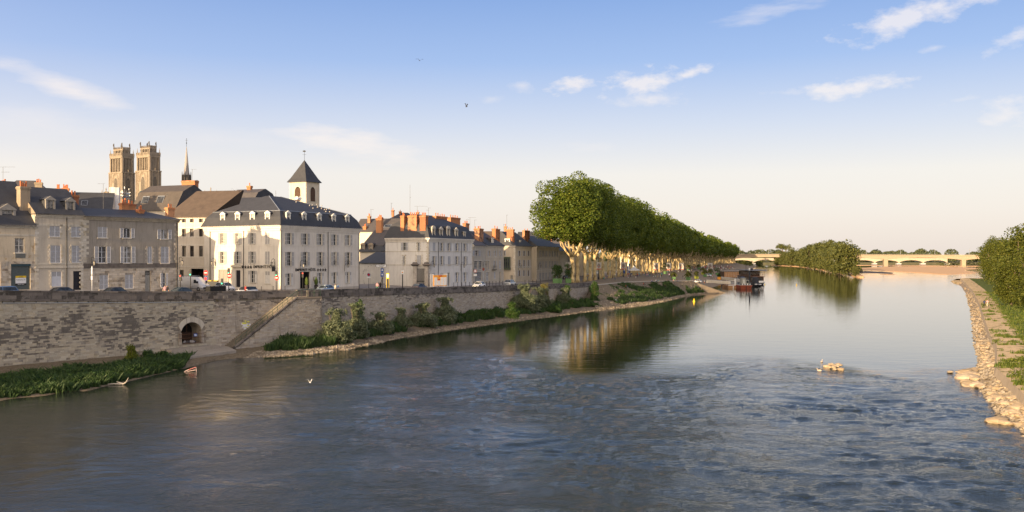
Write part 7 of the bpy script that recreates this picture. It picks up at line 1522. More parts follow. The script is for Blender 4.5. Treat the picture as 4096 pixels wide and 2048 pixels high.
# ---- island trees and distant woods
ic = [leafmesh('crown',crown_blobs(6.0,6.0,9.0,11.5,60,2.3,160 + k) + crown_blobs(6.2,6.2,3,4.0,22,1.8,170 + k),8,.95,M_isl) for k in range(4)]
isl = []
edge = [(3418,1104),(3404,1103),(3385,1101),(3368,1094),(3350,1090),(3325,1086),(3300,1080),(3270,1076),(3240,1073),(3215,1069),(3180,1066),(3150,1064),(3125,1063)]
for i,(px,py) in enumerate(edge):
 p = G(px,py,0)
 for j in range(3 if i > 1 else 1): isl.append((p.x + j * 5 - 3 + rnd.uniform(-2,2),p.y + 8 + j * 12 + rnd.uniform(-3,3),i,j))
for (x,y,i,j) in isl:
 top = (24,25,23,24,26,28,29,28,27,26,24,23,20)[i] * rnd.uniform(.85,1.08); s = top / 21.0
 make_tree('island_tree',f'{("tall ", "rounded ", "spreading ")[(i + j) % 3]}olive green tree, {ORD[i + 1]} from the island tip, {("front", "second", "back")[j]} rank','tree',rt,rnd.choice(ic),(x,y,.6),rnd.uniform(0,6),(s * 1.15,s * 1.15,s),'trees on the river island')
make_tree('island_tree','lone umbrella shaped tree rising over the left end of the island','tree',trunk_mesh('trunk',22,.6,16,5,5,22,M_wood,9,False),leafmesh('crown',crown_blobs(9,9,3.2,23,34,2.4,5),8,1.0,M_isl),(P(3135,1060,1500).x,1500,.6),0,(1.3,1.3,1.25),'trees on the river island')
for (px,py,hh,ww,lab) in ((3430,1100,5.5,.5,'small yellow green bush by the island tip'),(3422,1108,7,.35,'thin pale sapling at the waterline of the island tip')):
 p = G(px,py,0); make_tree('island_bush',lab,'bush',rt,ic[0],(p.x,p.y,.4),0,(ww,ww,hh / 21),None)
fb = []
for k in range(230):
 x = RG.uniform(-100,1300); y = RG.uniform(1765,1900); h = RG.uniform(8,15) * (1.25 if 700 < x < 900 else 1); fb.append((x,y,3 + h * .62,h * .62))
for k in range(120): x = RG.uniform(150,900); y = RG.uniform(1900,2200); h = RG.uniform(14,24); fb.append((x,y,4 + h * .6,h * .6))
stuff('distant_wood',leafmesh('distant_wood',fb,3.2,3.0,M_far,shell=.75,squash=.85),'hazy band of woods on the horizon beyond the bridges','woods')
fb = []
for k in range(60): px = RG.uniform(2890,3040); Y = RG.uniform(1570,1640); fb.append((float(P(px,0,Y).x),Y,RG.uniform(3,6),RG.uniform(4,7)))
for px,Y,h in ((2995,1330,5),(3008,1335,5),(2984,1345,4)): q = P(px,0,Y); fb.append((q.x,q.y,3,h))
for px in range(3760,3920,9): q = P(px,0,1440 + RG.uniform(-20,40)); fb.append((q.x,q.y,1.5,RG.uniform(2.5,5)))
stuff('riverside_scrub',leafmesh('riverside_scrub',fb,4,1.6,M_isl,shell=.7),'low scrub showing through the bridge arches','scrub')
# ---- willows and bushes at the wall foot
def shore_at(px,t):
 """point on the left bank between waterline (t=0) and wall foot (t=1) seen at column px"""
 k = (px - 2048) / FP
 for (a,b),(c,d) in zip(zip(w0[:-1],w0[1:]),zip(shoreF[:-1],shoreF[1:])):
  p = Vector(a).lerp(Vector(c),t); q = Vector(b).lerp(Vector(d),t); fa,fb_ = p.x - k * p.y,q.x - k * q.y
  if fa <= 0 <= fb_ or fb_ <= 0 <= fa: s = fa / (fa - fb_) if fa != fb_ else 0; r = p.lerp(q,s); return Vector((r.x,r.y,gz(r.x,r.y,.8)))
 return Vector((0,200,1))
def bush(name,label,px,t,pyt,wpx,mat,size,asp,cat='bush',dens=70,tall=1.0,group=None,p=None):
 p = p or shore_at(px,t); h = CH - (pyt - HY) / FP * p.y - p.z; w = wpx / FP * p.y / 2; n = int(50 + 30 * w * h / 6); g = []
 for k in range(n):
  a = RG.uniform(0,6.28); r = w * RG.random() ** .5; zz = RG.uniform(.06,.86); f = math.sin(min(1,zz * 1.25 + .25) * math.pi) ** .6 if tall == 1 else 1 - .5 * zz
  g.append((math.cos(a) * r * f,math.sin(a) * r * f,h * zz,RG.uniform(.45,.95) * (.5 + w * .17)))
 for k in range(int(n * .25)): a = RG.uniform(0,6.28); r = w * RG.uniform(.2,.95); g.append((math.cos(a) * r * .7,math.sin(a) * r * .7,h * RG.uniform(.8,.98),RG.uniform(.2,.4)))
 o = thing(name,label,cat,p,group); link('foliage',leafmesh('foliage',g,dens,size,mat,asp,.2,.1),o); m = MB()
 for k in range(6): a = RG.uniform(0,6.28); m.tube([(0,0,-.1),(math.cos(a) * w * .25,math.sin(a) * w * .25,h * .4),(math.cos(a) * w * .5,math.sin(a) * w * .5,h * .85)],[.07,.05,.015],5)
 link('stems',m.mesh('stems',M_wood),o); return o
WG = 'willow bushes at the foot of the quay wall'
for a in (('grey green willow, large left one of the clump under the parking column',1345,.45,1235,140),('tall grey green willow in the middle of the left clump',1425,.55,1212,105),('rounded willow at the right of the left clump',1520,.6,1250,115),('narrow olive willow beside the pale feathery willow',1606,.6,1232,75),('pale feathery willow before the stained wall',1690,.62,1212,115),('upright willow before the dark streaked wall',1780,.66,1188,105),('largest willow before the far wall below the trees',2098,.70,1136,125),('grey willow leaning right of the largest willow',2165,.72,1150,90),('green yellow topped sapling willow near the wall end',2260,.78,1152,80)): bush('willow_bush',a[0],a[1],a[2],a[3],a[4],M_willow,.34,.45,dens=230,group=WG)
bush('sapling','thin leafy sapling rising above the left willow clump',1437,.7,1193,30,M_bush,.28,.6,tall=.6,dens=200); bush('sapling','slim yellow leaved sapling between the far willows',2178,.78,1130,46,leafmat('yellow_leaves',(.10,.11,.03),(.17,.16,.05),(.24,.20,.07)),.25,.5,tall=.6,dens=220); bush('sapling','slim light green sapling before the far wall end',2268,.8,1142,30,M_bush,.28,.6,tall=.6,dens=200)
bush('columnar_shrub','narrow upright dark green shrub at the end of the quay wall',2380,0,1126,36,M_bush,.26,.6,dens=260,tall=.7,p=Vector((P(2380,0,262).x,262,1.2)))
bush('yellow_green_shrub','rounded yellow green shrub standing in the weeds on the left bank',525,.62,1383,56,leafmat('yellow_shrub',(.07,.10,.012),(.12,.15,.02),(.20,.21,.03)),.20,.6,dens=260)
bush('weedy_bush','dark bush at the right end of the left weeds',655,.6,1412,90,M_bush,.22,.6,dens=230); bush('weedy_bush','grey green bush right of the yellow green shrub',590,.6,1405,80,M_bush,.22,.6,dens=230)
for px,t,pt,w in ((1880,.75,1248,70),(1930,.6,1240,80),(1985,.62,1238,80),(2045,.5,1240,60),(2215,.35,1218,80),(2290,.55,1203,70),(2350,.5,1200,80),(2400,.2,1208,60),(1570,.65,1292,70),(1860,.8,1262,60),(1735,.72,1270,60)): bush('low_bush','low dark green bush on the bank ' + {1880: 'right of the upright willow',1930: 'by the gravel bend, left one',1985: 'left of the largest willow',2045: 'at the skirt of the largest willow',2215: 'below the far willows',2290: 'before the wall end',2350: 'beside the end stair',2400: 'where the cobbled bank begins',1570: 'between the left and middle willows',1860: 'in the gap behind the gravel strip',1735: 'behind the pale feathery willow'}[px],px,t,pt,w,M_bush,.28,.6,dens=200,group='low green bushes on the bank')
# parapet plants and ledge weeds, grass: blades in tufts
def blades(name,spots_,mat,label,cat,hgt=(.4,.9),n=16,w=.05,spread=.28,lean=.5):
 V = []; F_ = []
 for (x,y,z,s) in spots_:
  for k in range(n):
   a = RG.uniform(0,6.28); r = RG.random() * spread * s; bx,by = x + math.cos(a) * r,y + math.sin(a) * r; h = RG.uniform(*hgt) * s; la = RG.uniform(0,6.28); l = RG.random() * lean * h; ww = w * s; t = RG.uniform(0,3.14); i = len(V)
   V += [(bx - ww * math.cos(t),by - ww * math.sin(t),z - .03),(bx + ww * math.cos(t),by + ww * math.sin(t),z - .03),(bx + l * .4 * math.cos(la) + ww * .8 * math.cos(t),by + l * .4 * math.sin(la) + ww * .8 * math.sin(t),z + h * .6),(bx + l * math.cos(la),by + l * math.sin(la),z + h)]; F_.append((i,i + 1,i + 2,i + 3))
 me = bpy.data.meshes.new(name); me.from_pydata(V,[],F_); me.materials.append(mat); me.update(); return stuff(name,me,label,cat)
def shore_spots(i0,i1,t0,t1,n,s0=.8,s1=1.3,thr=.0):
 out = []
 for k in range(n):
  u = RG.uniform(i0,i1); i = min(int(u),len(w0) - 2); f = u - i; t = RG.uniform(t0,t1); a = Vector(w0[i]).lerp(Vector(w0[i + 1]),f); c = Vector(shoreF[i]).lerp(Vector(shoreF[i + 1]),f); p = a.lerp(c,t)
  if thr > -2 and MN.noise(Vector((p.x * .35,p.y * .35,1))) < thr: continue
  out.append((p.x,p.y,gz(p.x,p.y,.3),RG.uniform(s0,s1) * (1 + .7 * MN.noise(Vector((p.x * .3,p.y * .3,4))) if thr < -2 and s1 > 1 else 1)))
 return out
blades('left_bank_weeds',shore_spots(.6,4.15,.02,.62,2300,.7,1.5,-3),M_grass,'thick dark green weeds along the left bank under the wall','weeds',(.25,.65),26,.035,.42,1.0)
fb = [(x,y,z + .25,.5 * s) for x,y,z,s in shore_spots(.7,4.1,.06,.58,1500,.6,1.5,-3)]; stuff('leafy_weeds',leafmesh('leafy_weeds',fb,60,.22,M_bush,.6,.3,.3),'leafy nettles and docks in the left bank weeds','weeds')
blades('middle_bank_grass',shore_spots(6.2,8.0,.25,.8,520,.8,1.5,-3),M_grass,'tall green grass clump at the foot of the stair block','grass',(.5,1.0),22,.035,.3); fb = [(x,y,z + .4,.6 * s) for x,y,z,s in shore_spots(6.15,7.3,.3,.75,130,.8,1.2,-3)]; stuff('leafy_clump',leafmesh('leafy_clump',fb,60,.22,M_bush,.6,.3,.3),'leafy clump beside the stair block','weeds')
blades('bank_grass',shore_spots(8.0,12.0,.42,.98,1500,.8,1.4,-.2),M_grass,'green grass between wall and gravel along the far bank','grass',(.4,1.0),16,.07,.5)
gs = []
for k in range(2600):
 u = RG.uniform(0,1); t = RG.uniform(.25,.88); rr = resample([em,EC][0],30); i = u * 30; j = min(int(i),29); a = resample(em,30)[j].lerp(resample(em,30)[j + 1],i - j) if k < 0 else None; break
RA,RB = resample(em,60),resample(EC,60)
for k in range(4200):
 u = RG.uniform(0,59.99); t = RG.uniform(.0,.95); j = int(u); a = RA[j].lerp(RA[j + 1],u - j); c = RB[j].lerp(RB[j + 1],u - j); p = a.lerp(c,t)
 if MN.noise(Vector((p.x * .13,p.y * .13,3))) + .6 * MN.noise(Vector((p.x * .5,p.y * .5,8))) + (.55 - t) * .55 < -.05 or (u < 9 + 6 * MN.noise(p * .3)): continue
 gs.append((p.x,p.y,gz(p.x,p.y,2),RG.uniform(.7,1.3)))
blades('embankment_grass',gs,M_grass,'patchy grass on the sloping cobbled embankment below the plaza','grass',(.35,.8),9,.11,.5)
ds = []
for k in range(17000):
 i = RG.uniform(0,len(DW) - 1.01); i = i ** 1.0; j = int(i); a,b = Vector(DW[j]),Vector(DW[j + 1]); p = a.lerp(b,i - j); t = (b - a).normalized(); off = RG.uniform(5.6,20) if k % 4 else RG.uniform(2.1,6)
 if p.y > 330: continue
 q = p + Vector((t.y,-t.x)) * off; thr = -.6 if off > 5.6 else .8
 if MN.noise(Vector((q.x * .3,q.y * .3,5))) + .5 * MN.noise(Vector((q.x * .9,q.y * .9,2))) < thr * .3 - .3 * (off > 9) - .5 * (p.y < 96 and off > 3.5): continue
 ds.append((q.x,q.y,gz(q.x,q.y,1.8),RG.uniform(.5,1.1)))
blades('dike_grass',ds,M_grassr,'warm lit grass tufts on and beside the dike path','grass',(.18,.5),10,.07,.5)
fb = []
for k in range(620):
 y = RG.uniform(78,109); x = on_line([(41.5,77),(43.2,84),(46.6,92.5),(52,109)],y) + RG.uniform(3.0 if y < 100 else 4.6,15); fb.append((x,y,1.9 + RG.uniform(0,.4),RG.uniform(.3,.7)))
for k in range(90): y = RG.uniform(176,205); x = on_line([(82.5,170),(95,196),(128,266)],y) + RG.uniform(15,24); fb.append((x,y,2 + RG.uniform(0,2.2),RG.uniform(.6,1.2)))
for (x,y,r_) in ((69.5,134,.9),(70.5,137,.8),(68,131.5,.7),(71.5,139.5,.6)): fb += [(x + RG.uniform(-.8,.8),y + RG.uniform(-1.5,1.5),1.2 + RG.uniform(0,.9),r_ * .6) for _ in range(7)]
stuff('dike_brambles',leafmesh('dike_brambles',fb,50,.24,leafmat('bramble_leaves',(.05,.08,.01),(.10,.13,.018),(.17,.18,.03)),.7,.3,.4),'low leafy brambles on the dike turf at the right edge','brambles')
fb = []
for k in range(170):
 s = RG.uniform(20,LW - 3); p,d,zs,_ = wp(s,.12);
 if ST1 - 2 < s < ST2: continue
 fb.append((p.x,p.y,zs - .25 + RG.uniform(-.15,.1) - (RG.uniform(0,2.5) if RG.random() < .15 else 0),RG.uniform(.10,.26)))
stuff('wall_plants',leafmesh('wall_plants',fb,260,.10,leafmat('wall_weed_leaves',(.05,.05,.02),(.08,.075,.03),(.12,.10,.04)),.6,.3),'small brown green plants rooted along the string course of the quay wall','plants')
# ---- stones
def rock_mesh(name,seed,mat=None,flat=.6,sub=2):
 bm = bmesh.new(); bmesh.ops.create_icosphere(bm,subdivisions=sub,radius=1); g = random.Random(seed); ax = [Vector((g.uniform(-1,1),g.uniform(-1,1),g.uniform(-1,1))).normalized() for _ in range(7)]; ct = [g.uniform(.55,.85) for _ in ax]
 for v in bm.verts:
  for a,c in zip(ax,ct):
   d = v.co.dot(a)
   if d > c: v.co -= a * (d - c)
  v.co.z *= flat; v.co += Vector((g.uniform(-.04,.04),) * 3)
 me = bpy.data.meshes.new(name); bm.to_mesh(me); bm.free(); me.materials.append(mat or M_rock); return me
rocks = [rock_mesh('stone',k) for k in range(6)]; dft = bpy.data.objects['dike_foot']; nst = 0
for k in range(270):
 i = (k / 270) ** 1.5 * (len(DW) - 3.2) + .9; j = int(i); a,b = Vector(DW[j]),Vector(DW[j + 1]); p = a.lerp(b,i - j); t = (b - a).normalized(); off = rnd.uniform(.2,1.7); q = p + Vector((t.y,-t.x)) * off; s = rnd.uniform(.18,.5) * (1.9 if 101 < p.y < 117 else 1.25 if p.y < 100 else 1); off -= (1.6 if 101 < p.y < 115 else 0); q = p + Vector((t.y,-t.x)) * off; z = max(-.05,(off + .2) * .42)
 link('stone',rocks[k % 6],dft,(q.x,q.y,z + s * .12),rnd.uniform(0,6),(s * rnd.uniform(.8,1.5),s,s * rnd.uniform(.5,.8)))
for i,(px,py,s,lab) in enumerate(((3985,1682,1.0,'broad flat boulder in the shallow water by the lower right stones'),(4020,1690,.8,'boulder beside the broad flat one at the lower right'),(4092,1698,.7,'boulder cut by the lower right picture edge'),(3868,1490,1.1,'pale slab lying at the outer corner of the stone spill'),(3870,1512,1.3,'large pale slab below the outer corner slab'),(3895,1480,1.0,'tilted block at the top of the stone spill'),(3888,1498,1.0,'block wedged in the middle of the stone spill'),(3800,1488,.5,'small wet rock in the broken water left of the stone spill'),(3836,1490,.45,'smallest wet rock nearest the stone spill'))): p = G(px,py,.1); thing('boulder',lab,'rock',(p.x,p.y,.12),'boulders at the foot of the dike',rnd.uniform(0,6),rocks[i % 6]).scale = (s * 1.2,s,s * .6)
for i in range(9): px = (3308,3318,3328,3338,3346,3355,3364,3335,3325)[i]; p = G(px,(1466,1472,1467,1477,1470,1466,1477,1472,1465)[i],.1); s = rnd.uniform(.25,.5); thing('river_rock','small pale rock of the heap standing in mid river','rock',(p.x,p.y,.1 + .12 * (i % 3)),'rock heap in mid river',rnd.uniform(0,6),rocks[i % 6]).scale = (s * 1.2,s,s * .8)
V = []; F_ = []; oc = [(1,0,0),(0,1,0),(-1,0,0),(0,-1,0),(0,0,.7),(0,0,-.7)]; of = [(0,1,4),(1,2,4),(2,3,4),(3,0,4),(1,0,5),(2,1,5),(3,2,5),(0,3,5)]
def pebble(x,y,z,s):
 a = RG.uniform(0,6.28); i = len(V); sx,sy = s * RG.uniform(.8,1.5),s
 for (u,v,w) in oc: u2,v2 = u * sx + RG.uniform(-.2,.2) * s,v * sy + RG.uniform(-.2,.2) * s; V.append((x + u2 * math.cos(a) - v2 * math.sin(a),y + u2 * math.sin(a) + v2 * math.cos(a),z + w * s))
 F_.extend([tuple(i + q for q in f) for f in of])
for x,y,z,s in shore_spots(6.0,12.0,-.03,.30,4200,.04,.16,-.25) + shore_spots(7.2,8.6,-.06,.2,520,.10,.34,0): pebble(x,y,max(z,0),s)
for k in range(2600):
 u = RG.uniform(0,59.99); j = int(u); t = RG.uniform(-.03,.28) if k % 2 else RG.uniform(0,1); E0 = resample(EW,60) if k == 0 else E0; a = E0[j].lerp(E0[j + 1],u - j); c = RB[j].lerp(RB[j + 1],u - j); p = a.lerp(c,t); pebble(p.x,p.y,gz(p.x,p.y,.1),RG.uniform(.08,.26))
for k in range(2600):
 i = RG.uniform(0,len(DW) - 3.0); j = int(i); a,b = Vector(DW[j]),Vector(DW[j + 1]); p = a.lerp(b,i - j); t = (b - a).normalized(); off = RG.uniform(-.3,1.9); q = p + Vector((t.y,-t.x)) * off; pebble(q.x,q.y,max(0,off * .45),RG.uniform(.1,.34))
me = bpy.data.meshes.new('shore_stones'); me.from_pydata(V,[],F_); me.materials.append(M_shorestone); me.update(); stuff('shore_stones',me,'loose pale stones scattered along both shores','stones')
for px,py,lab,rz in ((3287,1449,'small pale duck swimming above the mid river rock heap',1.0),(3278,1485,'small pale duck swimming left below the mid river rock heap',2.6)):
 p = G(px,py,0); o = thing('duck',lab,'bird',(p.x,p.y,-.03),None,rz); m = MB(); m.lathe([(.03,0),(.15,.06),(.16,.15),(.05,.24)],(0,0,0),8,sx=1.7); m.tube([(.2,0,.16),(.27,0,.32),(.30,0,.36)],[.05,.04,.055],6); m.tube([(.30,0,.36),(.40,0,.34)],[.03,.01],4); link('body',m.mesh('body',simple('duck_feathers',(.50,.42,.34),.8)),o)
# driftwood, tangled barrier
p = G(455,1540,0); o = thing('driftwood','bleached forked driftwood lying in the shallows by the weeds','driftwood',p); m = MB(); m.tube([p + Vector((-1.2,0,.05)),p + Vector((0,.1,.12)),p + Vector((1.0,.1,.1)),p + Vector((1.5,.2,.45))],[.05,.08,.09,.03],5); m.tube([p + Vector((1.0,.1,.12)),p + Vector((.1,.5,.3))],[.07,.03],5); m.tube([p + Vector((1.2,.1,.15)),p + Vector((1.6,0,.8))],[.05,.02],5); part('branch',m,simple('bleached_wood',(.48,.43,.37),.8,.15,4),o)
p = G(760,1487,0); o = thing('sunken_barrier','red and white striped barrier frame stuck in the river off the ledge','barrier',p); m = MB(); m.tube([p + Vector((-.7,0,0)),p + Vector((-.2,0,.25)),p + Vector((.7,.1,.55))],.04,5); m.tube([p + Vector((-.5,.2,.0)),p + Vector((.6,.2,.2))],.04,5); m.tube([p + Vector((.7,.1,.55)),p + Vector((.75,.1,0))],.035,5); part('frame',m,simple('barrier_pale',(.5,.38,.36),.6,.3,9),o); m = MB()
for k in range(4): q = p + Vector((-.1 + k * .22,.02 * k,.28 + k * .075)); m.tube([q,q + Vector((.10,.01,.03))],.046,5)
part('red_stripe',m,M_red,o)
# ================================================================== PEOPLE
def attrmat(name,key,c=(.3,.3,.3)):
 b = NB(name); a = b.n('ShaderNodeAttribute',attribute_name=key,attribute_type='OBJECT'); b.l(a.outputs['Color'],b.b.inputs['Base Color']); b.rough(.8,.2); MATS[name] = b.m; return b.m
PM = [attrmat('shirt_cloth','shirt'),attrmat('trouser_cloth','trousers'),attrmat('skin','skin_tone'),attrmat('hair','hair_tone'),simple('shoe',(.05,.045,.04),.7)]
def person_mesh(pose):
 J = dict(pelvis=(0,0,.93),waist=(0,0,1.10),chest=(0,0,1.33),neck=(0,0,1.47),head=(0,-.02,1.60),crown=(0,0,1.70),ls=(-.19,0,1.40),rs=(.19,0,1.40),le=(-.25,.02,1.13),re=(.25,.02,1.13),lh=(-.27,-.05,.86),rh=(.27,-.05,.86),lhip=(-.09,0,.90),rhip=(.09,0,.90),lk=(-.10,-.01,.49),rk=(.10,-.01,.49),la=(-.11,.03,.08),ra=(.11,.03,.08),lt=(-.12,-.13,.04),rt=(.12,-.13,.04))
 if pose == 'walk': J.update(lk=(-.10,-.18,.50),la=(-.10,-.20,.09),lt=(-.10,-.36,.07),rk=(.10,.08,.50),ra=(.11,.34,.14),rt=(.11,.22,.05),le=(-.25,.12,1.15),lh=(-.25,.10,.90),re=(.25,-.10,1.15),rh=(.24,-.28,.97))
 if pose == 'phone': J.update(re=(.25,-.06,1.14),rh=(.08,-.28,1.22),le=(-.24,.0,1.13),lh=(-.10,-.25,1.12))
 if pose in ('sit','ground'):
  dz = -.46 if pose == 'sit' else -.82
  for k in ('pelvis','waist','chest','neck','head','crown','ls','rs','lhip','rhip','le','re','lh','rh'): x,y,z = J[k]; J[k] = (x,y + (.05 if z > 1.2 else 0),z + dz)
  if pose == 'sit': J.update(lk=(-.12,-.42,.47),rk=(.12,-.42,.47),la=(-.12,-.42,.09),ra=(.12,-.46,.09),lt=(-.12,-.56,.05),rt=(.12,-.60,.05),lh=(-.14,-.30,.55),rh=(.14,-.30,.55),le=(-.24,-.05,.70),re=(.24,-.05,.70))
  else: J.update(lk=(-.15,-.36,.42),rk=(.16,-.38,.40),la=(-.13,-.55,.08),ra=(.14,-.58,.08),lt=(-.13,-.70,.05),rt=(.14,-.72,.05),lh=(-.16,-.30,.40),rh=(.16,-.32,.40),le=(-.24,-.04,.34),re=(.24,-.04,.34))
 if pose == 'bend': J.update(waist=(0,-.08,1.08),chest=(0,-.28,1.22),neck=(0,-.40,1.27),head=(0,-.52,1.28),crown=(0,-.62,1.30),ls=(-.18,-.32,1.24),rs=(.18,-.32,1.24),le=(-.20,-.38,.98),re=(.20,-.38,.98),lh=(-.12,-.52,.80),rh=(.12,-.52,.80))
 rad = dict(pelvis=.145,waist=.125,chest=.155,neck=.058,head=.10,crown=.085,ls=.065,rs=.065,le=.045,re=.045,lh=.035,rh=.035,lhip=.095,rhip=.095,lk=.062,rk=.062,la=.042,ra=.042,lt=.035,rt=.035)
 E = [('pelvis','waist',0),('waist','chest',0),('chest','neck',0),('neck','head',2),('head','crown',3),('chest','ls',0),('chest','rs',0),('ls','le',0),('rs','re',0),('le','lh',2),('re','rh',2),('pelvis','lhip',1),('pelvis','rhip',1),('lhip','lk',1),('rhip','rk',1),('lk','la',1),('rk','ra',1),('la','lt',4),('ra','rt',4)]
 names = list(J); me = bpy.data.meshes.new('p'); me.from_pydata([J[k] for k in names],[(names.index(a),names.index(b)) for a,b,_ in E],[]); o = bpy.data.objects.new('p',me); COL.objects.link(o)
 o.modifiers.new('s','SKIN'); sv = me.skin_vertices[0].data
 for i,k in enumerate(names): sv[i].radius = (rad[k] * (1.15 if k in ('chest','waist','pelvis') else 1),rad[k] * (.8 if k in ('chest','waist','pelvis') else 1)); sv[i].use_root = (k == 'pelvis')
 m = o.modifiers.new('b','SUBSURF'); m.levels = 1; m.render_levels = 1; dg = bpy.context.evaluated_depsgraph_get(); r = bpy.data.meshes.new_from_object(o.evaluated_get(dg)); bpy.data.objects.remove(o)
 r.name = 'person'; r.materials.clear(); [r.materials.append(x) for x in PM]; idx = []
 for f in r.polygons:
  c = f.center; best = 9; bi = 0
  for a,b,mi in E:
   A_,B_ = Vector(J[a]),Vector(J[b]); ab = B_ - A_; t = max(0,min(1,(c - A_).dot(ab) / max(1e-6,ab.length_squared))); d = (c - (A_ + ab * t)).length - (rad[a] + rad[b]) * .35
   if d < best: best,bi = d,mi
  hd = Vector(J['head']);
  if (c - hd).length < .16 and (c.y > hd.y + .02 or c.z > hd.z + .05): bi = 3
  elif bi == 3: bi = 2
  idx.append(bi)
 r.polygons.foreach_set('material_index',idx); r.polygons.foreach_set('use_smooth',[True] * len(idx)); return r
PMESH = {k: person_mesh(k) for k in ('stand','walk','phone','sit','ground','bend')}
COLS = {'white': (.72,.71,.69),'black': (.02,.02,.022),'red': (.42,.05,.05),'navy': (.03,.04,.10),'blue': (.08,.20,.45),'turquoise': (.06,.42,.45),'pink': (.55,.30,.32),'grey': (.22,.22,.23),'green': (.06,.20,.09),'yellow': (.70,.52,.08),'cream': (.62,.56,.44),'brown': (.18,.10,.06),'orange': (.65,.22,.05),'lilac': (.40,.32,.50),'denim': (.10,.14,.22),'khaki': (.30,.26,.17)}
PUSED = {}
def person(p,pose,rz,shirt,trousers,label,hair=(.03,.02,.015),skin=(.50,.30,.20),s=1.0):
 o = thing('person',label,'person',p,None,rz,PMESH[pose]); o.scale = (s,s,s); o['shirt'] = list(COLS[shirt]); o['trousers'] = list(COLS[trousers]); o['skin_tone'] = list(skin); o['hair_tone'] = list(hair); return o
def pr(px,t): return roadpos(px,t)[0]
HB,HD,HG = (.25,.15,.06),(.02,.015,.01),(.35,.33,.30)
person(pr(660,.10),'stand',.6,'pink','green','person with bushy dark hair, pink top and green trousers at the parapet',HD); person(pr(669,.09),'stand',-.4,'black','denim','person in black standing close behind the pink topped one at the parapet',HD)
person(pr(982,.10),'walk',2.4,'red','black','man in red checked shirt walking along the parapet past the white compact car',HB); person(pr(1341,.22),'walk',2.2,'cream','khaki','fair haired person in cream top beside the man in light blue',HB); person(pr(1352,.22),'walk',2.2,'blue','cream','grey haired person in light blue shirt near the hotel right corner',HG)
person(pr(1509,.45),'walk',.2,'pink','green','woman in pink top and green patterned trousers by the ticket machine',HD,s=1.0); person(pr(1521,.45),'walk',.1,'black','black','tall man all in black walking beside the woman in green trousers',HD,(.12,.07,.05),1.07)
def gpers(px,py,pose,sh,tr,lab,rz=None,s=1.0,hair=None): p = GP(px,py); return person((p.x,p.y,p.z),pose,rnd.uniform(0,6.28) if rz is None else rz,sh,tr,lab,hair or rnd.choice((HB,HD,HD)),(.5,.3,.2),s)
for a in ((2455,1204,'ground','green','denim','woman in dark green sitting on the shore slab, left of a pair',1.2),(2464,1207,'ground','white','blue','man in white shirt sitting on the shore slab, right of a pair',1.0),(2504,1150,'ground','red','denim','person in red sitting high on the grass bank, left one',1.5),(2574,1140,'ground','red','black','person in red sitting near the top of the bank, middle of it',1.2),(2660,1148,'ground','black','black','person in black lying back on the bank grass',.8),(2606,1128,'ground','lilac','denim','person in lilac sitting on the white kerb line',.9),(2624,1127,'ground','white','denim','person in white sitting on the white kerb line, left of two',.6),(2634,1127,'ground','turquoise','cream','person in turquoise sitting on the white kerb line, right of two',1.0),(2671,1126,'ground','navy','black','person in navy sitting on the kerb line alone',.7),(2694,1126,'ground','pink','grey','person in pink sitting by the first palm tub',.5),(2708,1126,'ground','black','denim','person in black slumped right of the first palm tub',.7),(2731,1116,'stand','black','denim','person in black standing between the two palm tubs, left of a pair',1.4),(2737,1117,'stand','white','black','person in white standing between the two palm tubs, right of a pair',1.0),(2772,1128,'ground','grey','denim','person sitting on the ground left of the white police style car',1.0),(2803,1168,'bend','black','grey','person in black bending over a bicycle on the gravel spit',.3),(2849,1110,'stand','red','white','person in red shirt and white shorts on the slope behind the gangway',.4),(2863,1118,'sit','pink','pink','person in bright pink sitting at the head of the gangway',.6),(2818,1135,'walk','white','orange','person in white climbing the boat ramp with orange trousers',2.9),(2886,1081,'stand','red','white','small figure in red by the far planted tree',.4)): gpers(*a[:6],rz=a[6])
person((P(3937,1205,227).x,227,1.9),'walk',2.7,'navy','black','person in dark clothes walking on the dike path, left of two',HD,s=1.0); person((P(3949,1205,229).x,229,1.9),'walk',2.7,'pink','cream','person in pale pink walking on the dike path, right of two',HB,s=1.0)
words = {'stand': 'standing','walk': 'walking','phone': 'holding something','sit': 'seated','ground': 'sitting down','bend': 'bending'}
def scatter(n,x0,x1,y0,y1,where,poses):
 for k in range(n):
  px = rnd.uniform(x0,x1); py = rnd.uniform(y0,y1) ; p = GP(px,py); ps = rnd.choice(poses); sh = rnd.choice(list(COLS)); tr = rnd.choice(('black','denim','denim','khaki','grey','white','navy')); key = (ps,sh,tr,where)
  if PUSED.get(key): continue
  PUSED[key] = 1; o = person(p,ps,rnd.uniform(0,6.28),sh,tr,f'person in {sh} top, {tr} trousers, {words[ps]} {where}',rnd.choice((HB,HD,HD,HG)),rnd.choice(((.5,.3,.2),(.5,.3,.2),(.2,.11,.07))),rnd.uniform(.93,1.05)); o['group'] = 'people on the riverside plaza'
scatter(12,2408,2470,1108,1126,'under the first plane trunks',('sit','sit','stand','bend','ground'))
scatter(6,2340,2400,1108,1124,'near the first lamp posts',('sit','stand'))
scatter(14,2455,2530,1098,1114,'left of the white tent',('sit','stand','stand','walk'))
scatter(16,2535,2600,1098,1114,'right of the white tent',('stand','stand','walk','ground','phone'))
scatter(20,2600,2680,1090,1112,'on the open plaza',('stand','ground','ground','walk','stand'))
scatter(45,2660,2780,1080,1092,'in the crowd behind the palms',('stand','sit','stand','walk'))
scatter(26,2780,2900,1076,1084,'in the far crowd',('stand','sit','stand'))
scatter(12,2890,2945,1074,1080,'along the far terrace rail',('sit','stand'))
cv = []; mt = PMESH['stand']; mb = MB()
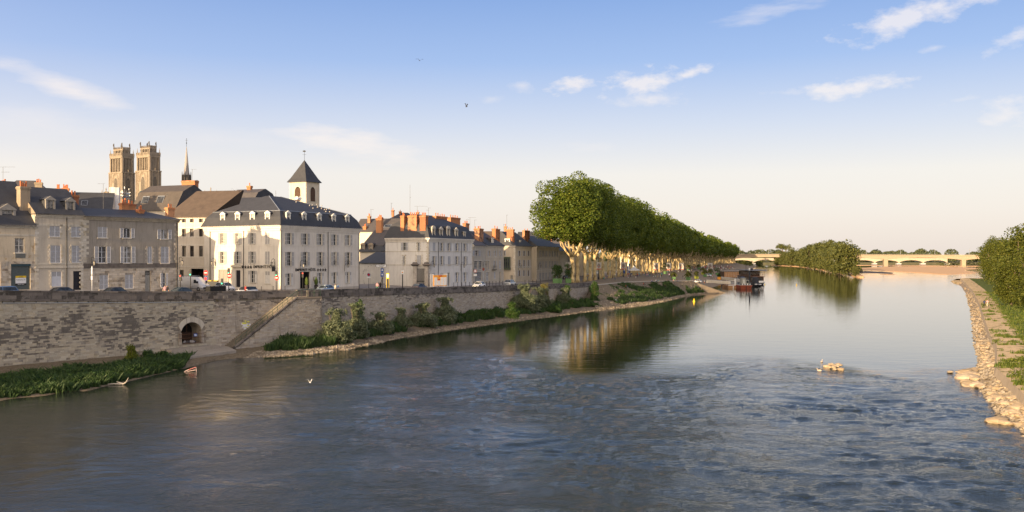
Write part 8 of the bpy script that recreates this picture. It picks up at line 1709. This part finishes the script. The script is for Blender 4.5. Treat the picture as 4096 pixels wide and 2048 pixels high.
for k in range(150):
 px = RG.uniform(2700,2935); p = GP(px,RG.uniform(1066,1076)); h = RG.uniform(1.5,1.8); m_ = int(RG.integers(0,6)); mb.lathe([(.10,0),(.17,.5),(.16,.85),(.22,1.3),(.07,1.45)],p,5,m_); mb.lathe([(.06,h - .28),(.11,h - .14),(.05,h)],p,5,6)
stuff('far_crowd',mb.mesh('far_crowd',[simple('crowd_' + n_,COLS[n_],.8) for n_ in ('white','navy','red','grey','brown','cream')] + [simple('crowd_skin',(.4,.24,.16),.8)]),'distant crowd of people in many colours at the end of the plaza','crowd')
# ================================================================== PLAZA FURNITURE
def palm(px,pyb,label,tub,s=1.0):
 p = GP(px,pyb); o = thing('potted_palm',label,'potted palm',p,'palm tubs on the plaza'); m = MB(); m.taper(-.75 * s,.75 * s,-.75 * s,.75 * s,0,1.25 * s,1.12); m.box(-.9 * s,.9 * s,-.9 * s,.9 * s,1.251 * s,1.36 * s); link('tub',m.mesh('tub',tub),o)
 m = MB(); m.tube([(0,0,1.2 * s),(.05,0,2.0 * s),(0,.05,3.0 * s)],[.22 * s,.25 * s,.20 * s],8); link('trunk',m.mesh('trunk',M_wood),o); V_ = MB()
 for k in range(34):
  a = RG.uniform(0,6.28); el_ = RG.uniform(-.25,1.3); L_ = RG.uniform(1.6,2.4) * s; pts = []
  for q in range(6): t = q / 5; r_ = L_ * t * math.cos(el_) ; z = 3.0 * s + L_ * t * math.sin(el_) - 1.5 * s * t * t; pts.append(Vector((math.cos(a) * r_,math.sin(a) * r_,z)))
  sd = Vector((-math.sin(a),math.cos(a),0))
  for q in range(5):
   w0_,w1_ = .30 * s * math.sin(math.pi * (q + .4) / 6),.30 * s * math.sin(math.pi * (q + 1.4) / 6)
   for sg in (-1,1): V_.quad(pts[q],pts[q + 1],pts[q + 1] + sd * sg * w1_ - Vector((0,0,.14 * s)),pts[q] + sd * sg * w0_ - Vector((0,0,.14 * s)))
 link('fronds',V_.mesh('fronds',M_palm),o)
for a in ((2694,1120,'palm in green tub, nearest left one of the plaza tubs',M_green_tub,1.0),(2753,1121,'palm with golden fronds in green tub between seated people and car',M_green_tub,1.15),(2786,1115,'palm in lime green tub above the white car',M_lime,1.05),(2812,1099,'palm in yellow tub behind the double palms',M_lime,1.2),(2820,1108,'dark palm in green tub left of the white van',M_green_tub,1.1),(2842,1104,'palm beside the small white van',M_green_tub,1.2),(2754,1085,'palm in front of the crowd under the avenue',M_green_tub,1.2),(2795,1078,'small palm in the far crowd',M_green_tub,1.1)): palm(*a)
def tubtree(px,pyb,label,h,w,tub,mat=None):
 p = GP(px,pyb); o = thing('tub_tree',label,'potted tree',p,'shrubs in tubs on the plaza'); m = MB(); m.taper(-.8,.8,-.8,.8,0,1.35,1.1); m.box(-.95,.95,-.95,.95,1.351,1.45); link('tub',m.mesh('tub',tub),o); m = MB(); m.tube([(0,0,1.3),(0,0,2.0 + h * .3)],.09,6); link('stem',m.mesh('stem',M_wood),o)
 link('foliage',leafmesh('foliage',crown_blobs(w,w,h / 2,1.5 + h / 2,34,.5,int(px)),170,.24,mat or M_bush,.8,.3),o)
for a in ((2222,1133,'left of three conical shrubs in green tubs by the first plane trunk',4.6,1.1,M_green_tub),(2237,1133,'middle of three conical shrubs in green tubs by the first plane trunk',4.2,1.1,M_green_tub),(2273,1133,'right of three conical shrubs in green tubs, just behind the first trunk',4.6,1.1,M_green_tub),(2868,1100,'round headed small tree in green tub behind the gangways',4.5,2.0,M_green_tub),(2660,1096,'spreading dark tub tree in front of the crowd',4.5,2.2,M_green_tub),(2882,1106,'orange planter with yellow flowers near the gangway head',1.6,.7,M_orange),(2876,1118,'orange planter with autumn coloured shrub by the gangway',2.0,.9,M_orange)): tubtree(*a)
p = GP(2537,1106); o = thing('party_tent','white pyramid canopy tent on thin legs among the trunks','tent',p); m = MB(); s = 2.2
c = [(-s,-s),(s,-s),(s,s),(-s,s)]
for a,b in zip(c,c[1:] + c[:1]):
 m.tri((a[0] * 1.08,a[1] * 1.08,3.0),(b[0] * 1.08,b[1] * 1.08,3.0),(0,0,4.9)) if False else m.quad((a[0] * 1.08,a[1] * 1.08,3.0),(b[0] * 1.08,b[1] * 1.08,3.0),(b[0] * .35,b[1] * .35,3.75),(a[0] * .35,a[1] * .35,3.75)); m.tri((a[0] * .35,a[1] * .35,3.75),(b[0] * .35,b[1] * .35,3.75),(0,0,4.9)); m.quad((a[0] * 1.08,a[1] * 1.08,2.7),(b[0] * 1.08,b[1] * 1.08,2.7),(b[0] * 1.08,b[1] * 1.08,3.0),(a[0] * 1.08,a[1] * 1.08,3.0))
link('canopy',m.mesh('canopy',M_wp),o)
for a in c: m = MB(); m.tube([(a[0],a[1],0),(a[0],a[1],2.9)],.05,5); link('leg',m.mesh('leg',M_steel),o)
for i,(px,py,w,h,mt,lab) in enumerate(((2502,1098,2.6,4.0,M_blue,'blue kiosk board behind the trunks before the white house'),(2520,1098,1.2,5.2,M_blue,'tall narrow blue and white flag by the blue kiosk'),(2388,1102,3.0,2.0,M_steel,'pale information board behind the third trunk'))):
 p = GP(px,py); o = thing('display_board',lab,'board',p); m = MB(); m.box(-w / 2,w / 2,-.15,.15,.6,h); link('panel',m.mesh('panel',mt),o); m = MB(); m.box(-w / 2 + .1,-w / 2 + .2,-.05,.05,0,.6); m.box(w / 2 - .2,w / 2 - .1,-.05,.05,0,.6); link('legs',m.mesh('legs',M_iron),o); m = MB(); m.box(-w * .3,w * .3,-.19,-.15,h * .5,h * .8); link('print',m.mesh('print',M_wp),o)
p = GP(2437,1112); o = thing('yellow_sign_post','thin yellow post with small flag sign beside the seated group','post',p); m = MB(); m.tube([p,p + Vector((0,0,2.8)),p + Vector((.1,0,3.4))],.06,5); m.box(p.x - .05,p.x + .3,p.y - .05,p.y + .05,p.z + 3.2,p.z + 3.6); part('post',m,M_yellow,o)
p = GP(2790,1131); car('hatch','white and blue small car parked at the top of the boat ramp',p,2.6,paint('paint_white',(.75,.75,.74),0),None,'vehicles on the plaza'); p = GP(2834,1106); car('mpv','small white van parked among the palm tubs',p,-.9,paint('paint_white',(.75,.75,.74),0),None,'vehicles on the plaza')
p = GP(2303,1120); car('hatch','dark car with lit rear parked behind the avenue trunks',(p.x - 3,p.y + 6,gz(p.x - 3,p.y + 6,5.9)),1.2,paint('paint_black',(.012,.012,.014)),None,'vehicles on the plaza')
mb = MB(); kr = [(x,y,z + .1) for x,y,z in EC]; K = resample(kr,40)
for a,b in zip(K[:-1],K[1:]):
 d = (b - a).normalized(); n = Vector((-d.y,d.x,0)) * .5; e = d * .04; m1 = MB(); q = [a + e,b - e,b - e + n,a + e + n]; m1.hexa([v - Vector((0,0,.25)) for v in q] + [v + Vector((0,0,.12)) for v in q]); mb.v += m1.v if False else []; o_ = MB();
 if 'kerb_root' not in globals(): kerb_root = thing('stone_kerb','long pale stone kerb along the top of the grass embankment','kerb',(0,0,0))
 part('kerb_stone',m1,simple('pale_kerb',(.52,.47,.40),.85,.15,2),kerb_root)
# bicycles on the ramp
def bicycle(px,py,label,rz):
 p = GP(px,py); o = thing('bicycle',label,'bicycle',p,'bicycles by the boat ramp',rz)
 for x in (-.52,.52): m = MB(); ring = [(x + .33 * math.cos(t),0,.34 + .33 * math.sin(t)) for t in np.linspace(0,2 * math.pi,15)]; m.tube(ring,.022,4); [m.tube([(x,0,.34),(x + .32 * math.cos(t),0,.34 + .32 * math.sin(t))],.006,3) for t in np.linspace(0,2 * math.pi,9)[:-1]]; link('wheel',m.mesh('wheel',M_tyre),o)
 m = MB(); m.tube([(-.52,0,.34),(-.12,0,.30),(.40,0,.80),(-.22,0,.82),(-.12,0,.30)],.024,4); m.tube([(-.52,0,.34),(-.22,0,.82)],.02,4); m.tube([(.52,0,.34),(.38,0,.98)],.022,4); link('frame',m.mesh('frame',M_iron),o); m = MB(); m.tube([(.38,-.25,1.0),(.38,.25,1.0)],.02,4); link('handlebar',m.mesh('handlebar',M_iron),o); m = MB(); m.box(-.34,-.12,-.07,.07,.9,.95); link('saddle',m.mesh('saddle',M_iron),o)
for a in ((2797,1138,'bicycle with upright frame at the top of the ramp, left of a pair',.3),(2812,1146,'bicycle lying part way down the boat ramp',.9),(2796,1168,'bicycle held on the gravel spit',2.5),(2845,1118,'bicycle by the gangway rail, left one',.4),(2873,1123,'bicycle by the gangway rail, middle one',.2),(2888,1123,'bicycle by the gangway rail, right one',.5)): bicycle(*a)
# ================================================================== BOATS
def bx(px0,px1,Y,z0,z1,dep): a = P(px0,0,Y).x; b = P(px1,0,Y).x; return (a,b,Y,Y + dep,z0,z1)
M_hull = simple('red_hull_paint',(.38,.10,.06),.6,.2,1.5); M_cab = simple('boat_cabin_paint',(.33,.33,.29),.6,.12,1); M_dh = simple('dark_hull_paint',(.03,.03,.035),.5); M_bg = wallmat('gangway_paint',(.66,.60,.50),(.35,.28,.2),.4)
# red work barge
Y = 412; o = thing('red_barge','red hulled work barge with crane post moored nearest at the quay','barge',(P(2985,0,Y).x,Y,0),'boats moored at the quay'); x0,x1 = P(2961,0,Y).x,P(3009,0,Y).x; xm = (x0 + x1) / 2
def hull(x0,x1,Y,L,h,m): mb = MB(); xm = (x0 + x1) / 2; mb.hexa([(x0 + .5,Y + .8,-.4),(x1 - .5,Y + .8,-.4),(x1 - .2,Y + L,-.4),(x0 + .2,Y + L,-.4),(x0,Y,h),(x1,Y,h),(x1,Y + L,h),(x0,Y + L,h)]); mb.box(x0 - .08,x1 + .08,Y - .08,Y + L,h - .18,h + .02); return mb
part('hull',hull(x0,x1,Y,22,1.45,M_hull),M_hull,o); m = MB(); m.box(x0 + .1,x1 - .1,Y + .1,Y + 21.8,1.471,1.55); part('deck',m,M_cab,o); m = MB(); m.box(xm - .1,xm + .1,Y - .12,Y + .1,-.1,1.4); m.box(xm + 1.1,xm + 1.7,Y - .02 + .3,Y + .6,.55,1.0); part('stem',m,M_dh,o)
m = MB(); m.box(xm - 1.3,xm + .6,Y + 3,Y + 6,1.55,4.5); m.box(xm - 1.5,xm + .8,Y + 2.8,Y + 6.2,4.501,4.65); part('wheelhouse',m,M_cab,o); m = MB(); m.box(xm - .6,xm + .1,Y + 2.95,Y + 3.0,2.0,3.9); part('door',m,simple('boat_door',(.55,.55,.52),.5),o); m = MB(); m.box(xm + .9,xm + 2.2,Y + 4,Y + 8,1.55,3.7); part('engine_house',m,M_cab,o); m = MB(); m.box(xm + 1.1,xm + 2.0,Y + 3.95,Y + 4.0,2.4,3.4); part('window',m,M_glass,o)
m = MB(); xp = P(2998,0,Y + 9).x; m.tube([(xp,Y + 9,1.5),(xp,Y + 9,7.8)],.30,10); cr = part('crane_post',m,simple('post_navy',(.03,.035,.05),.5),o); m = MB(); m.tube([(xp,Y + 9,7.8),(xp,Y + 9,8.9)],.36,10); part('white_cap',m,M_wp,cr)
for k in range(9): x = lerp(x0 + .4,x1 - .4,k / 8); m = MB(); m.tube([(x,Y - .12,1.95),(x,Y + .12,1.95)],.27,12); f = part('tyre_fender',m,M_wp if k % 2 else M_tyre,o)
m = MB()
for s in (x0 + .1,x1 - .1):
 for z in (2.0,2.5): m.tube([(s,Y + .3,z),(s,Y + 21,z)],.03,4)
 for k in range(12): m.tube([(s,Y + .3 + k * 1.8,1.5),(s,Y + .3 + k * 1.8,2.5)],.025,4)
for k in range(10): m.tube([(xm + rnd.uniform(-2,2),Y + rnd.uniform(6,18),1.5),(xm + rnd.uniform(-2,2),Y + rnd.uniform(6,18),rnd.uniform(2.5,6.0))],.04,4)
part('rails',m,M_steel,o)
# pontoon with frame
Y = 420; o = thing('pontoon','low pontoon with white tubular frame between bank and red barge','pontoon',(P(2935,0,Y).x,Y,0),'boats moored at the quay'); a,b = P(2914,0,Y).x,P(2950,0,Y).x; m = MB(); m.box(a,b,Y,Y + 12,-.3,1.15); part('float',m,M_plank,o); m = MB()
for x in np.linspace(a + .2,b - .2,6): m.tube([(x,Y + .1,1.1),(x,Y + .1,3.4)],.05,5); m.tube([(x,Y + 5,1.1),(x,Y + 5,3.6)],.05,5)
for z in (1.7,2.4,3.4): m.tube([(a + .2,Y + .1,z),(b - .2,Y + .1,z)],.04,5)
m.box(b - 1.3,b - .6,Y + .0,Y + .3,1.1,4.2); m.box(a - .1,b + .1,Y - .15,Y,1.1,1.35); part('frame',m,M_wp,o); m = MB(); m.box(a + 1.9,a + 2.3,Y - .1,Y - .02,-.1,1.0); part('ladder',m,M_wp,o)
o = thing('dark_workboat','dark hulled small workboat tucked between pontoon and red barge','boat',(P(2956,0,424).x,424,0),'boats moored at the quay'); part('hull',hull(P(2951,0,424).x,P(2960,0,424).x,424,14,1.7,M_dh),M_dh,o); m = MB(); m.box(*bx(2968,2979,430,1.7,4.8,4)); part('blue_cabin',m,simple('boat_blue',(.05,.08,.16),.6),o)
def gangway(pa,pb,label,w=1.6):
 o = thing('gangway',label,'gangway',pa,'white gangways to the boats'); d = (pb - pa); t = d.normalized(); n = Vector((-t.y,t.x,0)).normalized() * w
 for q in (Vector(),n): m = MB(); m.hexa([pa + q + Vector((0,0,z)) if i == 0 else pb + q + Vector((0,0,z)) for z in () for i in ()] or [pa + q,pb + q,pb + q + n * .06,pa + q + n * .06,pa + q + Vector((0,0,1.25)),pb + q + Vector((0,0,1.35)),pb + q + n * .06 + Vector((0,0,1.35)),pa + q + n * .06 + Vector((0,0,1.25))]); part('side_panel',m,M_bg,o)
 m = MB(); m.hexa([pa,pb,pb + n,pa + n,pa + Vector((0,0,.12)),pb + Vector((0,0,.12)),pb + n + Vector((0,0,.12)),pa + n + Vector((0,0,.12))]); part('walkway',m,M_conc,o); m = MB(); m.hexa([pa - n * .03 + Vector((0,0,1.26)),pb - n * .03 + Vector((0,0,1.36)),pb + n * .09 + Vector((0,0,1.36)),pa + n * .09 + Vector((0,0,1.26)),pa - n * .03 + Vector((0,0,1.36)),pb - n * .03 + Vector((0,0,1.46)),pb + n * .09 + Vector((0,0,1.46)),pa + n * .09 + Vector((0,0,1.36))]); part('top_rail',m,M_wp,o)
 for k in range(9): q = pa.lerp(pb,(k + .5) / 9) - n * .03; m = MB(); m.hexa([q + t * a + Vector((0,0,z)) - n * b for z in (.02,1.3) for a,b in ((-.05,0),(.05,0),(.05,.04),(-.05,.04))]); part('stiffener',m,M_bg,o)
ga = P(2826,1131,425); gb = P(2921,1138,422); gangway(ga,gb,'lower white gangway leading from the ramp to the pontoon'); gangway(P(2885,1118,470),P(2968,1130,440),'upper white gangway sloping down to the blue cabined boat',1.8)
# restaurant boat
Y = 470; o = thing('restaurant_boat','two storey dark wooden restaurant boat with flat overhanging roof','boat',(P(3035,0,Y).x,Y,0),'boats moored at the quay'); a,b = P(3012,0,Y).x,P(3058,0,Y).x
part('hull',hull(a,b,Y,34,1.3,M_dh),M_dh,o); m = MB(); m.box(a + .1,b - .3,Y + .3,Y + 33,1.33,3.9); part('lower_saloon',m,M_darkwood,o); m = MB(); m.box(a - .2,b + .2,Y - .2,Y + 33.5,3.91,4.15); part('upper_deck',m,simple('deck_brown',(.18,.10,.07),.7),o); m = MB(); m.box(a + .5,b - .5,Y + 7,Y + 31,4.16,6.6); part('upper_saloon',m,M_darkwood,o)
m = MB(); m.box(a - .3,b + .6,Y - .5,Y + 34,6.85,7.1); m.hexa([(b + .6,Y - .5,6.85),(b + 1.5,Y - .3,7.3),(b + 1.5,Y + 34,7.3),(b + .6,Y + 34,6.85),(b + .6,Y - .5,7.0),(b + 1.5,Y - .3,7.42),(b + 1.5,Y + 34,7.42),(b + .6,Y + 34,7.0)]); part('roof',m,simple('boat_roof_grey',(.15,.15,.155),.6),o); m = MB(); m.box(b - 2.4,b - 1.2,Y + 18,Y + 20,7.1,7.9); part('vent_box',m,M_dh,o)
for k in range(3): x = lerp(a + .9,b - 2.2,k / 2); m = MB(); m.box(x,x + 1.2,Y + .24,Y + .3,2.0,3.5); part('window',m,M_glass,o); m = MB(); m.box(x,x + 1.1,Y + 6.94,Y + 7,4.9,6.1); part('window',m,M_glass2,o)
for z0,z1 in ((1.9,3.4),(4.9,6.2)):
 for k in range(9): y = Y + 2 + k * 3.4; m = MB(); m.box(a + (.05 if z0 < 3 else .44),a + (.09 if z0 < 3 else .49),y,y + 2.2,z0,z1); part('side_window',m,M_glass,o)
m = MB()
for x in np.linspace(a,b,6): m.tube([(x,Y,4.1),(x,Y,6.9)],.06,5)
for z in (4.5,4.85,5.15): m.tube([(a,Y,z),(b,Y,z)],.035,4)
for k in range(13): m.tube([(b,Y + k * 2.6,4.1),(b,Y + k * 2.6,6.9)],.05,4)
m.tube([(b,Y,5.1),(b,Y + 33,5.1)],.04,4); part('posts_and_rails',m,M_rust,o); m = MB(); m.box(a + 2.9,b - .5,Y - .1,Y - .02,1.0,2.0); part('white_awning',m,M_wp,o)
for k in (0,1): m = MB(); c = (b - 1.6 + k * .9,Y + 3,5.7); m.lathe([(.05,.5),(.42,.15),(.40,0)],c,8); m.tube([(c[0],c[1],4.1),(c[0],c[1],5.9)],.03,4); part('parasol',m,M_wp,o)
o = thing('blue_tank_boat','small boat with tall navy cabin between red barge and restaurant boat','boat',(P(3026,0,440).x,440,0),'boats moored at the quay'); part('hull',hull(P(3018,0,440).x,P(3034,0,440).x,440,10,.9,M_dh),M_dh,o); m = MB(); m.box(*bx(3019,3033,441,.92,4.4,5)); part('cabin',m,MATS['post_navy'],o)
for x in (3021,3027): m = MB(); xx = P(x,0,440).x; m.tube([(xx,439.8,1.15),(xx,440,1.15)],.25,10); part('lifebuoy',m,M_wp,o)
o = thing('dinghy','small white and dark dinghy at the stern of the navy cabined boat','boat',(P(3041,0,446).x,446,0),'boats moored at the quay'); part('hull',hull(P(3036,0,446).x,P(3047,0,446).x,446,4,.7,M_dh),M_dh,o); m = MB(); m.box(*bx(3037,3046,446.2,.72,1.1,3)); part('thwarts',m,M_wp,o)
# wooden shed barge
Y = 545; o = thing('wooden_bar_barge','barge carrying a long sunlit plank shed bar with pale flat roof','barge',(P(2940,0,Y).x,Y,0),'boats moored at the quay'); part('hull',hull(P(2893,0,Y).x,P(2986,0,Y).x,Y,12,1.9,M_dh),M_dh,o); a,b = P(2898,0,Y).x,P(2984,0,Y).x
N = 34
for k in range(N): x = lerp(a,b,k / N); m = MB(); top = 5.1 if k < N * .72 else 4.1; m.box(x + .01,x + (b - a) / N - .01,Y + .6,Y + .68,1.93,top + rnd.uniform(-.03,.03)); part('plank',m,simple(f'plank_{k % 4}',((.40,.23,.12),(.34,.19,.10),(.45,.27,.15),(.38,.24,.14))[k % 4],.75,.2,2),o)
m = MB(); m.box(a - .3,a,Y + .5,Y + 10,1.93,5.2); m.box(a,b,Y + 9.9,Y + 10,1.93,5.2); part('back_walls',m,M_darkwood,o); m = MB(); m.box(a + 2,b - 3,Y + .2,Y + 10.4,5.65,5.85); m.box(a - .5,a + 2,Y + 1,Y + 10,5.5,5.65); part('roof',m,simple('shed_roof',(.30,.27,.25),.7),o); m = MB(); m.hexa([(b - 4.5,Y,4.6),(b + .3,Y,4.6),(b + .3,Y + 4,4.6),(b - 4.5,Y + 4,4.6),(b - 2.3,Y,5.7),(b - 2.1,Y,5.7),(b - 2.1,Y + 4,5.7),(b - 2.3,Y + 4,5.7)]); part('little_gable',m,M_plank,o)
for k in range(7): m = MB(); x = lerp(a + .2,b - 3.5,k / 6); m.box(x,x + .12,Y + .55,Y + .67,5.0,5.65); part('roof_post',m,M_plank,o)
for i,(px,pyb,pyt,Y_,lab) in enumerate(((2984,1110,1055,480,'tall thin mast left behind the red barge crane post'),(3025,1083,1058,500,'left of two thin masts over the restaurant boat'),(3031,1083,1056,500,'right of two thin masts over the restaurant boat'))): a = P(px,pyb,Y_); t = P(px,pyt,Y_); o = thing('boat_mast',lab,'mast',a,'thin masts by the boats'); m = MB(); m.tube([a - Vector((0,0,2)),t],.09,5); part('spar',m,M_iron,o)
for k in range(14):
 px = RG.uniform(2975,3000); p = P(px,1095,520); person((p.x,p.y,1.9 + (k % 2) * 1.2),rnd.choice(('stand','sit')),rnd.uniform(0,6),list(COLS)[k],'denim',f'person in {list(COLS)[k]} crowding the boarding deck between shed bar and restaurant boat',HD)
# buoys
for i,(px,py,s,lab) in enumerate(((2776,1207,.95,'yellow buoy floating off the gravel spit'),(3186,1141,.75,'small yellow buoy in the open river right of the boats'),(3059,1139,.7,'yellow buoy at the corner of the restaurant boat'))): p = G(px,py,0); o = thing('buoy',lab,'buoy',p,'yellow river buoys'); m = MB(); m.lathe([(a_ * .62 * s,b_ * .62 * s) for a_,b_ in ((.1,-.5),(.55,-.25),(.68,.15),(.6,.55),(.25,.85),(.22,1.25),(.34,1.3),(.30,1.55),(.05,1.65))],p,12); part('float',m,M_yellow,o,smooth=True)
# birds
def bird(p,s,label,col,rz=0,glide=.3):
 o = thing('gull',label,'bird',p,'birds in flight',rz); m = MB(); m.lathe([(.01,-.28),(.05,-.15),(.07,0),(.05,.12),(.035,.17),(.01,.26)],(0,0,0),7); me = m.mesh('body',col,None,True); me.transform(Matrix.Rotation(R(90),4,'X') @ Matrix.Scale(s,4)); link('body',me,o)
 for sd in (-1,1): m = MB(); m.quad((sd * .04 * s,-.10 * s,.02 * s),(sd * .30 * s,-.06 * s,(.02 + glide * .6) * s),(sd * .30 * s,.08 * s,(.02 + glide * .6) * s),(sd * .04 * s,.10 * s,.02 * s)); m.quad((sd * .30 * s,-.06 * s,(.02 + glide * .6) * s),(sd * .62 * s,.06 * s,(.02 + glide * .5) * s),(sd * .55 * s,.12 * s,(.02 + glide * .45) * s),(sd * .30 * s,.08 * s,(.02 + glide * .6) * s)); link('wing',m.mesh('wing',col),o)
M_gull = simple('gull_white',(.72,.72,.72),.6); M_dk = simple('bird_dark',(.04,.04,.045),.7)
bird(P(1240,1530,95),.75,'white gull skimming the dark water at the lower middle left',M_gull,.6,.7); bird(P(3338,1044,230),1.1,'white gull flying before the island trees',M_gull,-.5,.5); bird(P(1679,242,120),.8,'dark bird high in the sky above the white house',M_dk,.3,.4); bird(P(1866,427,100),.6,'dark bird lower in the sky left of the big plane crown',M_dk,1.0,.9); bird(P(938,762,190),1.0,'small dark bird over the roofs right of the spire',M_dk,.4,.5)
for k,(x,y) in enumerate(((1383,357),(1410,352),(1417,383),(1455,350),(1462,372),(1503,360),(1502,388),(1530,400),(1545,418),(1550,396),(1580,390),(1582,418),(1250,320))):
 px,py = 680 + x * .4037,680 + y * .4037; u,Yh = FH.hit(px); best = None
 for v in np.arange(1.2,9,.2):
  u2 = Fac(FH.p(0,0,-v)[:2],FH.p(FH.L,0,-v)[:2]); uu,Yy = u2.hit(px); z = CH - (py - HY) / FP * Yy; zr_ = zk_h = None
  zs_ = lerp(zk_hotel,zk_hotel + 3.3,min(1,(v - 1.15) / 7.85)) if 'zk_hotel' in globals() else 0
  if best is None or abs(z - zs_) < best[0]: best = (abs(z - zs_),u2.p(uu,zs_))
 o = thing('perched_pigeon','pale pigeon resting on the slate roof of the hotel','bird',best[1],'pigeons resting on the hotel roof'); m = MB(); m.lathe([(.02,0),(.08,.05),(.09,.13),(.04,.2),(.05,.24),(.01,.28)],best[1],7,sx=1.5); part('body',m,simple('pigeon_grey',(.40,.37,.34),.7),o)
print('OBJECTS',len(bpy.data.objects))
